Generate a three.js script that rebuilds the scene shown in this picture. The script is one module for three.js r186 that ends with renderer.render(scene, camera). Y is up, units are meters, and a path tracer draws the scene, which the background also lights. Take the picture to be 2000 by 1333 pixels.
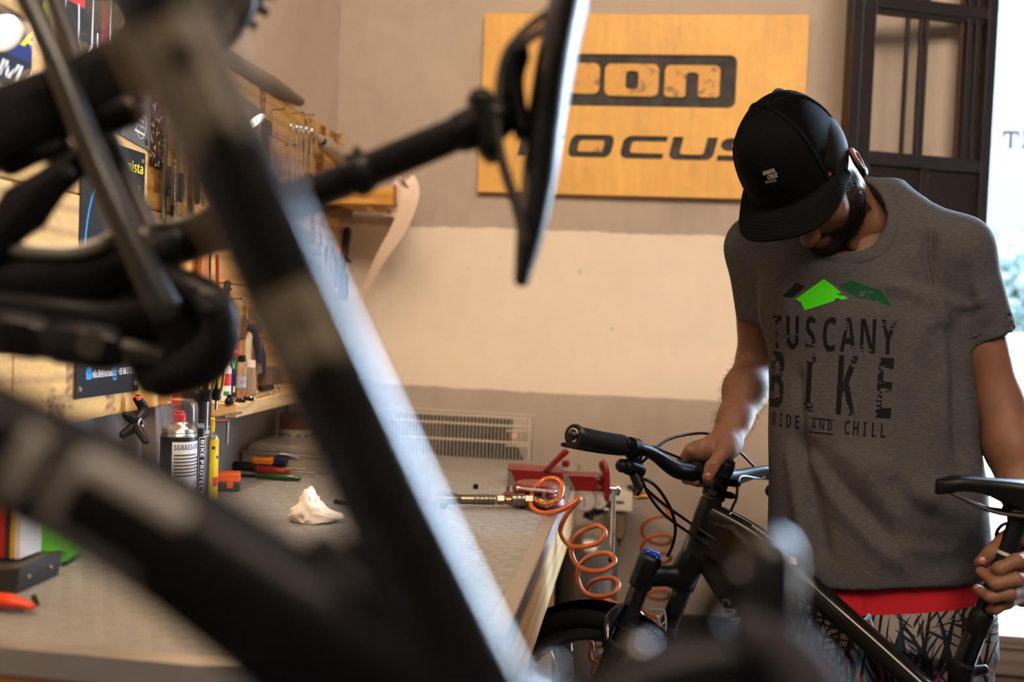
import * as THREE from 'three';
import { RoundedBoxGeometry } from 'three/addons/geometries/RoundedBoxGeometry.js';
import { mergeGeometries, mergeVertices, toCreasedNormals } from 'three/addons/utils/BufferGeometryUtils.js';
import { ImprovedNoise } from 'three/addons/math/ImprovedNoise.js';
import { RectAreaLightUniformsLib } from 'three/addons/lights/RectAreaLightUniformsLib.js';

// ------------------------------------------------------------------ camera, sky, sun, lamps, exposure
const scene = new THREE.Scene();
const FOCAL = 2000;                                  // pixels, for a 2000 x 1333 frame
const camera = new THREE.PerspectiveCamera(2 * Math.atan(666.5 / FOCAL) * 180 / Math.PI, 1.5, 0.02, 120);
camera.position.set(0, 1.3, 0);
camera.rotation.order = 'YXZ';
camera.rotation.set(-1.75 * Math.PI / 180, 7.27 * Math.PI / 180, 0.042);
camera.focus = 1.86;
camera.userData.fStop = 1.95;
camera.updateMatrixWorld(true);

const renderer = new THREE.WebGLRenderer({ antialias: true });
renderer.toneMapping = THREE.LinearToneMapping;
renderer.toneMappingExposure = 1.0;
renderer.shadowMap.enabled = true;
RectAreaLightUniformsLib.init();

{ // bright hazy sky, a little bluer overhead
  const W = 256, H = 128, data = new Float32Array(W * H * 4);
  for (let y = 0; y < H; y++) for (let x = 0; x < W; x++) {
    const up = Math.max(0, Math.sin(((y + 0.5) / H - 0.5) * Math.PI)), k = Math.pow(up, 0.6), i = (y * W + x) * 4;
    data[i] = 0.9 - 0.42 * k; data[i + 1] = 1.12 - 0.38 * k; data[i + 2] = 1.38 - 0.25 * k; data[i + 3] = 1;
  }
  const t = new THREE.DataTexture(data, W, H, THREE.RGBAFormat, THREE.FloatType);
  t.mapping = THREE.EquirectangularReflectionMapping; t.magFilter = THREE.LinearFilter; t.needsUpdate = true;
  scene.background = t; scene.backgroundIntensity = 52;
}
const sun = new THREE.DirectionalLight(0xfff4e4, 50);
sun.position.set(3.5, 12, -7.5); sun.target.position.set(1.5, 0.5, -3.5);
sun.castShadow = true; sun.shadow.mapSize.set(2048, 2048); sun.shadow.radius = 1;
Object.assign(sun.shadow.camera, { left: -9, right: 9, top: 9, bottom: -9, near: 0.5, far: 40 });
scene.add(sun, sun.target);

// ------------------------------------------------------------------ helpers
const V = (x, y, z) => new THREE.Vector3(x, y, z);
const camM = camera.matrixWorld.clone();
const ray = (px, py) => V((px - 1000) / FOCAL, -(py - 666.5) / FOCAL, -1).transformDirection(camM).multiplyScalar(Math.hypot((px - 1000) / FOCAL, (py - 666.5) / FOCAL, 1));
const at = (px, py, d) => camera.position.clone().addScaledVector(ray(px, py), d);          // a point at a depth along the view
const onPlane = (px, py, axis, v) => { const r = ray(px, py); return camera.position.clone().addScaledVector(r, (v - camera.position[axis]) / r[axis]); };
const onX = (px, py, v) => onPlane(px, py, 'x', v), onY = (px, py, v) => onPlane(px, py, 'y', v), onZ = (px, py, v) => onPlane(px, py, 'z', v);
const camDir = (x, y, z) => V(x, y, z).applyQuaternion(camera.quaternion);                     // a vector given as right, up, towards the viewer
const UP = V(0, 1, 0);
const rng = (s) => () => { s = (s + 0x6d2b79f5) | 0; let t = Math.imul(s ^ (s >>> 15), 1 | s); t = (t + Math.imul(t ^ (t >>> 7), 61 | t)) ^ t; return ((t ^ (t >>> 14)) >>> 0) / 4294967296; };
const lerp = (a, b, t) => a + (b - a) * t, clamp = (x, a, b) => Math.min(b, Math.max(a, x));
const sstep = (a, b, x) => { const t = clamp((x - a) / (b - a), 0, 1); return t * t * (3 - 2 * t); };
const perlin = new ImprovedNoise();
const fbm = (x, y, z, o = 4) => { let s = 0, a = 0.5; for (let i = 0; i < o; i++) { s += a * perlin.noise(x, y, z + i * 7.3); x *= 2; y *= 2; z *= 2; a *= 0.5; } return s; };

const used = new Map();
const numbered = (n) => { const k = used.get(n) ?? 0; used.set(n, k + 1); return k ? n + '_' + String(k).padStart(3, '0') : n; };
const origin = new WeakMap();
function thing(name, label, category, base = V(0, 0, 0), group) {       // a Group at the thing's base; its parts are given in world coordinates
  const o = new THREE.Group(); o.name = numbered(name); o.position.copy(base); scene.add(o);
  origin.set(o, base.clone());
  o.userData = { label, category };
  if (group) o.userData.group = group;
  return o;
}
function part(parent, name, geo, mat, label) {                           // a named mesh under a thing (or under one of its parts)
  const m = new THREE.Mesh(geo, mat); m.name = name;
  const b = origin.get(parent);
  if (b) { geo.translate(-b.x, -b.y, -b.z); origin.set(m, b); }
  m.castShadow = m.receiveShadow = true;
  if (label) m.userData.label = label;
  parent.add(m); return m;
}
function struct(name, geo, mat) {
  const m = new THREE.Mesh(geo, mat); m.name = name; m.castShadow = m.receiveShadow = true; m.userData.kind = 'structure';
  scene.add(m); origin.set(m, V(0, 0, 0)); return m;
}
function solo(name, geo, mat, label, category, group) {                  // a thing that is one mesh, its origin moved to its base
  geo.computeBoundingBox(); const b = geo.boundingBox, c = V((b.min.x + b.max.x) / 2, b.min.y, (b.min.z + b.max.z) / 2);
  geo.translate(-c.x, -c.y, -c.z);
  const m = new THREE.Mesh(geo, mat); m.name = numbered(name); m.position.copy(c); m.castShadow = m.receiveShadow = true;
  m.userData = { label, category }; if (group) m.userData.group = group;
  scene.add(m); origin.set(m, c); return m;
}
function copyOf(o, name, move, turn, label, group) {
  const c = o.clone(); c.name = numbered(name); scene.add(c); c.position.add(move); c.rotation.y += turn;
  if (label) c.userData.label = label; if (group) c.userData.group = group; return c;
}

// ---- geometry
const box = (w, h, d, r = 0.002, s = 2) => (r > 0 ? new RoundedBoxGeometry(w, h, d, s, Math.min(r, w / 2.01, h / 2.01, d / 2.01)) : new THREE.BoxGeometry(w, h, d));
const T = (g, x = 0, y = 0, z = 0, rx = 0, ry = 0, rz = 0) => { g.applyMatrix4(new THREE.Matrix4().compose(V(x, y, z), new THREE.Quaternion().setFromEuler(new THREE.Euler(rx, ry, rz, 'YXZ')), V(1, 1, 1))); return g; };
const P = (g, p) => g.translate(p.x, p.y, p.z);
const boxAt = (x0, x1, y0, y1, z0, z1, r = 0.002) => T(box(Math.abs(x1 - x0), Math.abs(y1 - y0), Math.abs(z1 - z0), r), (x0 + x1) / 2, (y0 + y1) / 2, (z0 + z1) / 2);
function basis(g, pos, x, y, z) { g.applyMatrix4(new THREE.Matrix4().makeBasis(x, y, z).setPosition(pos)); return g; }
function alongY(g, a, b, side) {                                          // stands a +Y shape on a, pointing to b; its +Z turned towards side
  const y = b.clone().sub(a).normalize(); let z = (side ?? (Math.abs(y.z) > 0.9 ? V(1, 0, 0) : V(0, 0, 1))).clone();
  z.addScaledVector(y, -z.dot(y)).normalize(); const x = new THREE.Vector3().crossVectors(y, z);
  return basis(g, a, x, y, z);
}
const cyl = (a, b, r0, r1 = r0, n = 24) => { const h = a.distanceTo(b); return alongY(toCreasedNormals(new THREE.CylinderGeometry(r1, r0, h, n).translate(0, h / 2, 0), 0.7), a, b); };
const ball = (p, r, n = 16) => P(new THREE.SphereGeometry(r, n, Math.ceil(n * 0.7)), p);
const lathe = (prof, n = 32, crease = 0.6) => toCreasedNormals(new THREE.LatheGeometry(prof.map(([r, y]) => new THREE.Vector2(Math.max(r, 1e-5), y)), n), crease);
const latheOn = (a, b, prof, n, crease) => alongY(lathe(prof, n, crease), a, b);
function mg(list) {
  return mergeGeometries(list.map((g) => { const k = g.index ? g.toNonIndexed() : g.clone(); for (const n of Object.keys(k.attributes)) if (!['position', 'normal', 'uv'].includes(n)) k.deleteAttribute(n); if (!k.attributes.uv) k.setAttribute('uv', new THREE.BufferAttribute(new Float32Array(k.attributes.position.count * 2), 2)); k.morphAttributes = {}; return k; }));
}
const curveOf = (pts, closed) => new THREE.CatmullRomCurve3(pts, closed, 'centripetal');
// a tube swept along points; r is a number, a list per point or a function of t; entries may be [width, thickness]
function sweep(pts, r, { n = 14, steps, closed = false, side, e = 2, cap = 'round', straight = false } = {}) {
  let line;
  if (straight || pts.length === 2) {
    line = []; const seg = steps ?? (pts.length === 2 ? 8 : 6);
    for (let i = 0; i + 1 < pts.length; i++) for (let k = 0; k < seg; k++) line.push([pts[i].clone().lerp(pts[i + 1], k / seg), (i + k / seg) / (pts.length - 1)]);
    line.push([pts[pts.length - 1].clone(), 1]);
  } else { const c = curveOf(pts, closed), m = steps ?? Math.max(12, pts.length * 6); line = []; for (let i = 0; i <= m; i++) line.push([c.getPoint(i / m), i / m]); }
  const rad = (t) => { let v = r; if (typeof r === 'function') v = r(t); else if (Array.isArray(r)) { const k = t * (r.length - 1), i = Math.min(r.length - 2, Math.floor(k)), f = k - i, a = [].concat(r[i]), b = [].concat(r[i + 1]); v = [lerp(a[0], b[0], f), lerp(a[1] ?? a[0], b[1] ?? b[0], f)]; } v = [].concat(v); return [v[0], v[1] ?? v[0]]; };
  const tan = line.map((_, i) => line[Math.min(line.length - 1, i + 1)][0].clone().sub(line[Math.max(0, i - 1)][0]).normalize());
  if (closed) { tan[0] = tan[tan.length - 1] = line[1][0].clone().sub(line[line.length - 2][0]).normalize(); }
  let nrm = (side ?? (Math.abs(tan[0].y) < 0.9 ? UP : V(1, 0, 0))).clone(); nrm.addScaledVector(tan[0], -nrm.dot(tan[0])).normalize();
  const rings = []; let len = 0;
  for (let i = 0; i < line.length; i++) {
    if (i) len += line[i][0].distanceTo(line[i - 1][0]);
    if (side && !closed) { nrm = side.clone(); }
    nrm.addScaledVector(tan[i], -nrm.dot(tan[i])).normalize();
    rings.push({ p: line[i][0], t: tan[i], u: nrm.clone(), v: new THREE.Vector3().crossVectors(tan[i], nrm), r: rad(line[i][1]), l: len });
  }
  if (!closed && cap === 'round') {
    const a = rings[0], b = rings[rings.length - 1], k0 = [], k1 = [];
    for (const s of [0.25, 0.6, 0.85, 0.97]) {
      const q = Math.min(a.r[0], a.r[1]), w = Math.sqrt(Math.max(0, 1 - s * s)), q1 = Math.min(b.r[0], b.r[1]);
      k0.unshift({ ...a, p: a.p.clone().addScaledVector(a.t, -q * s), r: [a.r[0] * w, a.r[1] * w], l: -q * s });
      k1.push({ ...b, p: b.p.clone().addScaledVector(b.t, q1 * s), r: [b.r[0] * w, b.r[1] * w], l: b.l + q1 * s });
    }
    rings.unshift(...k0); rings.push(...k1);
  }
  const pos = [], uv = [], idx = [], W = n + 1, sg = (x) => Math.sign(x) * Math.pow(Math.abs(x), 2 / e);
  for (const k of rings) for (let j = 0; j <= n; j++) {
    const a = (j / n) * Math.PI * 2, c = e === 2 ? Math.cos(a) : sg(Math.cos(a)), s = e === 2 ? Math.sin(a) : sg(Math.sin(a));
    const q = k.p.clone().addScaledVector(k.u, c * k.r[0]).addScaledVector(k.v, s * k.r[1]);
    pos.push(q.x, q.y, q.z); uv.push((j / n) * Math.PI * 2 * Math.max(k.r[0], k.r[1], 0.002), k.l);
  }
  for (let i = 0; i + 1 < rings.length; i++) for (let j = 0; j < n; j++) { const a = i * W + j, b = a + W; idx.push(a, a + 1, b, b, a + 1, b + 1); }
  if (!closed && cap) for (const [i, f] of [[0, 1], [rings.length - 1, -1]]) {
    const c = pos.length / 3, k = rings[i]; pos.push(k.p.x, k.p.y, k.p.z); uv.push(0, k.l);
    const b0 = pos.length / 3;
    for (let j = 0; j <= n; j++) { const o = (i * W + j) * 3; pos.push(pos[o], pos[o + 1], pos[o + 2]); uv.push(0, k.l); }
    for (let j = 0; j < n; j++) f > 0 ? idx.push(c, b0 + j + 1, b0 + j) : idx.push(c, b0 + j, b0 + j + 1);
  }
  const g = new THREE.BufferGeometry();
  g.setAttribute('position', new THREE.Float32BufferAttribute(pos, 3)); g.setAttribute('uv', new THREE.Float32BufferAttribute(uv, 2)); g.setIndex(idx); g.computeVertexNormals();
  const N = g.attributes.normal;
  for (let i = 0; i < rings.length; i++) { const a = i * W, b = a + n, s = V(N.getX(a) + N.getX(b), N.getY(a) + N.getY(b), N.getZ(a) + N.getZ(b)).normalize(); N.setXYZ(a, s.x, s.y, s.z); N.setXYZ(b, s.x, s.y, s.z); }
  if (closed) for (let j = 0; j <= n; j++) { const a = j, b = (rings.length - 1) * W + j, s = V(N.getX(a) + N.getX(b), N.getY(a) + N.getY(b), N.getZ(a) + N.getZ(b)).normalize(); N.setXYZ(a, s.x, s.y, s.z); N.setXYZ(b, s.x, s.y, s.z); }
  return g;
}
// a closed outline (points in metres) extruded with a small bevel; lies in xy, thickness along +z
function slab(outline, depth, bevel = 0.001, holes = []) {
  const s = new THREE.Shape(outline.map(([x, y]) => new THREE.Vector2(x, y)));
  for (const h of holes) s.holes.push(new THREE.Path(h.map(([x, y]) => new THREE.Vector2(x, y))));
  return new THREE.ExtrudeGeometry(s, { depth: depth - 2 * bevel, bevelEnabled: bevel > 0, bevelSize: bevel, bevelThickness: bevel, bevelSegments: 2, bevelOffset: -bevel, curveSegments: 10 }).translate(0, 0, bevel);
}
const roundRect = (cx, cy, w, h, r, k = 5) => { const o = []; for (const [sx, sy, a0] of [[1, 1, 0], [-1, 1, 90], [-1, -1, 180], [1, -1, 270]]) for (let i = 0; i <= k; i++) { const a = (a0 + 90 * i / k) * Math.PI / 180; o.push([cx + sx * (w / 2 - r) + Math.cos(a) * r, cy + sy * (h / 2 - r) + Math.sin(a) * r]); } return o; };

// ---- signed distances and a mesher for bodies and cloth
const smin = (a, b, k) => { const h = Math.max(k - Math.abs(a - b), 0) / k; return Math.min(a, b) - h * h * k * 0.25; };
const smax = (a, b, k) => -smin(-a, -b, k);
function bone(a, b, ra, rb) {
  const ax = a.x, ay = a.y, az = a.z, dx = b.x - ax, dy = b.y - ay, dz = b.z - az, dd = dx * dx + dy * dy + dz * dz;
  return (x, y, z) => { const px = x - ax, py = y - ay, pz = z - az, t = clamp((px * dx + py * dy + pz * dz) / dd, 0, 1), ex = px - dx * t, ey = py - dy * t, ez = pz - dz * t; return Math.sqrt(ex * ex + ey * ey + ez * ez) - (ra + (rb - ra) * t); };
}
function egg(c, x, y, z, rx, ry, rz) {                                   // an ellipsoid in the axes x, y, z
  const m = Math.min(rx, ry, rz);
  return (X, Y, Z) => { const dx = X - c.x, dy = Y - c.y, dz = Z - c.z, a = (dx * x.x + dy * x.y + dz * x.z) / rx, b = (dx * y.x + dy * y.y + dz * y.z) / ry, k = (dx * z.x + dy * z.y + dz * z.z) / rz, l = Math.sqrt(a * a + b * b + k * k), g = Math.sqrt(a * a / (rx * rx) + b * b / (ry * ry) + k * k / (rz * rz)); return l < 1e-6 ? -m : l * (l - 1) / Math.max(g, 1e-6); };
}
function skinMesh(f, lo, hi, cell) {                                      // surface nets
  const nx = Math.ceil((hi.x - lo.x) / cell) + 1, ny = Math.ceil((hi.y - lo.y) / cell) + 1, nz = Math.ceil((hi.z - lo.z) / cell) + 1, g = new Float32Array(nx * ny * nz);
  for (let k = 0, o = 0; k < nz; k++) for (let j = 0; j < ny; j++) for (let i = 0; i < nx; i++, o++) { g[o] = f(lo.x + i * cell, lo.y + j * cell, lo.z + k * cell); if (!i || !j || !k || i === nx - 1 || j === ny - 1 || k === nz - 1) g[o] = Math.max(g[o], cell * 0.3); }
  const vert = new Int32Array(nx * ny * nz).fill(-1), pos = [], idx = [], sx = 1, sy = nx, sz = nx * ny;
  const C = [0, 1, sy, sy + 1, sz, sz + 1, sz + sy, sz + sy + 1], E = [[0, 1], [2, 3], [4, 5], [6, 7], [0, 2], [1, 3], [4, 6], [5, 7], [0, 4], [1, 5], [2, 6], [3, 7]];
  for (let k = 0; k < nz - 1; k++) for (let j = 0; j < ny - 1; j++) for (let i = 0; i < nx - 1; i++) {
    const o = i + j * sy + k * sz; let m = 0;
    for (let c = 0; c < 8; c++) if (g[o + C[c]] < 0) m |= 1 << c;
    if (m === 0 || m === 255) continue;
    let X = 0, Y = 0, Z = 0, q = 0;
    for (const [a, b] of E) if (((m >> a) ^ (m >> b)) & 1) { const va = g[o + C[a]], vb = g[o + C[b]], t = va / (va - vb); X += lerp(a & 1, b & 1, t); Y += lerp((a >> 1) & 1, (b >> 1) & 1, t); Z += lerp(a >> 2, b >> 2, t); q++; }
    vert[o] = pos.length / 3; pos.push(lo.x + (i + X / q) * cell, lo.y + (j + Y / q) * cell, lo.z + (k + Z / q) * cell);
  }
  const quad = (a, b, c, d, flip) => { if (a < 0 || b < 0 || c < 0 || d < 0) return; flip ? idx.push(a, c, b, a, d, c) : idx.push(a, b, c, a, c, d); };
  for (let k = 1; k < nz - 1; k++) for (let j = 1; j < ny - 1; j++) for (let i = 1; i < nx - 1; i++) {
    const o = i + j * sy + k * sz, s = g[o] < 0;
    if (s !== (g[o + sx] < 0)) quad(vert[o - sy - sz], vert[o - sz], vert[o], vert[o - sy], !s);
    if (s !== (g[o + sy] < 0)) quad(vert[o - sx - sz], vert[o - sx], vert[o], vert[o - sz], !s);
    if (s !== (g[o + sz] < 0)) quad(vert[o - sx - sy], vert[o - sy], vert[o], vert[o - sx], !s);
  }
  const geo = new THREE.BufferGeometry(); geo.setAttribute('position', new THREE.Float32BufferAttribute(pos, 3)); geo.setIndex(idx); geo.computeVertexNormals(); return geo;
}

// ---- textures
function canvasTex(w, h, draw, { srgb = true, rx = 1, ry = 1 } = {}) {
  const c = document.createElement('canvas'); c.width = w; c.height = h; const g = c.getContext('2d'); draw(g, w, h);
  const t = new THREE.CanvasTexture(c); if (srgb) t.colorSpace = THREE.SRGBColorSpace; t.wrapS = t.wrapT = THREE.RepeatWrapping; t.repeat.set(rx, ry); t.anisotropy = 8; return t;
}
function pixelTex(w, h, f, { srgb = true, rx = 1, ry = 1 } = {}) {
  const d = new Uint8Array(w * h * 4);
  for (let y = 0; y < h; y++) for (let x = 0; x < w; x++) { const c = f(x / w, y / h, x, y), o = (y * w + x) * 4; if (Array.isArray(c)) { d[o] = clamp(c[0], 0, 255); d[o + 1] = clamp(c[1], 0, 255); d[o + 2] = clamp(c[2], 0, 255); } else d[o] = d[o + 1] = d[o + 2] = clamp(c, 0, 255); d[o + 3] = 255; }
  const t = new THREE.DataTexture(d, w, h); if (srgb) t.colorSpace = THREE.SRGBColorSpace; t.wrapS = t.wrapT = THREE.RepeatWrapping; t.magFilter = THREE.LinearFilter; t.minFilter = THREE.LinearMipmapLinearFilter; t.generateMipmaps = true; t.repeat.set(rx, ry); t.needsUpdate = true; return t;
}
const tile = (f, u, v, s, z = 0) => { const a = u * Math.PI * 2, b = v * Math.PI * 2, R = s / 6.283; return f(Math.cos(a) * R + 3.1, Math.sin(a) * R + Math.cos(b) * R * 0.77 + 5.7, Math.sin(b) * R + z); };
const mat = (color, rough = 0.6, metal = 0, extra = {}) => new THREE.MeshStandardMaterial({ color, roughness: rough, metalness: metal, ...extra });
const phys = (color, rough, extra) => new THREE.MeshPhysicalMaterial({ color, roughness: rough, ...extra });
function planar(geo, ox, oy, sx, sy, ax = V(1, 0, 0), ay = V(0, 1, 0)) {   // uv from two axes, in the units of sx, sy metres
  const p = geo.attributes.position, uv = new Float32Array(p.count * 2);
  for (let i = 0; i < p.count; i++) { const v = V().fromBufferAttribute(p, i); uv[i * 2] = (v.dot(ax) - ox) / sx; uv[i * 2 + 1] = (v.dot(ay) - oy) / sy; }
  geo.setAttribute('uv', new THREE.BufferAttribute(uv, 2)); return geo;
}
function boxUV(geo, s = 1, off = 0, swap = false) {                        // uv in metres by the way each face points
  const g = geo.index ? geo.toNonIndexed() : geo, p = g.attributes.position, uv = new Float32Array(p.count * 2);
  for (let i = 0; i < p.count; i += 3) {
    const a = V().fromBufferAttribute(p, i), b = V().fromBufferAttribute(p, i + 1), c = V().fromBufferAttribute(p, i + 2), n = b.clone().sub(a).cross(c.clone().sub(a)), X = Math.abs(n.x), Y = Math.abs(n.y), Z = Math.abs(n.z);
    [a, b, c].forEach((q, k) => { let u, v; if (X >= Y && X >= Z) { u = q.z; v = q.y; } else if (Y >= Z) { u = q.x; v = q.z; } else { u = q.x; v = q.y; } if (swap) [u, v] = [v, u]; uv[(i + k) * 2] = u / s + off; uv[(i + k) * 2 + 1] = v / s + off * 0.37; });
  }
  g.setAttribute('uv', new THREE.BufferAttribute(uv, 2)); return g;
}
// ------------------------------------------------------------------ the setting
const XL = -0.925, ZB = -2.95, XR = 2.9, ZF = 2.9, YC = 3.9;
const plasterBump = pixelTex(256, 256, (u, v) => 128 + 150 * tile((a, b, c) => fbm(a, b, c, 5), u, v, 9), { srgb: false, rx: 1.3, ry: 1.3 });
const backPaint = pixelTex(1024, 1024, (u, v) => {                     // 4 m wide, 3 m high; v = 0 at the floor
  const x = u * 4, y = v * 3, w = fbm(x * 9, y * 2, 1.3, 4) * 0.012 + fbm(x * 40, y * 30, 4, 3) * 0.004;
  const white = sstep(1.061, 1.065, y + w * 0.6) * (1 - sstep(1.529, 1.533, y + w));
  const m = fbm(x * 2.2, y * 2.2, 3, 5) * 0.09 + fbm(x * 30, y * 12, 8, 3) * 0.05, smear = Math.max(0, fbm(x * 5 + 3, y * 5, 11, 4)) * 0.1;
  const scuff = perlin.noise(x * 31, y * 37, 2) > 0.72 && perlin.noise(x * 2, y * 2, 6) > 0.1 ? 0.82 : 1;
  const a = [182, 168, 152], b = [236, 223, 202], k = (1 + m * (1 - white * 0.6) - smear * (1 - white * 0.5)) * scuff;
  return [0, 1, 2].map((c) => lerp(a[c], b[c], white) * k);
});
const backMat = mat(0xffffff, 0.88, 0, { map: backPaint, bumpMap: plasterBump, bumpScale: 0.0012 });
const leftPaint = pixelTex(512, 512, (u, v) => { const m = tile((a, b, c) => fbm(a, b, c, 5), u, v, 5) * 0.1 + tile((a, b, c) => fbm(a, b, c, 4), u, v, 26, 4) * 0.05; return [206 * (1 + m), 189 * (1 + m), 174 * (1 + m)]; }, { rx: 0.4, ry: 0.4 });
const leftMat = mat(0xffffff, 0.9, 0, { map: leftPaint, bumpMap: plasterBump, bumpScale: 0.0012 });
const lowPaint = mat(0x8d8580, 0.9, 0, { bumpMap: plasterBump, bumpScale: 0.0012 });
const DX0 = 0.905, DX1 = 2.15, DY0 = 0.487, DY1 = 2.75;              // the doorway
{ // wall_back with the doorway cut through
  const g = slab([[XL - 0.25, 0], [XR + 0.25, 0], [XR + 0.25, YC], [XL - 0.25, YC]], 0.3, 0, [[[DX0, DY0], [DX0, DY1], [DX1, DY1], [DX1, DY0]]]);
  g.translate(0, 0, ZB - 0.3); planar(g, XL - 0.25, 0, 4, 3); struct('wall_back', g, backMat);
  const l = boxAt(XL - 0.25, XL, 0, YC, ZB, ZF + 0.2, 0); struct('wall_left', boxUV(l, 1), leftMat);
  const r = boxAt(XR, XR + 0.25, 0, YC, ZB, ZF + 0.2, 0); struct('wall_right', boxUV(r, 1), mat(0x4a423b, 0.9, 0, { bumpMap: plasterBump, bumpScale: 0.0012 }));
  const f = boxAt(XL, XR, 0, YC, ZF, ZF + 0.2, 0); struct('wall_front', boxUV(f, 1), mat(0x4a423b, 0.9, 0, { bumpMap: plasterBump, bumpScale: 0.0012 }));
  const c = boxAt(XL - 0.25, XR + 0.25, YC, YC + 0.25, ZB - 0.3, ZF + 0.2, 0); struct('ceiling', boxUV(c, 1), mat(0x8f877c, 0.92));
  const concrete = pixelTex(512, 512, (u, v) => { const m = tile((a, b, c2) => fbm(a, b, c2, 5), u, v, 8) * 0.3 + tile((a, b, c2) => fbm(a, b, c2, 3), u, v, 40, 3) * 0.12; return [78 * (1 + m), 72 * (1 + m), 66 * (1 + m)]; }, { rx: 0.7, ry: 0.7 });
  const fl = boxAt(XL - 0.25, XR + 0.25, -0.2, 0, ZB - 0.3, ZF + 0.2, 0); struct('floor', boxUV(fl, 1), mat(0xffffff, 0.7, 0, { map: concrete }));
  const low = boxAt(XL, XL + 0.004, 0, 1.09, ZB + 0.001, ZF, 0); struct('trim_1', low, lowPaint);   // the grey painted dado under the tool board
}
// wood
function woodTex(w, h, base, dark, { rings = 26, knots = 5, stains = 0, marks = 0, seed = 1, grain = 0.35 } = {}) {  // the grain runs along u
  const R = rng(seed), K = Array.from({ length: knots }, () => [R(), R(), 0.012 + R() * 0.022]), S = Array.from({ length: stains }, () => [R(), R(), 0.01 + R() * 0.035, 0.03 + R() * 0.12, R()]);
  return pixelTex(w, h, (u, v) => {
    let y = v * rings + 0.7 * tile((a, b, c) => fbm(a, b, c, 3), u, v, 2.2, seed), dk = 0;
    for (const [ku, kv, kr] of K) { let du = Math.abs(u - ku), dv = Math.abs(v - kv); du = Math.min(du, 1 - du) * w / h * 0.55; dv = Math.min(dv, 1 - dv); const d = Math.hypot(du, dv); y += 0.9 * Math.exp(-d * d / (kr * kr * 5)); dk = Math.max(dk, sstep(kr * 1.1, kr * 0.5, d)); }
    let g = Math.pow(0.5 + 0.5 * Math.sin(y * 6.283), 3) * grain + 0.5 * grain * (tile((a, b, c) => perlin.noise(a * 0.25, b * 9, c * 9), u, v, 30, seed) + 0.3);
    for (const [su, sv, sw, sh, sa] of S) { const du = Math.abs(((u - su + 1.5) % 1) - 0.5), dv = Math.abs(((v - sv + 1.5) % 1) - 0.5); const f = sstep(sw, sw * 0.5, du + 0.012 * perlin.noise(u * 60, v * 60, seed)) * sstep(sh, sh * 0.6, dv + 0.03 * perlin.noise(u * 40, v * 90, 2)); g += f * (0.25 + 0.4 * sa) * (0.45 + 0.75 * Math.abs(Math.sin(v * 170 + 3 * perlin.noise(u * 50, v * 8, 9)))); }
    g = clamp(g + dk * 0.8, 0, 1.2);
    const t = 1 + 0.13 * tile((a, b, c) => fbm(a, b, c, 3), u, v, 4, seed + 3);
    return [0, 1, 2].map((c) => lerp(base[c], dark[c], g) * t);
  });
}
const boardWood = woodTex(1024, 512, [232, 188, 112], [92, 52, 22], { rings: 34, knots: 7, stains: 46, seed: 3, grain: 0.2 });
const boardWood2 = woodTex(1024, 512, [226, 178, 100], [88, 48, 20], { rings: 26, knots: 5, stains: 22, seed: 8, grain: 0.22 });
const pineTex = woodTex(512, 512, [214, 178, 122], [150, 104, 56], { rings: 14, knots: 3, seed: 5, grain: 0.4 });
const greyWoodTex = woodTex(512, 512, [104, 92, 80], [48, 40, 34], { rings: 16, knots: 3, seed: 9, grain: 0.5 });
const boardMats = [boardWood, boardWood2].map((m) => mat(0xffffff, 0.6, 0, { map: m, bumpMap: m, bumpScale: 0.0006 }));
const pineMat = mat(0xffffff, 0.55, 0, { map: pineTex });
const greyWood = mat(0xffffff, 0.7, 0, { map: greyWoodTex });
const blackMetal = mat(0x1a1614, 0.45, 0.5), doorPaint = mat(0x201a17, 0.45, 0.2);
const chrome = mat(0xd8d8d6, 0.18, 1), steel = mat(0xaaa8a4, 0.32, 1), brass = mat(0xb08a4a, 0.3, 1), alu = mat(0xb9b7b3, 0.38, 0.9);
const blackPlastic = phys(0x0c0c0c, 0.45, { specularIntensity: 0.5 }), blackRubber = phys(0x0d0d0d, 0.75, { specularIntensity: 0.4 }), whitePlastic = mat(0xe6e2da, 0.45), clearPlastic = phys(0xf2f0ec, 0.22, { transmission: 1, thickness: 0, ior: 1.45 });

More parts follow.
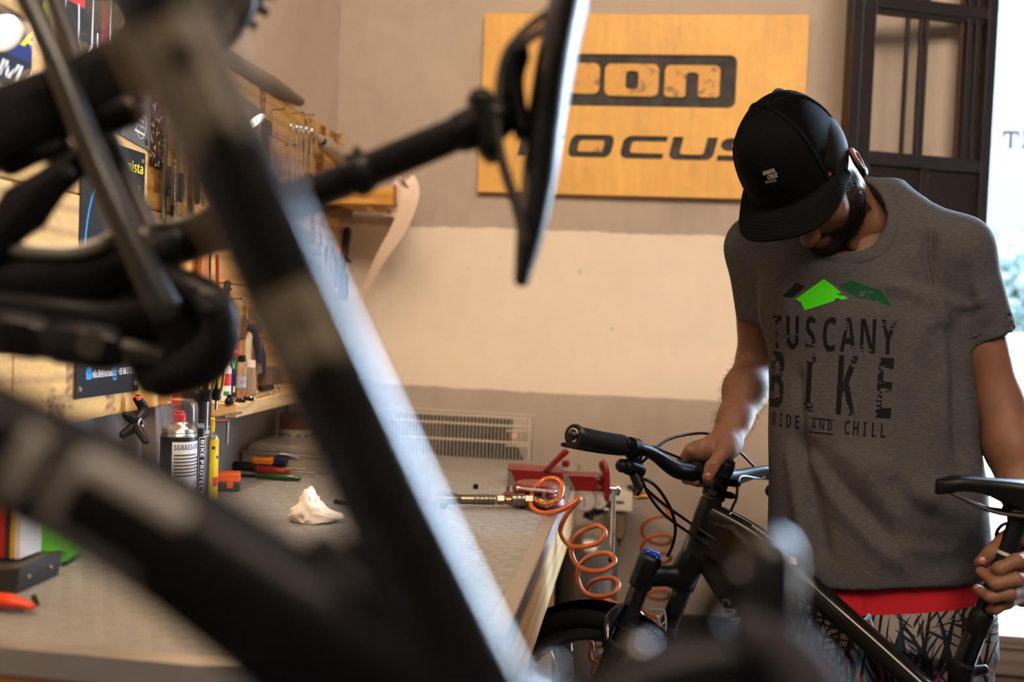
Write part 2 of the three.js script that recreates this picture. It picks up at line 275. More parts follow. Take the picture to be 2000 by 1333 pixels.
{ // the open leaf of the iron door: hinged at the doorway, its free edge swung into the room
  const hinge = V(0.9, 0, -2.925), dir = V(-Math.cos(0.35), 0, Math.sin(0.35)), nrm = V(Math.sin(0.35), 0, Math.cos(0.35)), L = 0.425, TH = 0.036;
  const door = new THREE.Group(); door.name = 'door_1'; door.position.copy(hinge); door.userData = { kind: 'structure', label: 'dark brown iron door leaf with open bars above and sheet panels below' }; scene.add(door);
  door.rotation.y = Math.atan2(-dir.z, dir.x);                          // local +x runs from the hinge to the free edge
  const add = (n, g, m, l) => { const k = new THREE.Mesh(g, m); k.name = n; k.castShadow = k.receiveShadow = true; if (l) k.userData.label = l; door.add(k); };
  const Y0 = DY0 + 0.02, Y1 = 2.72, b = (x0, x1, y0, y1, z0 = -TH / 2, z1 = TH / 2, r = 0.002) => boxAt(x0, x1, y0, y1, z0, z1, r);
  add('stile', b(0, 0.03, Y0, Y1), doorPaint); add('stile', mg([b(L - 0.062, L - 0.004, Y0, Y1), b(L - 0.018, L + 0.012, Y0, Y1, -0.03, 0.006), b(L - 0.07, L - 0.06, Y0, Y1, -0.006, 0.014)]), doorPaint);
  const railY = [[1.722, 1.75], [2.128, 2.156], [2.52, 2.555], [2.69, 2.72], [0.53, 0.6], [1.13, 1.17]];
  for (const [a, c] of railY) add('rail', b(0.03, L - 0.062, a, c), doorPaint);
  for (const [y0, y1] of [[1.75, 2.128], [2.156, 2.52]]) {
    add('glazing_bead', mg([b(0.034, L - 0.066, y0, y0 + 0.006, -0.012, 0.004), b(0.034, L - 0.066, y1 - 0.012, y1, -0.012, 0.012)]), doorPaint);
    for (const x of [0.262, 0.222, 0.206]) add('bar', cyl(new THREE.Vector3(x, y0, -0.003), new THREE.Vector3(x, y1, -0.003), 0.0065, 0.0065, 12), blackMetal);
    add('bar', cyl(new THREE.Vector3(0.1, y0, -0.003), new THREE.Vector3(0.1, y1, -0.003), 0.0065, 0.0065, 12), mat(0x3a2018, 0.7, 0.2), 'bar with reddish rust');
    for (const [x0, x1] of [[0.075, 0.09], [0.048, 0.064]]) add('inner_stile', b(x0, x1, y0, y1, -0.016, 0.008), doorPaint);
  }
  for (const [y0, y1] of [[1.17, 1.722], [0.6, 1.13]]) {
    add('mullion', b(0.182, 0.206, y0, y1, -0.012, 0.012), doorPaint);
    for (const [x0, x1] of [[0.03, 0.182], [0.206, L - 0.062]]) {
      add('panel', b(x0, x1, y0, y1, -0.004, 0.002, 0), doorPaint);
      add('panel_bead', mg([b(x0 + 0.008, x1 - 0.008, y1 - 0.014, y1 - 0.008, 0.001, 0.008), b(x0 + 0.008, x0 + 0.014, y0 + 0.01, y1 - 0.012, 0.001, 0.008), b(x1 - 0.014, x1 - 0.008, y0 + 0.01, y1 - 0.012, 0.001, 0.008)]), doorPaint);
    }
  }
  add('lock_plate', b(0.004, 0.02, 1.62, 1.72, 0.017, 0.024), blackMetal);
  for (const y of [0.8, 1.5, 2.4]) add('hinge', cyl(V(-0.006, y, 0.02), V(-0.006, y + 0.09, 0.02), 0.009), blackMetal);
  // iron frame round the doorway
  const fr = mg([boxAt(DX0, DX0 + 0.03, DY0, DY1, -3.2, -3.0), boxAt(DX1 - 0.03, DX1, DY0, DY1, -3.2, -3.0), boxAt(DX0 + 0.03, DX1 - 0.03, DY1 - 0.03, DY1, -3.2, -3.0)]);
  struct('trim_2', fr, doorPaint);
}
{ // timber steps and plinth along the back wall, each board its own
  const t = thing('timber_step', 'weathered grey timber steps and plinth boards below the bright doorway', 'steps', V(1.2, 0, -2.7));
  const plank = (x0, x1, y0, y1, z0, z1, m = greyWood, l) => part(t, 'plank', boxUV(boxAt(x0, x1, y0, y1, z0, z1, 0.004), 0.6, x0 + y0), m, l);
  plank(0.885, 2.2, 0.452, 0.487, -2.948, -2.86); plank(0.89, 2.2, 0.372, 0.45, -2.9, -2.876);
  plank(0.5, 2.2, 0.332, 0.366, -2.9, -2.73); plank(0.5, 2.2, 0.332, 0.366, -2.725, -2.56);
  plank(0.5, 2.2, 0.19, 0.328, -2.62, -2.596); plank(0.4, 2.2, 0.15, 0.184, -2.62, -2.43); plank(0.4, 2.2, 0.15, 0.184, -2.425, -2.25); plank(0.4, 2.2, 0.0, 0.146, -2.31, -2.286);
  const dark = mat(0x55493f, 0.75, 0, { map: greyWoodTex });
  for (const [y0, y1] of [[0.333, 0.452], [0.216, 0.33], [0.1, 0.213], [0, 0.097]]) plank(0.135, 0.49, y0, y1, -2.945, -2.915, dark, 'dark plinth board');
  plank(0.497, 0.88, 0.37, 0.452, -2.945, -2.915, dark, 'dark plinth board');
}
// ------------------------------------------------------------------ lamps
{ // two warm panel lamps under the ceiling above the camera light the room
  const spots = [[0.95, 3.55, 0.75, 'warm white panel lamp under the ceiling nearer the right wall', 20], [-0.15, 3.6, 0.1, 'warm white panel lamp under the ceiling nearer the left wall', 9]];
  for (const [x, y, z, label, power] of spots) {
    const t = thing('panel_lamp', label, 'lamp', V(x, y, z), 'panel lamps under the ceiling');
    t.lookAt(0.2, 0.9, ZB); origin.delete(t);
    part(t, 'housing', box(1.64, 1.04, 0.03, 0.006).translate(0, 0, -0.02), whitePlastic);
    part(t, 'diffuser', box(1.6, 1.0, 0.008, 0.003), mat(0xfff4e6, 0.5, 0, { emissive: 0xffd9a8, emissiveIntensity: 3 }));
    for (const s of [-0.6, 0.6]) part(t, 'hanger', cyl(V(s, 0.5, -0.02), V(s, 0.5, -0.02).add(V(0, (YC - y) * 0.55, -(YC - y) * 0.5)), 0.004), blackMetal);
    const l = new THREE.RectAreaLight(0xffe8d3, power, 1.6, 1.0); l.position.set(0, 0, 0.012); l.rotation.y = Math.PI; l.castShadow = true; t.add(l);
  }
}
function clipLamp(px, py, x, k, label, shadeMat, dir) {                // a clip lamp on the tool board
  const m = onX(px, py, x), L = 0.11 * k, back = m.clone().addScaledVector(dir, -L);
  const t = thing('clip_lamp', label, 'lamp', V(-0.9, 1.792, m.z), 'clip lamps on the tool board');
  part(t, 'shade', latheOn(back, m, [[0.001, -0.002], [0.016, -0.002], [0.02, 0.015], [0.034, 0.06], [0.04, 0.11], [0.0385, 0.11], [0.0325, 0.061], [0.018, 0.017], [0.001, 0.006]].map(([r, y]) => [r * k, y * k]), 28), shadeMat);
  part(t, 'bulb', latheOn(m.clone().addScaledVector(dir, -0.01), m, [[0.036, 0], [0.034, 0.008], [0.022, 0.016], [0, 0.019]].map(([r, y]) => [r * k, y * k]), 28), mat(0xffffff, 0.4, 0, { emissive: 0xfff1dc, emissiveIntensity: 9 }), 'glowing bulb');
  const top = V(-0.89, 1.81, m.z + 0.1);
  part(t, 'arm', sweep([top, top.clone().add(V(0.03, 0.08, 0)), back.clone().add(V(-0.01, 0.06, 0.02)), back], 0.005, { steps: 24 }), blackPlastic);
  part(t, 'clip', boxAt(-0.922, -0.878, 1.79, 1.815, m.z + 0.08, m.z + 0.12, 0.004), blackPlastic);
  const s = new THREE.SpotLight(0xffd2a0, 1.0, 3, 1.25, 0.8, 2); s.position.copy(m).addScaledVector(dir, 0.014 * k).sub(t.position); s.target.position.copy(s.position).add(dir.clone().add(V(-0.35, -0.25, 0)).normalize()); s.castShadow = true; s.shadow.radius = 1.6; t.add(s, s.target);
}
const lampGrey = mat(0x6d6357, 0.5, 0.3);
clipLamp(496, 241, -0.79, 0.7, 'grey clip lamp lit above the row of hanging spanners', lampGrey, camDir(0.62, -0.7, 0.02).normalize());
clipLamp(6, 66, -0.76, 0.62, 'grey clip lamp with the larger bulb, lit above the posters', lampGrey, camDir(0.6, -0.62, 0.3).normalize());

// ------------------------------------------------------------------ outdoors, through the doorway
{
  const ground = boxAt(-8, 14, 0.2, 0.44, -34, ZB - 0.305, 0); struct('terrace', boxUV(ground, 1), mat(0xcfc6b8, 0.85));
  const rail = thing('railing', 'white balustrade at the far edge of the terrace outside', 'railing', V(2, 0.44, -7.5)), wm = mat(0xf0eee8, 0.6);
  part(rail, 'handrail', boxAt(-2, 8, 1.19, 1.27, -7.56, -7.44, 0.01), wm); part(rail, 'bottom_rail', boxAt(-2, 8, 0.46, 0.53, -7.54, -7.46, 0.01), wm);
  for (let i = 0; i < 50; i++) { const x = 1.3 + i * 0.13; part(rail, 'baluster', latheOn(V(x, 0.53, -7.5), V(x, 1.19, -7.5), [[0.03, 0], [0.03, 0.06], [0.02, 0.1], [0.036, 0.25], [0.018, 0.46], [0.03, 0.6], [0.03, 0.66]], 10), wm); }
  const R = rng(77), leafG = new THREE.BufferGeometry(); leafG.setAttribute('position', new THREE.Float32BufferAttribute([0, 0, 0, 0.035, 0.06, 0.01, 0, 0.13, 0, -0.035, 0.06, 0.01], 3)); leafG.setIndex([0, 1, 2, 0, 2, 3]); leafG.setAttribute('uv', new THREE.Float32BufferAttribute(new Float32Array(8), 2)); leafG.computeVertexNormals();
  const trees = [[3.3, -11.5, 1.45, 1.0, 'teal green bush standing behind the white balustrade, nearest the door edge'], [4.9, -13, 1.5, 1.2, 'broad teal green bush farther right behind the white balustrade']];
  for (const [x, z, y, r, label] of trees) {
    const t = thing('bush', label, 'bush', V(x, 0.44, z), 'bushes beyond the terrace');
    for (let i = 0; i < 4; i++) { const a = i * 1.6; part(t, 'stem', sweep([V(x, 0.44, z), V(x + Math.cos(a) * 0.15, 1, z + Math.sin(a) * 0.15), V(x + Math.cos(a) * 0.5, y + 0.2, z + Math.sin(a) * 0.4)], [0.05, 0.03, 0.015], { n: 8 }), mat(0x4a3a2c, 0.9)); }
    const n = 7000, im = new THREE.InstancedMesh(leafG, phys(0x0d271f, 0.7, { transmission: 0.3, side: THREE.DoubleSide }), n), m4 = new THREE.Matrix4();
    for (let i = 0; i < n; i++) { const th = R() * 6.283, ph = Math.acos(2 * R() - 1), q = Math.pow(R(), 0.35) * (1 + 0.35 * perlin.noise(Math.cos(th) * 2 + x, Math.cos(ph) * 2, Math.sin(th) * 2)); m4.compose(V(Math.sin(ph) * Math.cos(th) * r * q, y - 0.44 + Math.cos(ph) * r * 0.82 * q, Math.sin(ph) * Math.sin(th) * r * q), new THREE.Quaternion().setFromEuler(new THREE.Euler(R() * 6, R() * 6, R() * 6)), V(1, 1, 1).multiplyScalar(0.7 + R() * 0.8)); im.setMatrixAt(i, m4); }
    im.name = 'foliage'; im.castShadow = true; im.userData.kind = 'stuff'; t.add(im);
  }
  // building added across the way, darkened so the glass letters stand out
  const b = thing('building', 'grey building across the terrace, added as a dark backdrop to the letters', 'building', V(4.4, 0.2, -18)), pale = phys(0x343332, 1, { specularIntensity: 0 });
  part(b, 'wall', boxAt(1.6, 7.2, 0.3, 7.6, -18.6, -18.2, 0), pale); part(b, 'cornice', boxAt(1.5, 7.3, 7.35, 7.5, -18.2, -18.05, 0.02), pale); part(b, 'roof', boxAt(1.4, 7.4, 7.6, 7.8, -18.8, -17.9, 0.02), mat(0x9a7a66, 0.9));
  const slabT = [[0.38, 0], [0.62, 0], [0.62, 0.1], [0.59, 0.14], [0.59, 0.84], [0.86, 0.84], [0.9, 0.66], [1, 0.66], [1, 1], [0, 1], [0, 0.66], [0.1, 0.66], [0.14, 0.84], [0.41, 0.84], [0.41, 0.14], [0.38, 0.1]];
  const slabR = [[0, 0], [0.42, 0], [0.42, 0.12], [0.34, 0.16], [0.34, 0.42], [0.5, 0.42], [0.72, 0], [1, 0], [1, 0.12], [0.9, 0.14], [0.74, 0.45], [0.88, 0.56], [0.92, 0.72], [0.86, 0.9], [0.7, 1], [0, 1], [0, 0.88], [0.1, 0.85], [0.1, 0.15], [0, 0.12]];
  // a frameless glass leaf closes the right part of the doorway; grey film letters stand on it
  const gl = struct('window_1', boxAt(0.955, DX1 - 0.031, DY0 + 0.004, DY1 - 0.032, -3.104, -3.1, 0), phys(0xffffff, 0.02, { transmission: 1, thickness: 0, ior: 1.45 }));
  gl.userData.label = 'frameless glass leaf with grey film letters in the doorway';
  const film = mat(0x77777c, 0.7), zl = -3.099, p0 = onZ(1957, 289, zl), p1 = onZ(1957, 256, zl), h = p1.y - p0.y, w = h * 0.92;
  part(gl, 'letter', slab(slabT.map(([x, y]) => [x * w, y * h]), 0.0006, 0).translate(p0.x, p0.y, zl), film, 'grey slab serif letter T');
  part(gl, 'letter', slab(slabR.map(([x, y]) => [x * w, y * h]), 0.0006, 0, [[[0.34, 0.55], [0.6, 0.55], [0.66, 0.7], [0.6, 0.84], [0.34, 0.84]].map(([x, y]) => [x * w, y * h])]).translate(p0.x + w * 1.2, p0.y, zl), film, 'grey slab serif letter R');
}
// ------------------------------------------------------------------ sign on the back wall
{
  const signWood = pixelTex(1024, 512, (u, v) => { const n = fbm(u * 3.2, v * 2.4, 1, 5), sw = Math.sin((u * 5 + v * 3 + n * 5) * 6.28), g = fbm(u * 50, v * 4, 7, 3), m = 1 + n * 0.1 + sw * 0.012 + g * 0.1; return [224 * m, 172 * m, 84 * m]; });
  const signMat = mat(0xffffff, 0.5, 0, { map: signWood }), slate = mat(0x45423f, 0.7, 0, { map: pixelTex(256, 256, (u, v) => 190 + 130 * tile((a, b, c) => fbm(a, b, c, 4), u, v, 14)) });
  const worn = mat(0xffffff, 0.6, 0, { map: pixelTex(512, 256, (u, v) => { const k = sstep(0.05, 0.3, fbm(u * 9, v * 5, 3, 4)) * 0.55, m = 1 + fbm(u * 40, v * 30, 5, 3) * 0.15; return [lerp(216, 96, k) * m, lerp(162, 82, k) * m, lerp(80, 62, k) * m]; }) });
  const X0 = -0.491, X1 = 0.415, y0 = 1.636, y1 = 2.146, zf = -2.924, S = (px, py) => { const p = onZ(px, py, zf); return [p.x, p.y]; };
  const t = thing('wooden_sign', 'yellow stained plywood sign with dark routed lettering on the back wall', 'sign', V((X0 + X1) / 2, y0, ZB));
  const holes = [], islands = [], floors = [];
  const [ax, ay] = S(1085, 155), [bx, by] = S(1438, 160);
  const fr = roundRect((X0 + 0.03 + bx) / 2 + 0.07, (ay + by) / 2, bx - (X0 + 0.03) - 0.14, 0.146, 0.02); holes.push(fr);
  const pxw = (a, b) => (b - a) * 2.83 / 2000 * 1.003;
  const win = (x0, x1, yc, hh, r, inner) => { const [cx, cy] = S((x0 + x1) / 2, yc); return { o: roundRect(cx, cy, pxw(x0, x1), hh, r), cx, cy, inner }; };
  const wi = win(1110, 1172, 153, 0.087, 0.018), wo = win(1180, 1287, 156, 0.091, 0.018), wn = win(1298, 1406, 158.5, 0.089, 0.018);
  islands.push([wi.o, []]);
  islands.push([wo.o, [roundRect(...S(1234.5, 156), pxw(1222, 1247), 0.05, 0.01)]]);
  { const [cx, cy] = [wn.cx, wn.cy], w = pxw(1298, 1406) / 2, h = 0.0445, q = pxw(1340, 1364) / 2, r = 0.016, o = [];
    const arc = (x, y, R, a0, a1) => { for (let i = 0; i <= 5; i++) { const a = lerp(a0, a1, i / 5) * Math.PI / 180; o.push([cx + x + Math.cos(a) * R, cy + y + Math.sin(a) * R]); } };
    arc(-w + r, h - r, r, 180, 90); arc(w - r, h - r, r, 90, 0); arc(w - 0.01, -h + 0.01, 0.01, 0, -90); arc(q + 0.008, -h + 0.008, 0.008, 270, 180); arc(q - 0.01, 0.018 - 0.01 + 0.006, 0.01, 0, 90); arc(-q + 0.01, 0.014, 0.01, 90, 180); arc(-q - 0.008, -h + 0.008, 0.008, 0, -90); arc(-w + 0.01, -h + 0.01, 0.01, 270, 180); islands.push([o, []]); }
  // FOCUS: slanted wide letters
  const H = 0.064, shear = 0.22, W = 0.128;
  const letter = (px, pts) => { const [x, y] = S(px, 285.5 + (px - 1155) * 0.026); return pts.map(([u, v]) => [x + (u - 0.5) * W + (v - 0.5) * H * shear, y + (v - 0.5) * H]); };
  const arcs = (list) => { const o = []; for (const [x, y, rx, ry, a0, a1] of list) for (let i = 0; i <= 5; i++) { const a = lerp(a0, a1, i / 5) * Math.PI / 180; o.push([x + Math.cos(a) * rx, y + Math.sin(a) * ry]); } return o; };
  const O1 = arcs([[0.84, 0.68, 0.14, 0.32, 0, 90], [0.16, 0.68, 0.14, 0.32, 90, 180], [0.16, 0.32, 0.14, 0.32, 180, 270], [0.84, 0.32, 0.14, 0.32, 270, 360]]), O2 = arcs([[0.72, 0.64, 0.06, 0.12, 0, 90], [0.28, 0.64, 0.06, 0.12, 90, 180], [0.28, 0.36, 0.06, 0.12, 180, 270], [0.72, 0.36, 0.06, 0.12, 270, 360]]);
  const Cc = [...arcs([[0.2, 0.68, 0.18, 0.32, 90, 180], [0.2, 0.32, 0.18, 0.32, 180, 270]]), [0.97, 0], [0.97, 0.24], ...arcs([[0.3, 0.36, 0.08, 0.12, 270, 180], [0.3, 0.64, 0.08, 0.12, 180, 90]]), [0.97, 0.76], [0.97, 1]];
  const Uu = [[0.02, 1], ...arcs([[0.18, 0.3, 0.16, 0.3, 180, 270], [0.82, 0.3, 0.16, 0.3, 270, 360]]), [0.98, 1], [0.76, 1], ...arcs([[0.68, 0.34, 0.08, 0.1, 0, -90], [0.32, 0.34, 0.08, 0.1, 270, 180]]), [0.24, 1]];
  const Ss = [...arcs([[0.2, 0.72, 0.18, 0.28, 90, 270]]), [0.72, 0.44], [0.74, 0.3], [0.7, 0.24], [0.02, 0.24], [0.02, 0], ...arcs([[0.82, 0.28, 0.16, 0.28, 270, 450]]), [0.3, 0.6], [0.27, 0.7], [0.3, 0.76], [0.97, 0.76], [0.97, 1]];
  const Ff = [[0.02, 0], [0.02, 1], [0.97, 1], [0.97, 0.76], [0.26, 0.76], [0.26, 0.6], [0.86, 0.6], [0.86, 0.37], [0.26, 0.37], [0.26, 0]];
  for (const [px, o] of [[1057, Ff], [1154, O1], [1257, Cc], [1353, Uu], [1449, Ss]]) holes.push(letter(px, o));
  islands.push([letter(1154, O2), []]);
  const face = slab([[X0, y0], [X1, y0], [X1, y1], [X0, y1]], 0.008, 0.0008, holes).translate(0, 0, zf - 0.008);
  part(t, 'board', mg([planar(boxAt(X0, X1, y0, y1, ZB + 0.001, zf - 0.008, 0.001), X0, y0, 0.95, 0.52), planar(face, X0, y0, 0.95, 0.52)]), signMat);
  part(t, 'routed_ground', planar(mg(holes.map((h) => new THREE.ShapeGeometry(new THREE.Shape(h.map(([x, y]) => new THREE.Vector2(x, y)))).translate(0, 0, zf - 0.0072))), 0, 0, 0.3, 0.3), slate, 'slate grey routed letters');
  for (const [o, hs] of islands) part(t, 'raised_letter', planar(slab(o, 0.0066, 0.0008, hs).translate(0, 0, zf - 0.0072), X0, y0, 0.4, 0.2), worn, 'letter in smudged bare wood');
}
// ------------------------------------------------------------------ the tool board and what hangs on it
const BX = -0.9;
{
  const t = thing('tool_board', 'wall board of scorched pine planks hung with tools along the left wall', 'board', V(-0.91, 1.089, -2));
  const R = rng(5), rows = [[1.089, 1.207, -2.8], [1.209, 1.3295, -2.8], [1.3315, 1.4535, -2.8], [1.4555, 1.574, -2.942], [1.576, 1.69, -2.942], [1.692, 1.787, -2.942]];
  rows.forEach(([a, b, z1], i) => {
    const cut = [-0.55, -1.1 - R() * 0.4, -1.95 - R() * 0.3, z1];
    const ends = i % 2 ? [cut[0], cut[2], z1] : [cut[0], cut[1], z1];
    for (let k = 0; k + 1 < ends.length; k++) { const g = boxUV(boxAt(XL + 0.001, BX + (R() - 0.5) * 0.002, a, b, ends[k] - 0.001, ends[k + 1] + 0.001, 0.003), 1, R() * 3); part(t, 'plank', g, boardMats[(i + k) % 2]); }
  });
  const nm = mat(0x2c2826, 0.5, 0.7), nails = [[570, 222], [590, 226], [555, 285], [645, 265], [600, 262], [530, 215], [648, 425], [605, 500], [660, 455], [445, 585], [425, 567]];
  for (const [px, py] of nails) { const p = onX(px, py, BX); part(t, 'nail', mg([cyl(p.clone().setX(BX - 0.003), p.clone().add(V(0.03, 0.003, 0)), 0.0012, 0.0012, 8), cyl(p.clone().add(V(0.03, 0.003, 0)), p.clone().add(V(0.0315, 0.003, 0)), 0.003, 0.003, 10)]), nm); }
}
function sheet(name, label, z0, z1, yb0, yb1, yt0, yt1, draw, { w = 512, h = 512, cat: c = 'poster', tilt = 0, pins = true, th = 0.0012, x = BX + 0.0015 } = {}) {   // printed sheet on the board, z0 is its end nearer the camera
  const t = thing(name, label, c, V(x, Math.min(yb0, yb1), (z0 + z1) / 2));
  const g = new THREE.BufferGeometry(), q = [[z0, yb0], [z1, yb1], [z1, yt1], [z0, yt0]], pos = [];
  const X = (f) => x + (f ? th : 0);
  for (const f of [1, 0]) for (const [z, y] of q) pos.push(X(f), y, z);
  g.setAttribute('position', new THREE.Float32BufferAttribute(pos, 3)); g.setAttribute('uv', new THREE.Float32BufferAttribute([0, 0, 1, 0, 1, 1, 0, 1, 0, 0, 0, 0, 0, 0, 0, 0], 2));
  g.setIndex([0, 1, 2, 0, 2, 3, 4, 6, 5, 4, 7, 6, 0, 4, 5, 0, 5, 1, 1, 5, 6, 1, 6, 2, 2, 6, 7, 2, 7, 3, 3, 7, 4, 3, 4, 0]);
  const f = toCreasedNormals(g, 0.4); part(t, 'print', f, phys(0xffffff, 0.6, { specularIntensity: 0.4, map: canvasTex(w, h, draw) }));
  if (pins) q.forEach(([z, y], i) => { const sz = Math.sign(z1 - z0), a = V(X(1) - 0.0005, y + (i < 2 ? 0.015 : -0.015), z + (i === 0 || i === 3 ? 0.012 : -0.012) * sz); part(t, 'pin', latheOn(a, a.clone().add(V(0.004, 0, 0)), [[0.005, 0], [0.005, 0.0015], [0.003, 0.0035], [0, 0.004]], 14), steel, 'round metal pin'); });
  return t;
}
const text = (g, s, x, y, font, fill, { sx = 1, sy = 1, skew = 0, align = 'left', rot = 0 } = {}) => { g.save(); g.translate(x, y); g.rotate(rot); g.transform(sx, 0, -skew, sy, 0, 0); g.font = font; g.fillStyle = fill; g.textAlign = align; g.textBaseline = 'alphabetic'; g.fillText(s, 0, 0); g.restore(); };
{
  sheet('advert_poster', 'tall black advert poster with yellow heading and white contact line', -1.535, -1.742, 1.127, 1.126, 1.553, 1.5515, (g, w, h) => {
    g.fillStyle = '#0e0c0b'; g.fillRect(0, 0, w, h);
    text(g, 'professionista', 500, 92, 'bold 60px sans-serif', '#f2df10', { sx: 0.98, skew: 0, align: 'right' }); text(g, 'il tuo servizio', 480, 176, 'bold 60px sans-serif', '#f2df10', { align: 'right' });
    g.strokeStyle = '#2a86c0'; g.lineWidth = 12; g.beginPath(); g.ellipse(190, 470, 150, 330, 0, 2.2, 4.4); g.stroke();
    g.strokeStyle = '#c9c4c0'; g.lineWidth = 7; for (let i = 0; i < 6; i++) { g.beginPath(); g.moveTo(350 + i * 12, 230 + i * 12); g.quadraticCurveTo(410 + i * 6, 270 + i * 14, 424, 350 + i * 16); g.stroke(); }
    text(g, 'Posizionamento biomeccanico', 62, 870, 'bold 46px sans-serif', '#eceae6', { sx: 0.66, skew: 0.18 });
    g.fillStyle = '#2a8fd0'; g.fillRect(78, 905, 42, 48); g.strokeStyle = '#1a1a1a'; g.lineWidth = 4; g.beginPath(); g.moveTo(78, 907); g.lineTo(99, 932); g.lineTo(120, 907); g.stroke();
    text(g, 'elia.f89@hotmail.it', 126, 948, 'bold 40px sans-serif', '#eceae6', { sx: 0.5 }); g.strokeStyle = '#2a8fd0'; g.lineWidth = 7; g.save(); g.translate(300, 896); g.rotate(0.1); g.strokeRect(0, 0, 22, 66); g.restore(); text(g, '+39 346 37 35 922', 334, 946, 'bold 40px sans-serif', '#eceae6', { sx: 0.47 });
  }, { w: 512, h: 1024 });
  sheet('bike_poster', 'dark bike poster with a red square and white outlined numerals at the top left', -1.445, -1.66, 1.652, 1.652, 1.96, 1.96, (g, w, h) => {
    g.fillStyle = '#2a2523'; g.fillRect(0, 0, w, h); g.fillStyle = '#5a4028'; g.fillRect(0, h * 0.86, w, h * 0.14);
    const R = rng(9); for (let i = 0; i < 400; i++) { g.fillStyle = `rgba(${90 + R() * 80},${60 + R() * 60},40,0.25)`; g.fillRect(R() * w, h * 0.8 + R() * h * 0.2, R() * 30, 3); }
    g.fillStyle = '#c8322e'; g.fillRect(10, 150, 195, 205); text(g, 'SANTA', 22, 262, 'bold 62px sans-serif', '#f4efe9', { sx: 0.8, skew: 0.15 }); text(g, 'CRUZ', 48, 328, 'bold 62px sans-serif', '#f4efe9', { sx: 0.8, skew: 0.15 });
    g.strokeStyle = '#e9e6e2'; g.lineWidth = 10; g.beginPath(); g.moveTo(80, 350); g.lineTo(80, 420); g.moveTo(165, 350); g.lineTo(170, 440); g.lineTo(215, 485); g.lineTo(262, 440); g.lineTo(262, 60); g.moveTo(300, 60); g.lineTo(302, 250); g.lineTo(390, 300); g.lineTo(390, 430); g.moveTo(300, 400); g.lineTo(300, 470); g.stroke();
    g.fillStyle = '#7a1f1c'; g.fillRect(322, 305, 56, 120);
  }, { pins: false });
  sheet('sticker_card', 'small dark sticker card at the top left beside the bike poster', -1.408, -1.441, 1.672, 1.672, 1.8, 1.8, (g, w, h) => { g.fillStyle = '#1d1a18'; g.fillRect(0, 0, w, h); g.strokeStyle = '#8f8a86'; g.lineWidth = 8; g.strokeRect(20, 40, w - 40, 160); g.fillStyle = '#a7c81e'; g.beginPath(); g.ellipse(w * 0.55, 350, 60, 90, 0.2, 0, 7); g.fill(); g.strokeStyle = '#e0dcd8'; g.lineWidth = 12; g.beginPath(); g.moveTo(30, 260); g.lineTo(w - 60, 300); g.stroke(); }, { w: 256, pins: false, cat: 'sticker' });
  sheet('race_banner', 'navy and yellow banner with striped white lettering under the left lamp', -1.2, -1.395, 1.585, 1.585, 1.7, 1.685, (g, w, h) => { g.fillStyle = '#15161f'; g.fillRect(0, 0, w, h); g.fillStyle = '#1d2c6a'; g.fillRect(0, 90, w, 200); text(g, '1A', 330, 190, 'bold 190px sans-serif', '#f0d21a', { skew: 0.2 }); text(g, 'MA', 290, 460, 'bold 170px sans-serif', '#efece6', { skew: 0.25 }); g.fillStyle = '#15161f'; for (let i = 0; i < 12; i++) { g.save(); g.translate(270 + i * 22, 320); g.rotate(0.3); g.fillRect(0, 0, 5, 160); g.restore(); } }, { pins: false, cat: 'banner' });
  sheet('race_flyer', 'grey race flyer with an oval emblem pinned above the black advert', -1.6, -1.757, 1.575, 1.5585, 1.668, 1.668, (g, w, h) => {
    g.fillStyle = '#5d5650'; g.fillRect(0, 0, w, h); g.fillStyle = '#3a3430'; g.beginPath(); g.moveTo(0, 0); g.lineTo(w * 0.5, 0); g.lineTo(w * 0.35, h); g.lineTo(0, h); g.fill();
    text(g, 'marzo', 40, 290, 'bold 90px sans-serif', '#e6e2dc', { sx: 0.7 }); text(g, '27)', 150, 150, 'bold 130px sans-serif', '#c5392f', { sx: 0.7 });
    g.strokeStyle = '#d8d4ce'; g.lineWidth = 5; g.beginPath(); g.ellipse(400, 290, 62, 160, 0, 0, 7); g.stroke(); text(g, 'SANTA', 400, 270, 'bold 38px sans-serif', '#efece6', { align: 'center', sx: 0.8 }); text(g, 'CRUZ', 400, 314, 'bold 38px sans-serif', '#efece6', { align: 'center', sx: 0.8 }); text(g, 'bicycles', 400, 356, '26px sans-serif', '#efece6', { align: 'center' });
    g.fillStyle = '#16130f'; g.beginPath(); g.ellipse(470, 455, 22, 30, 0, 0, 7); g.fill(); g.fillStyle = '#dad6d0'; g.fillRect(330, 395, 120, 18);
  }, { pins: false });
  sheet('sticker_sheet', 'narrow sheet of small mixed stickers hanging beside the black advert', -1.76, -1.815, 1.535, 1.535, 1.68, 1.68, (g, w, h) => { g.fillStyle = '#3a3029'; g.fillRect(0, 0, w, h); const R = rng(31), C = ['#d8c49a', '#efece4', '#1b1816', '#7a5a2c', '#a43a2c', '#3b3f7a', '#8d7a5a']; for (let i = 0; i < 220; i++) { g.save(); g.translate(R() * w, R() * h); g.rotate(R() * 3); g.fillStyle = C[Math.floor(R() * C.length)]; g.fillRect(-20, -6, 10 + R() * 46, 4 + R() * 18); g.restore(); } }, { w: 256, pins: false, cat: 'stickers' });
  sheet('price_label', 'small white and blue paper label under the wooden shelf box', -2.66, -2.83, 1.56, 1.56, 1.6, 1.6, (g, w, h) => { g.fillStyle = '#e8e4de'; g.fillRect(0, 0, w, h); g.fillStyle = '#33527a'; g.fillRect(0, h * 0.55, w, h * 0.2); g.fillStyle = '#1c1a18'; g.fillRect(w * 0.6, 60, 120, 60); }, { w: 256, h: 256, pins: false, cat: 'label' });
}
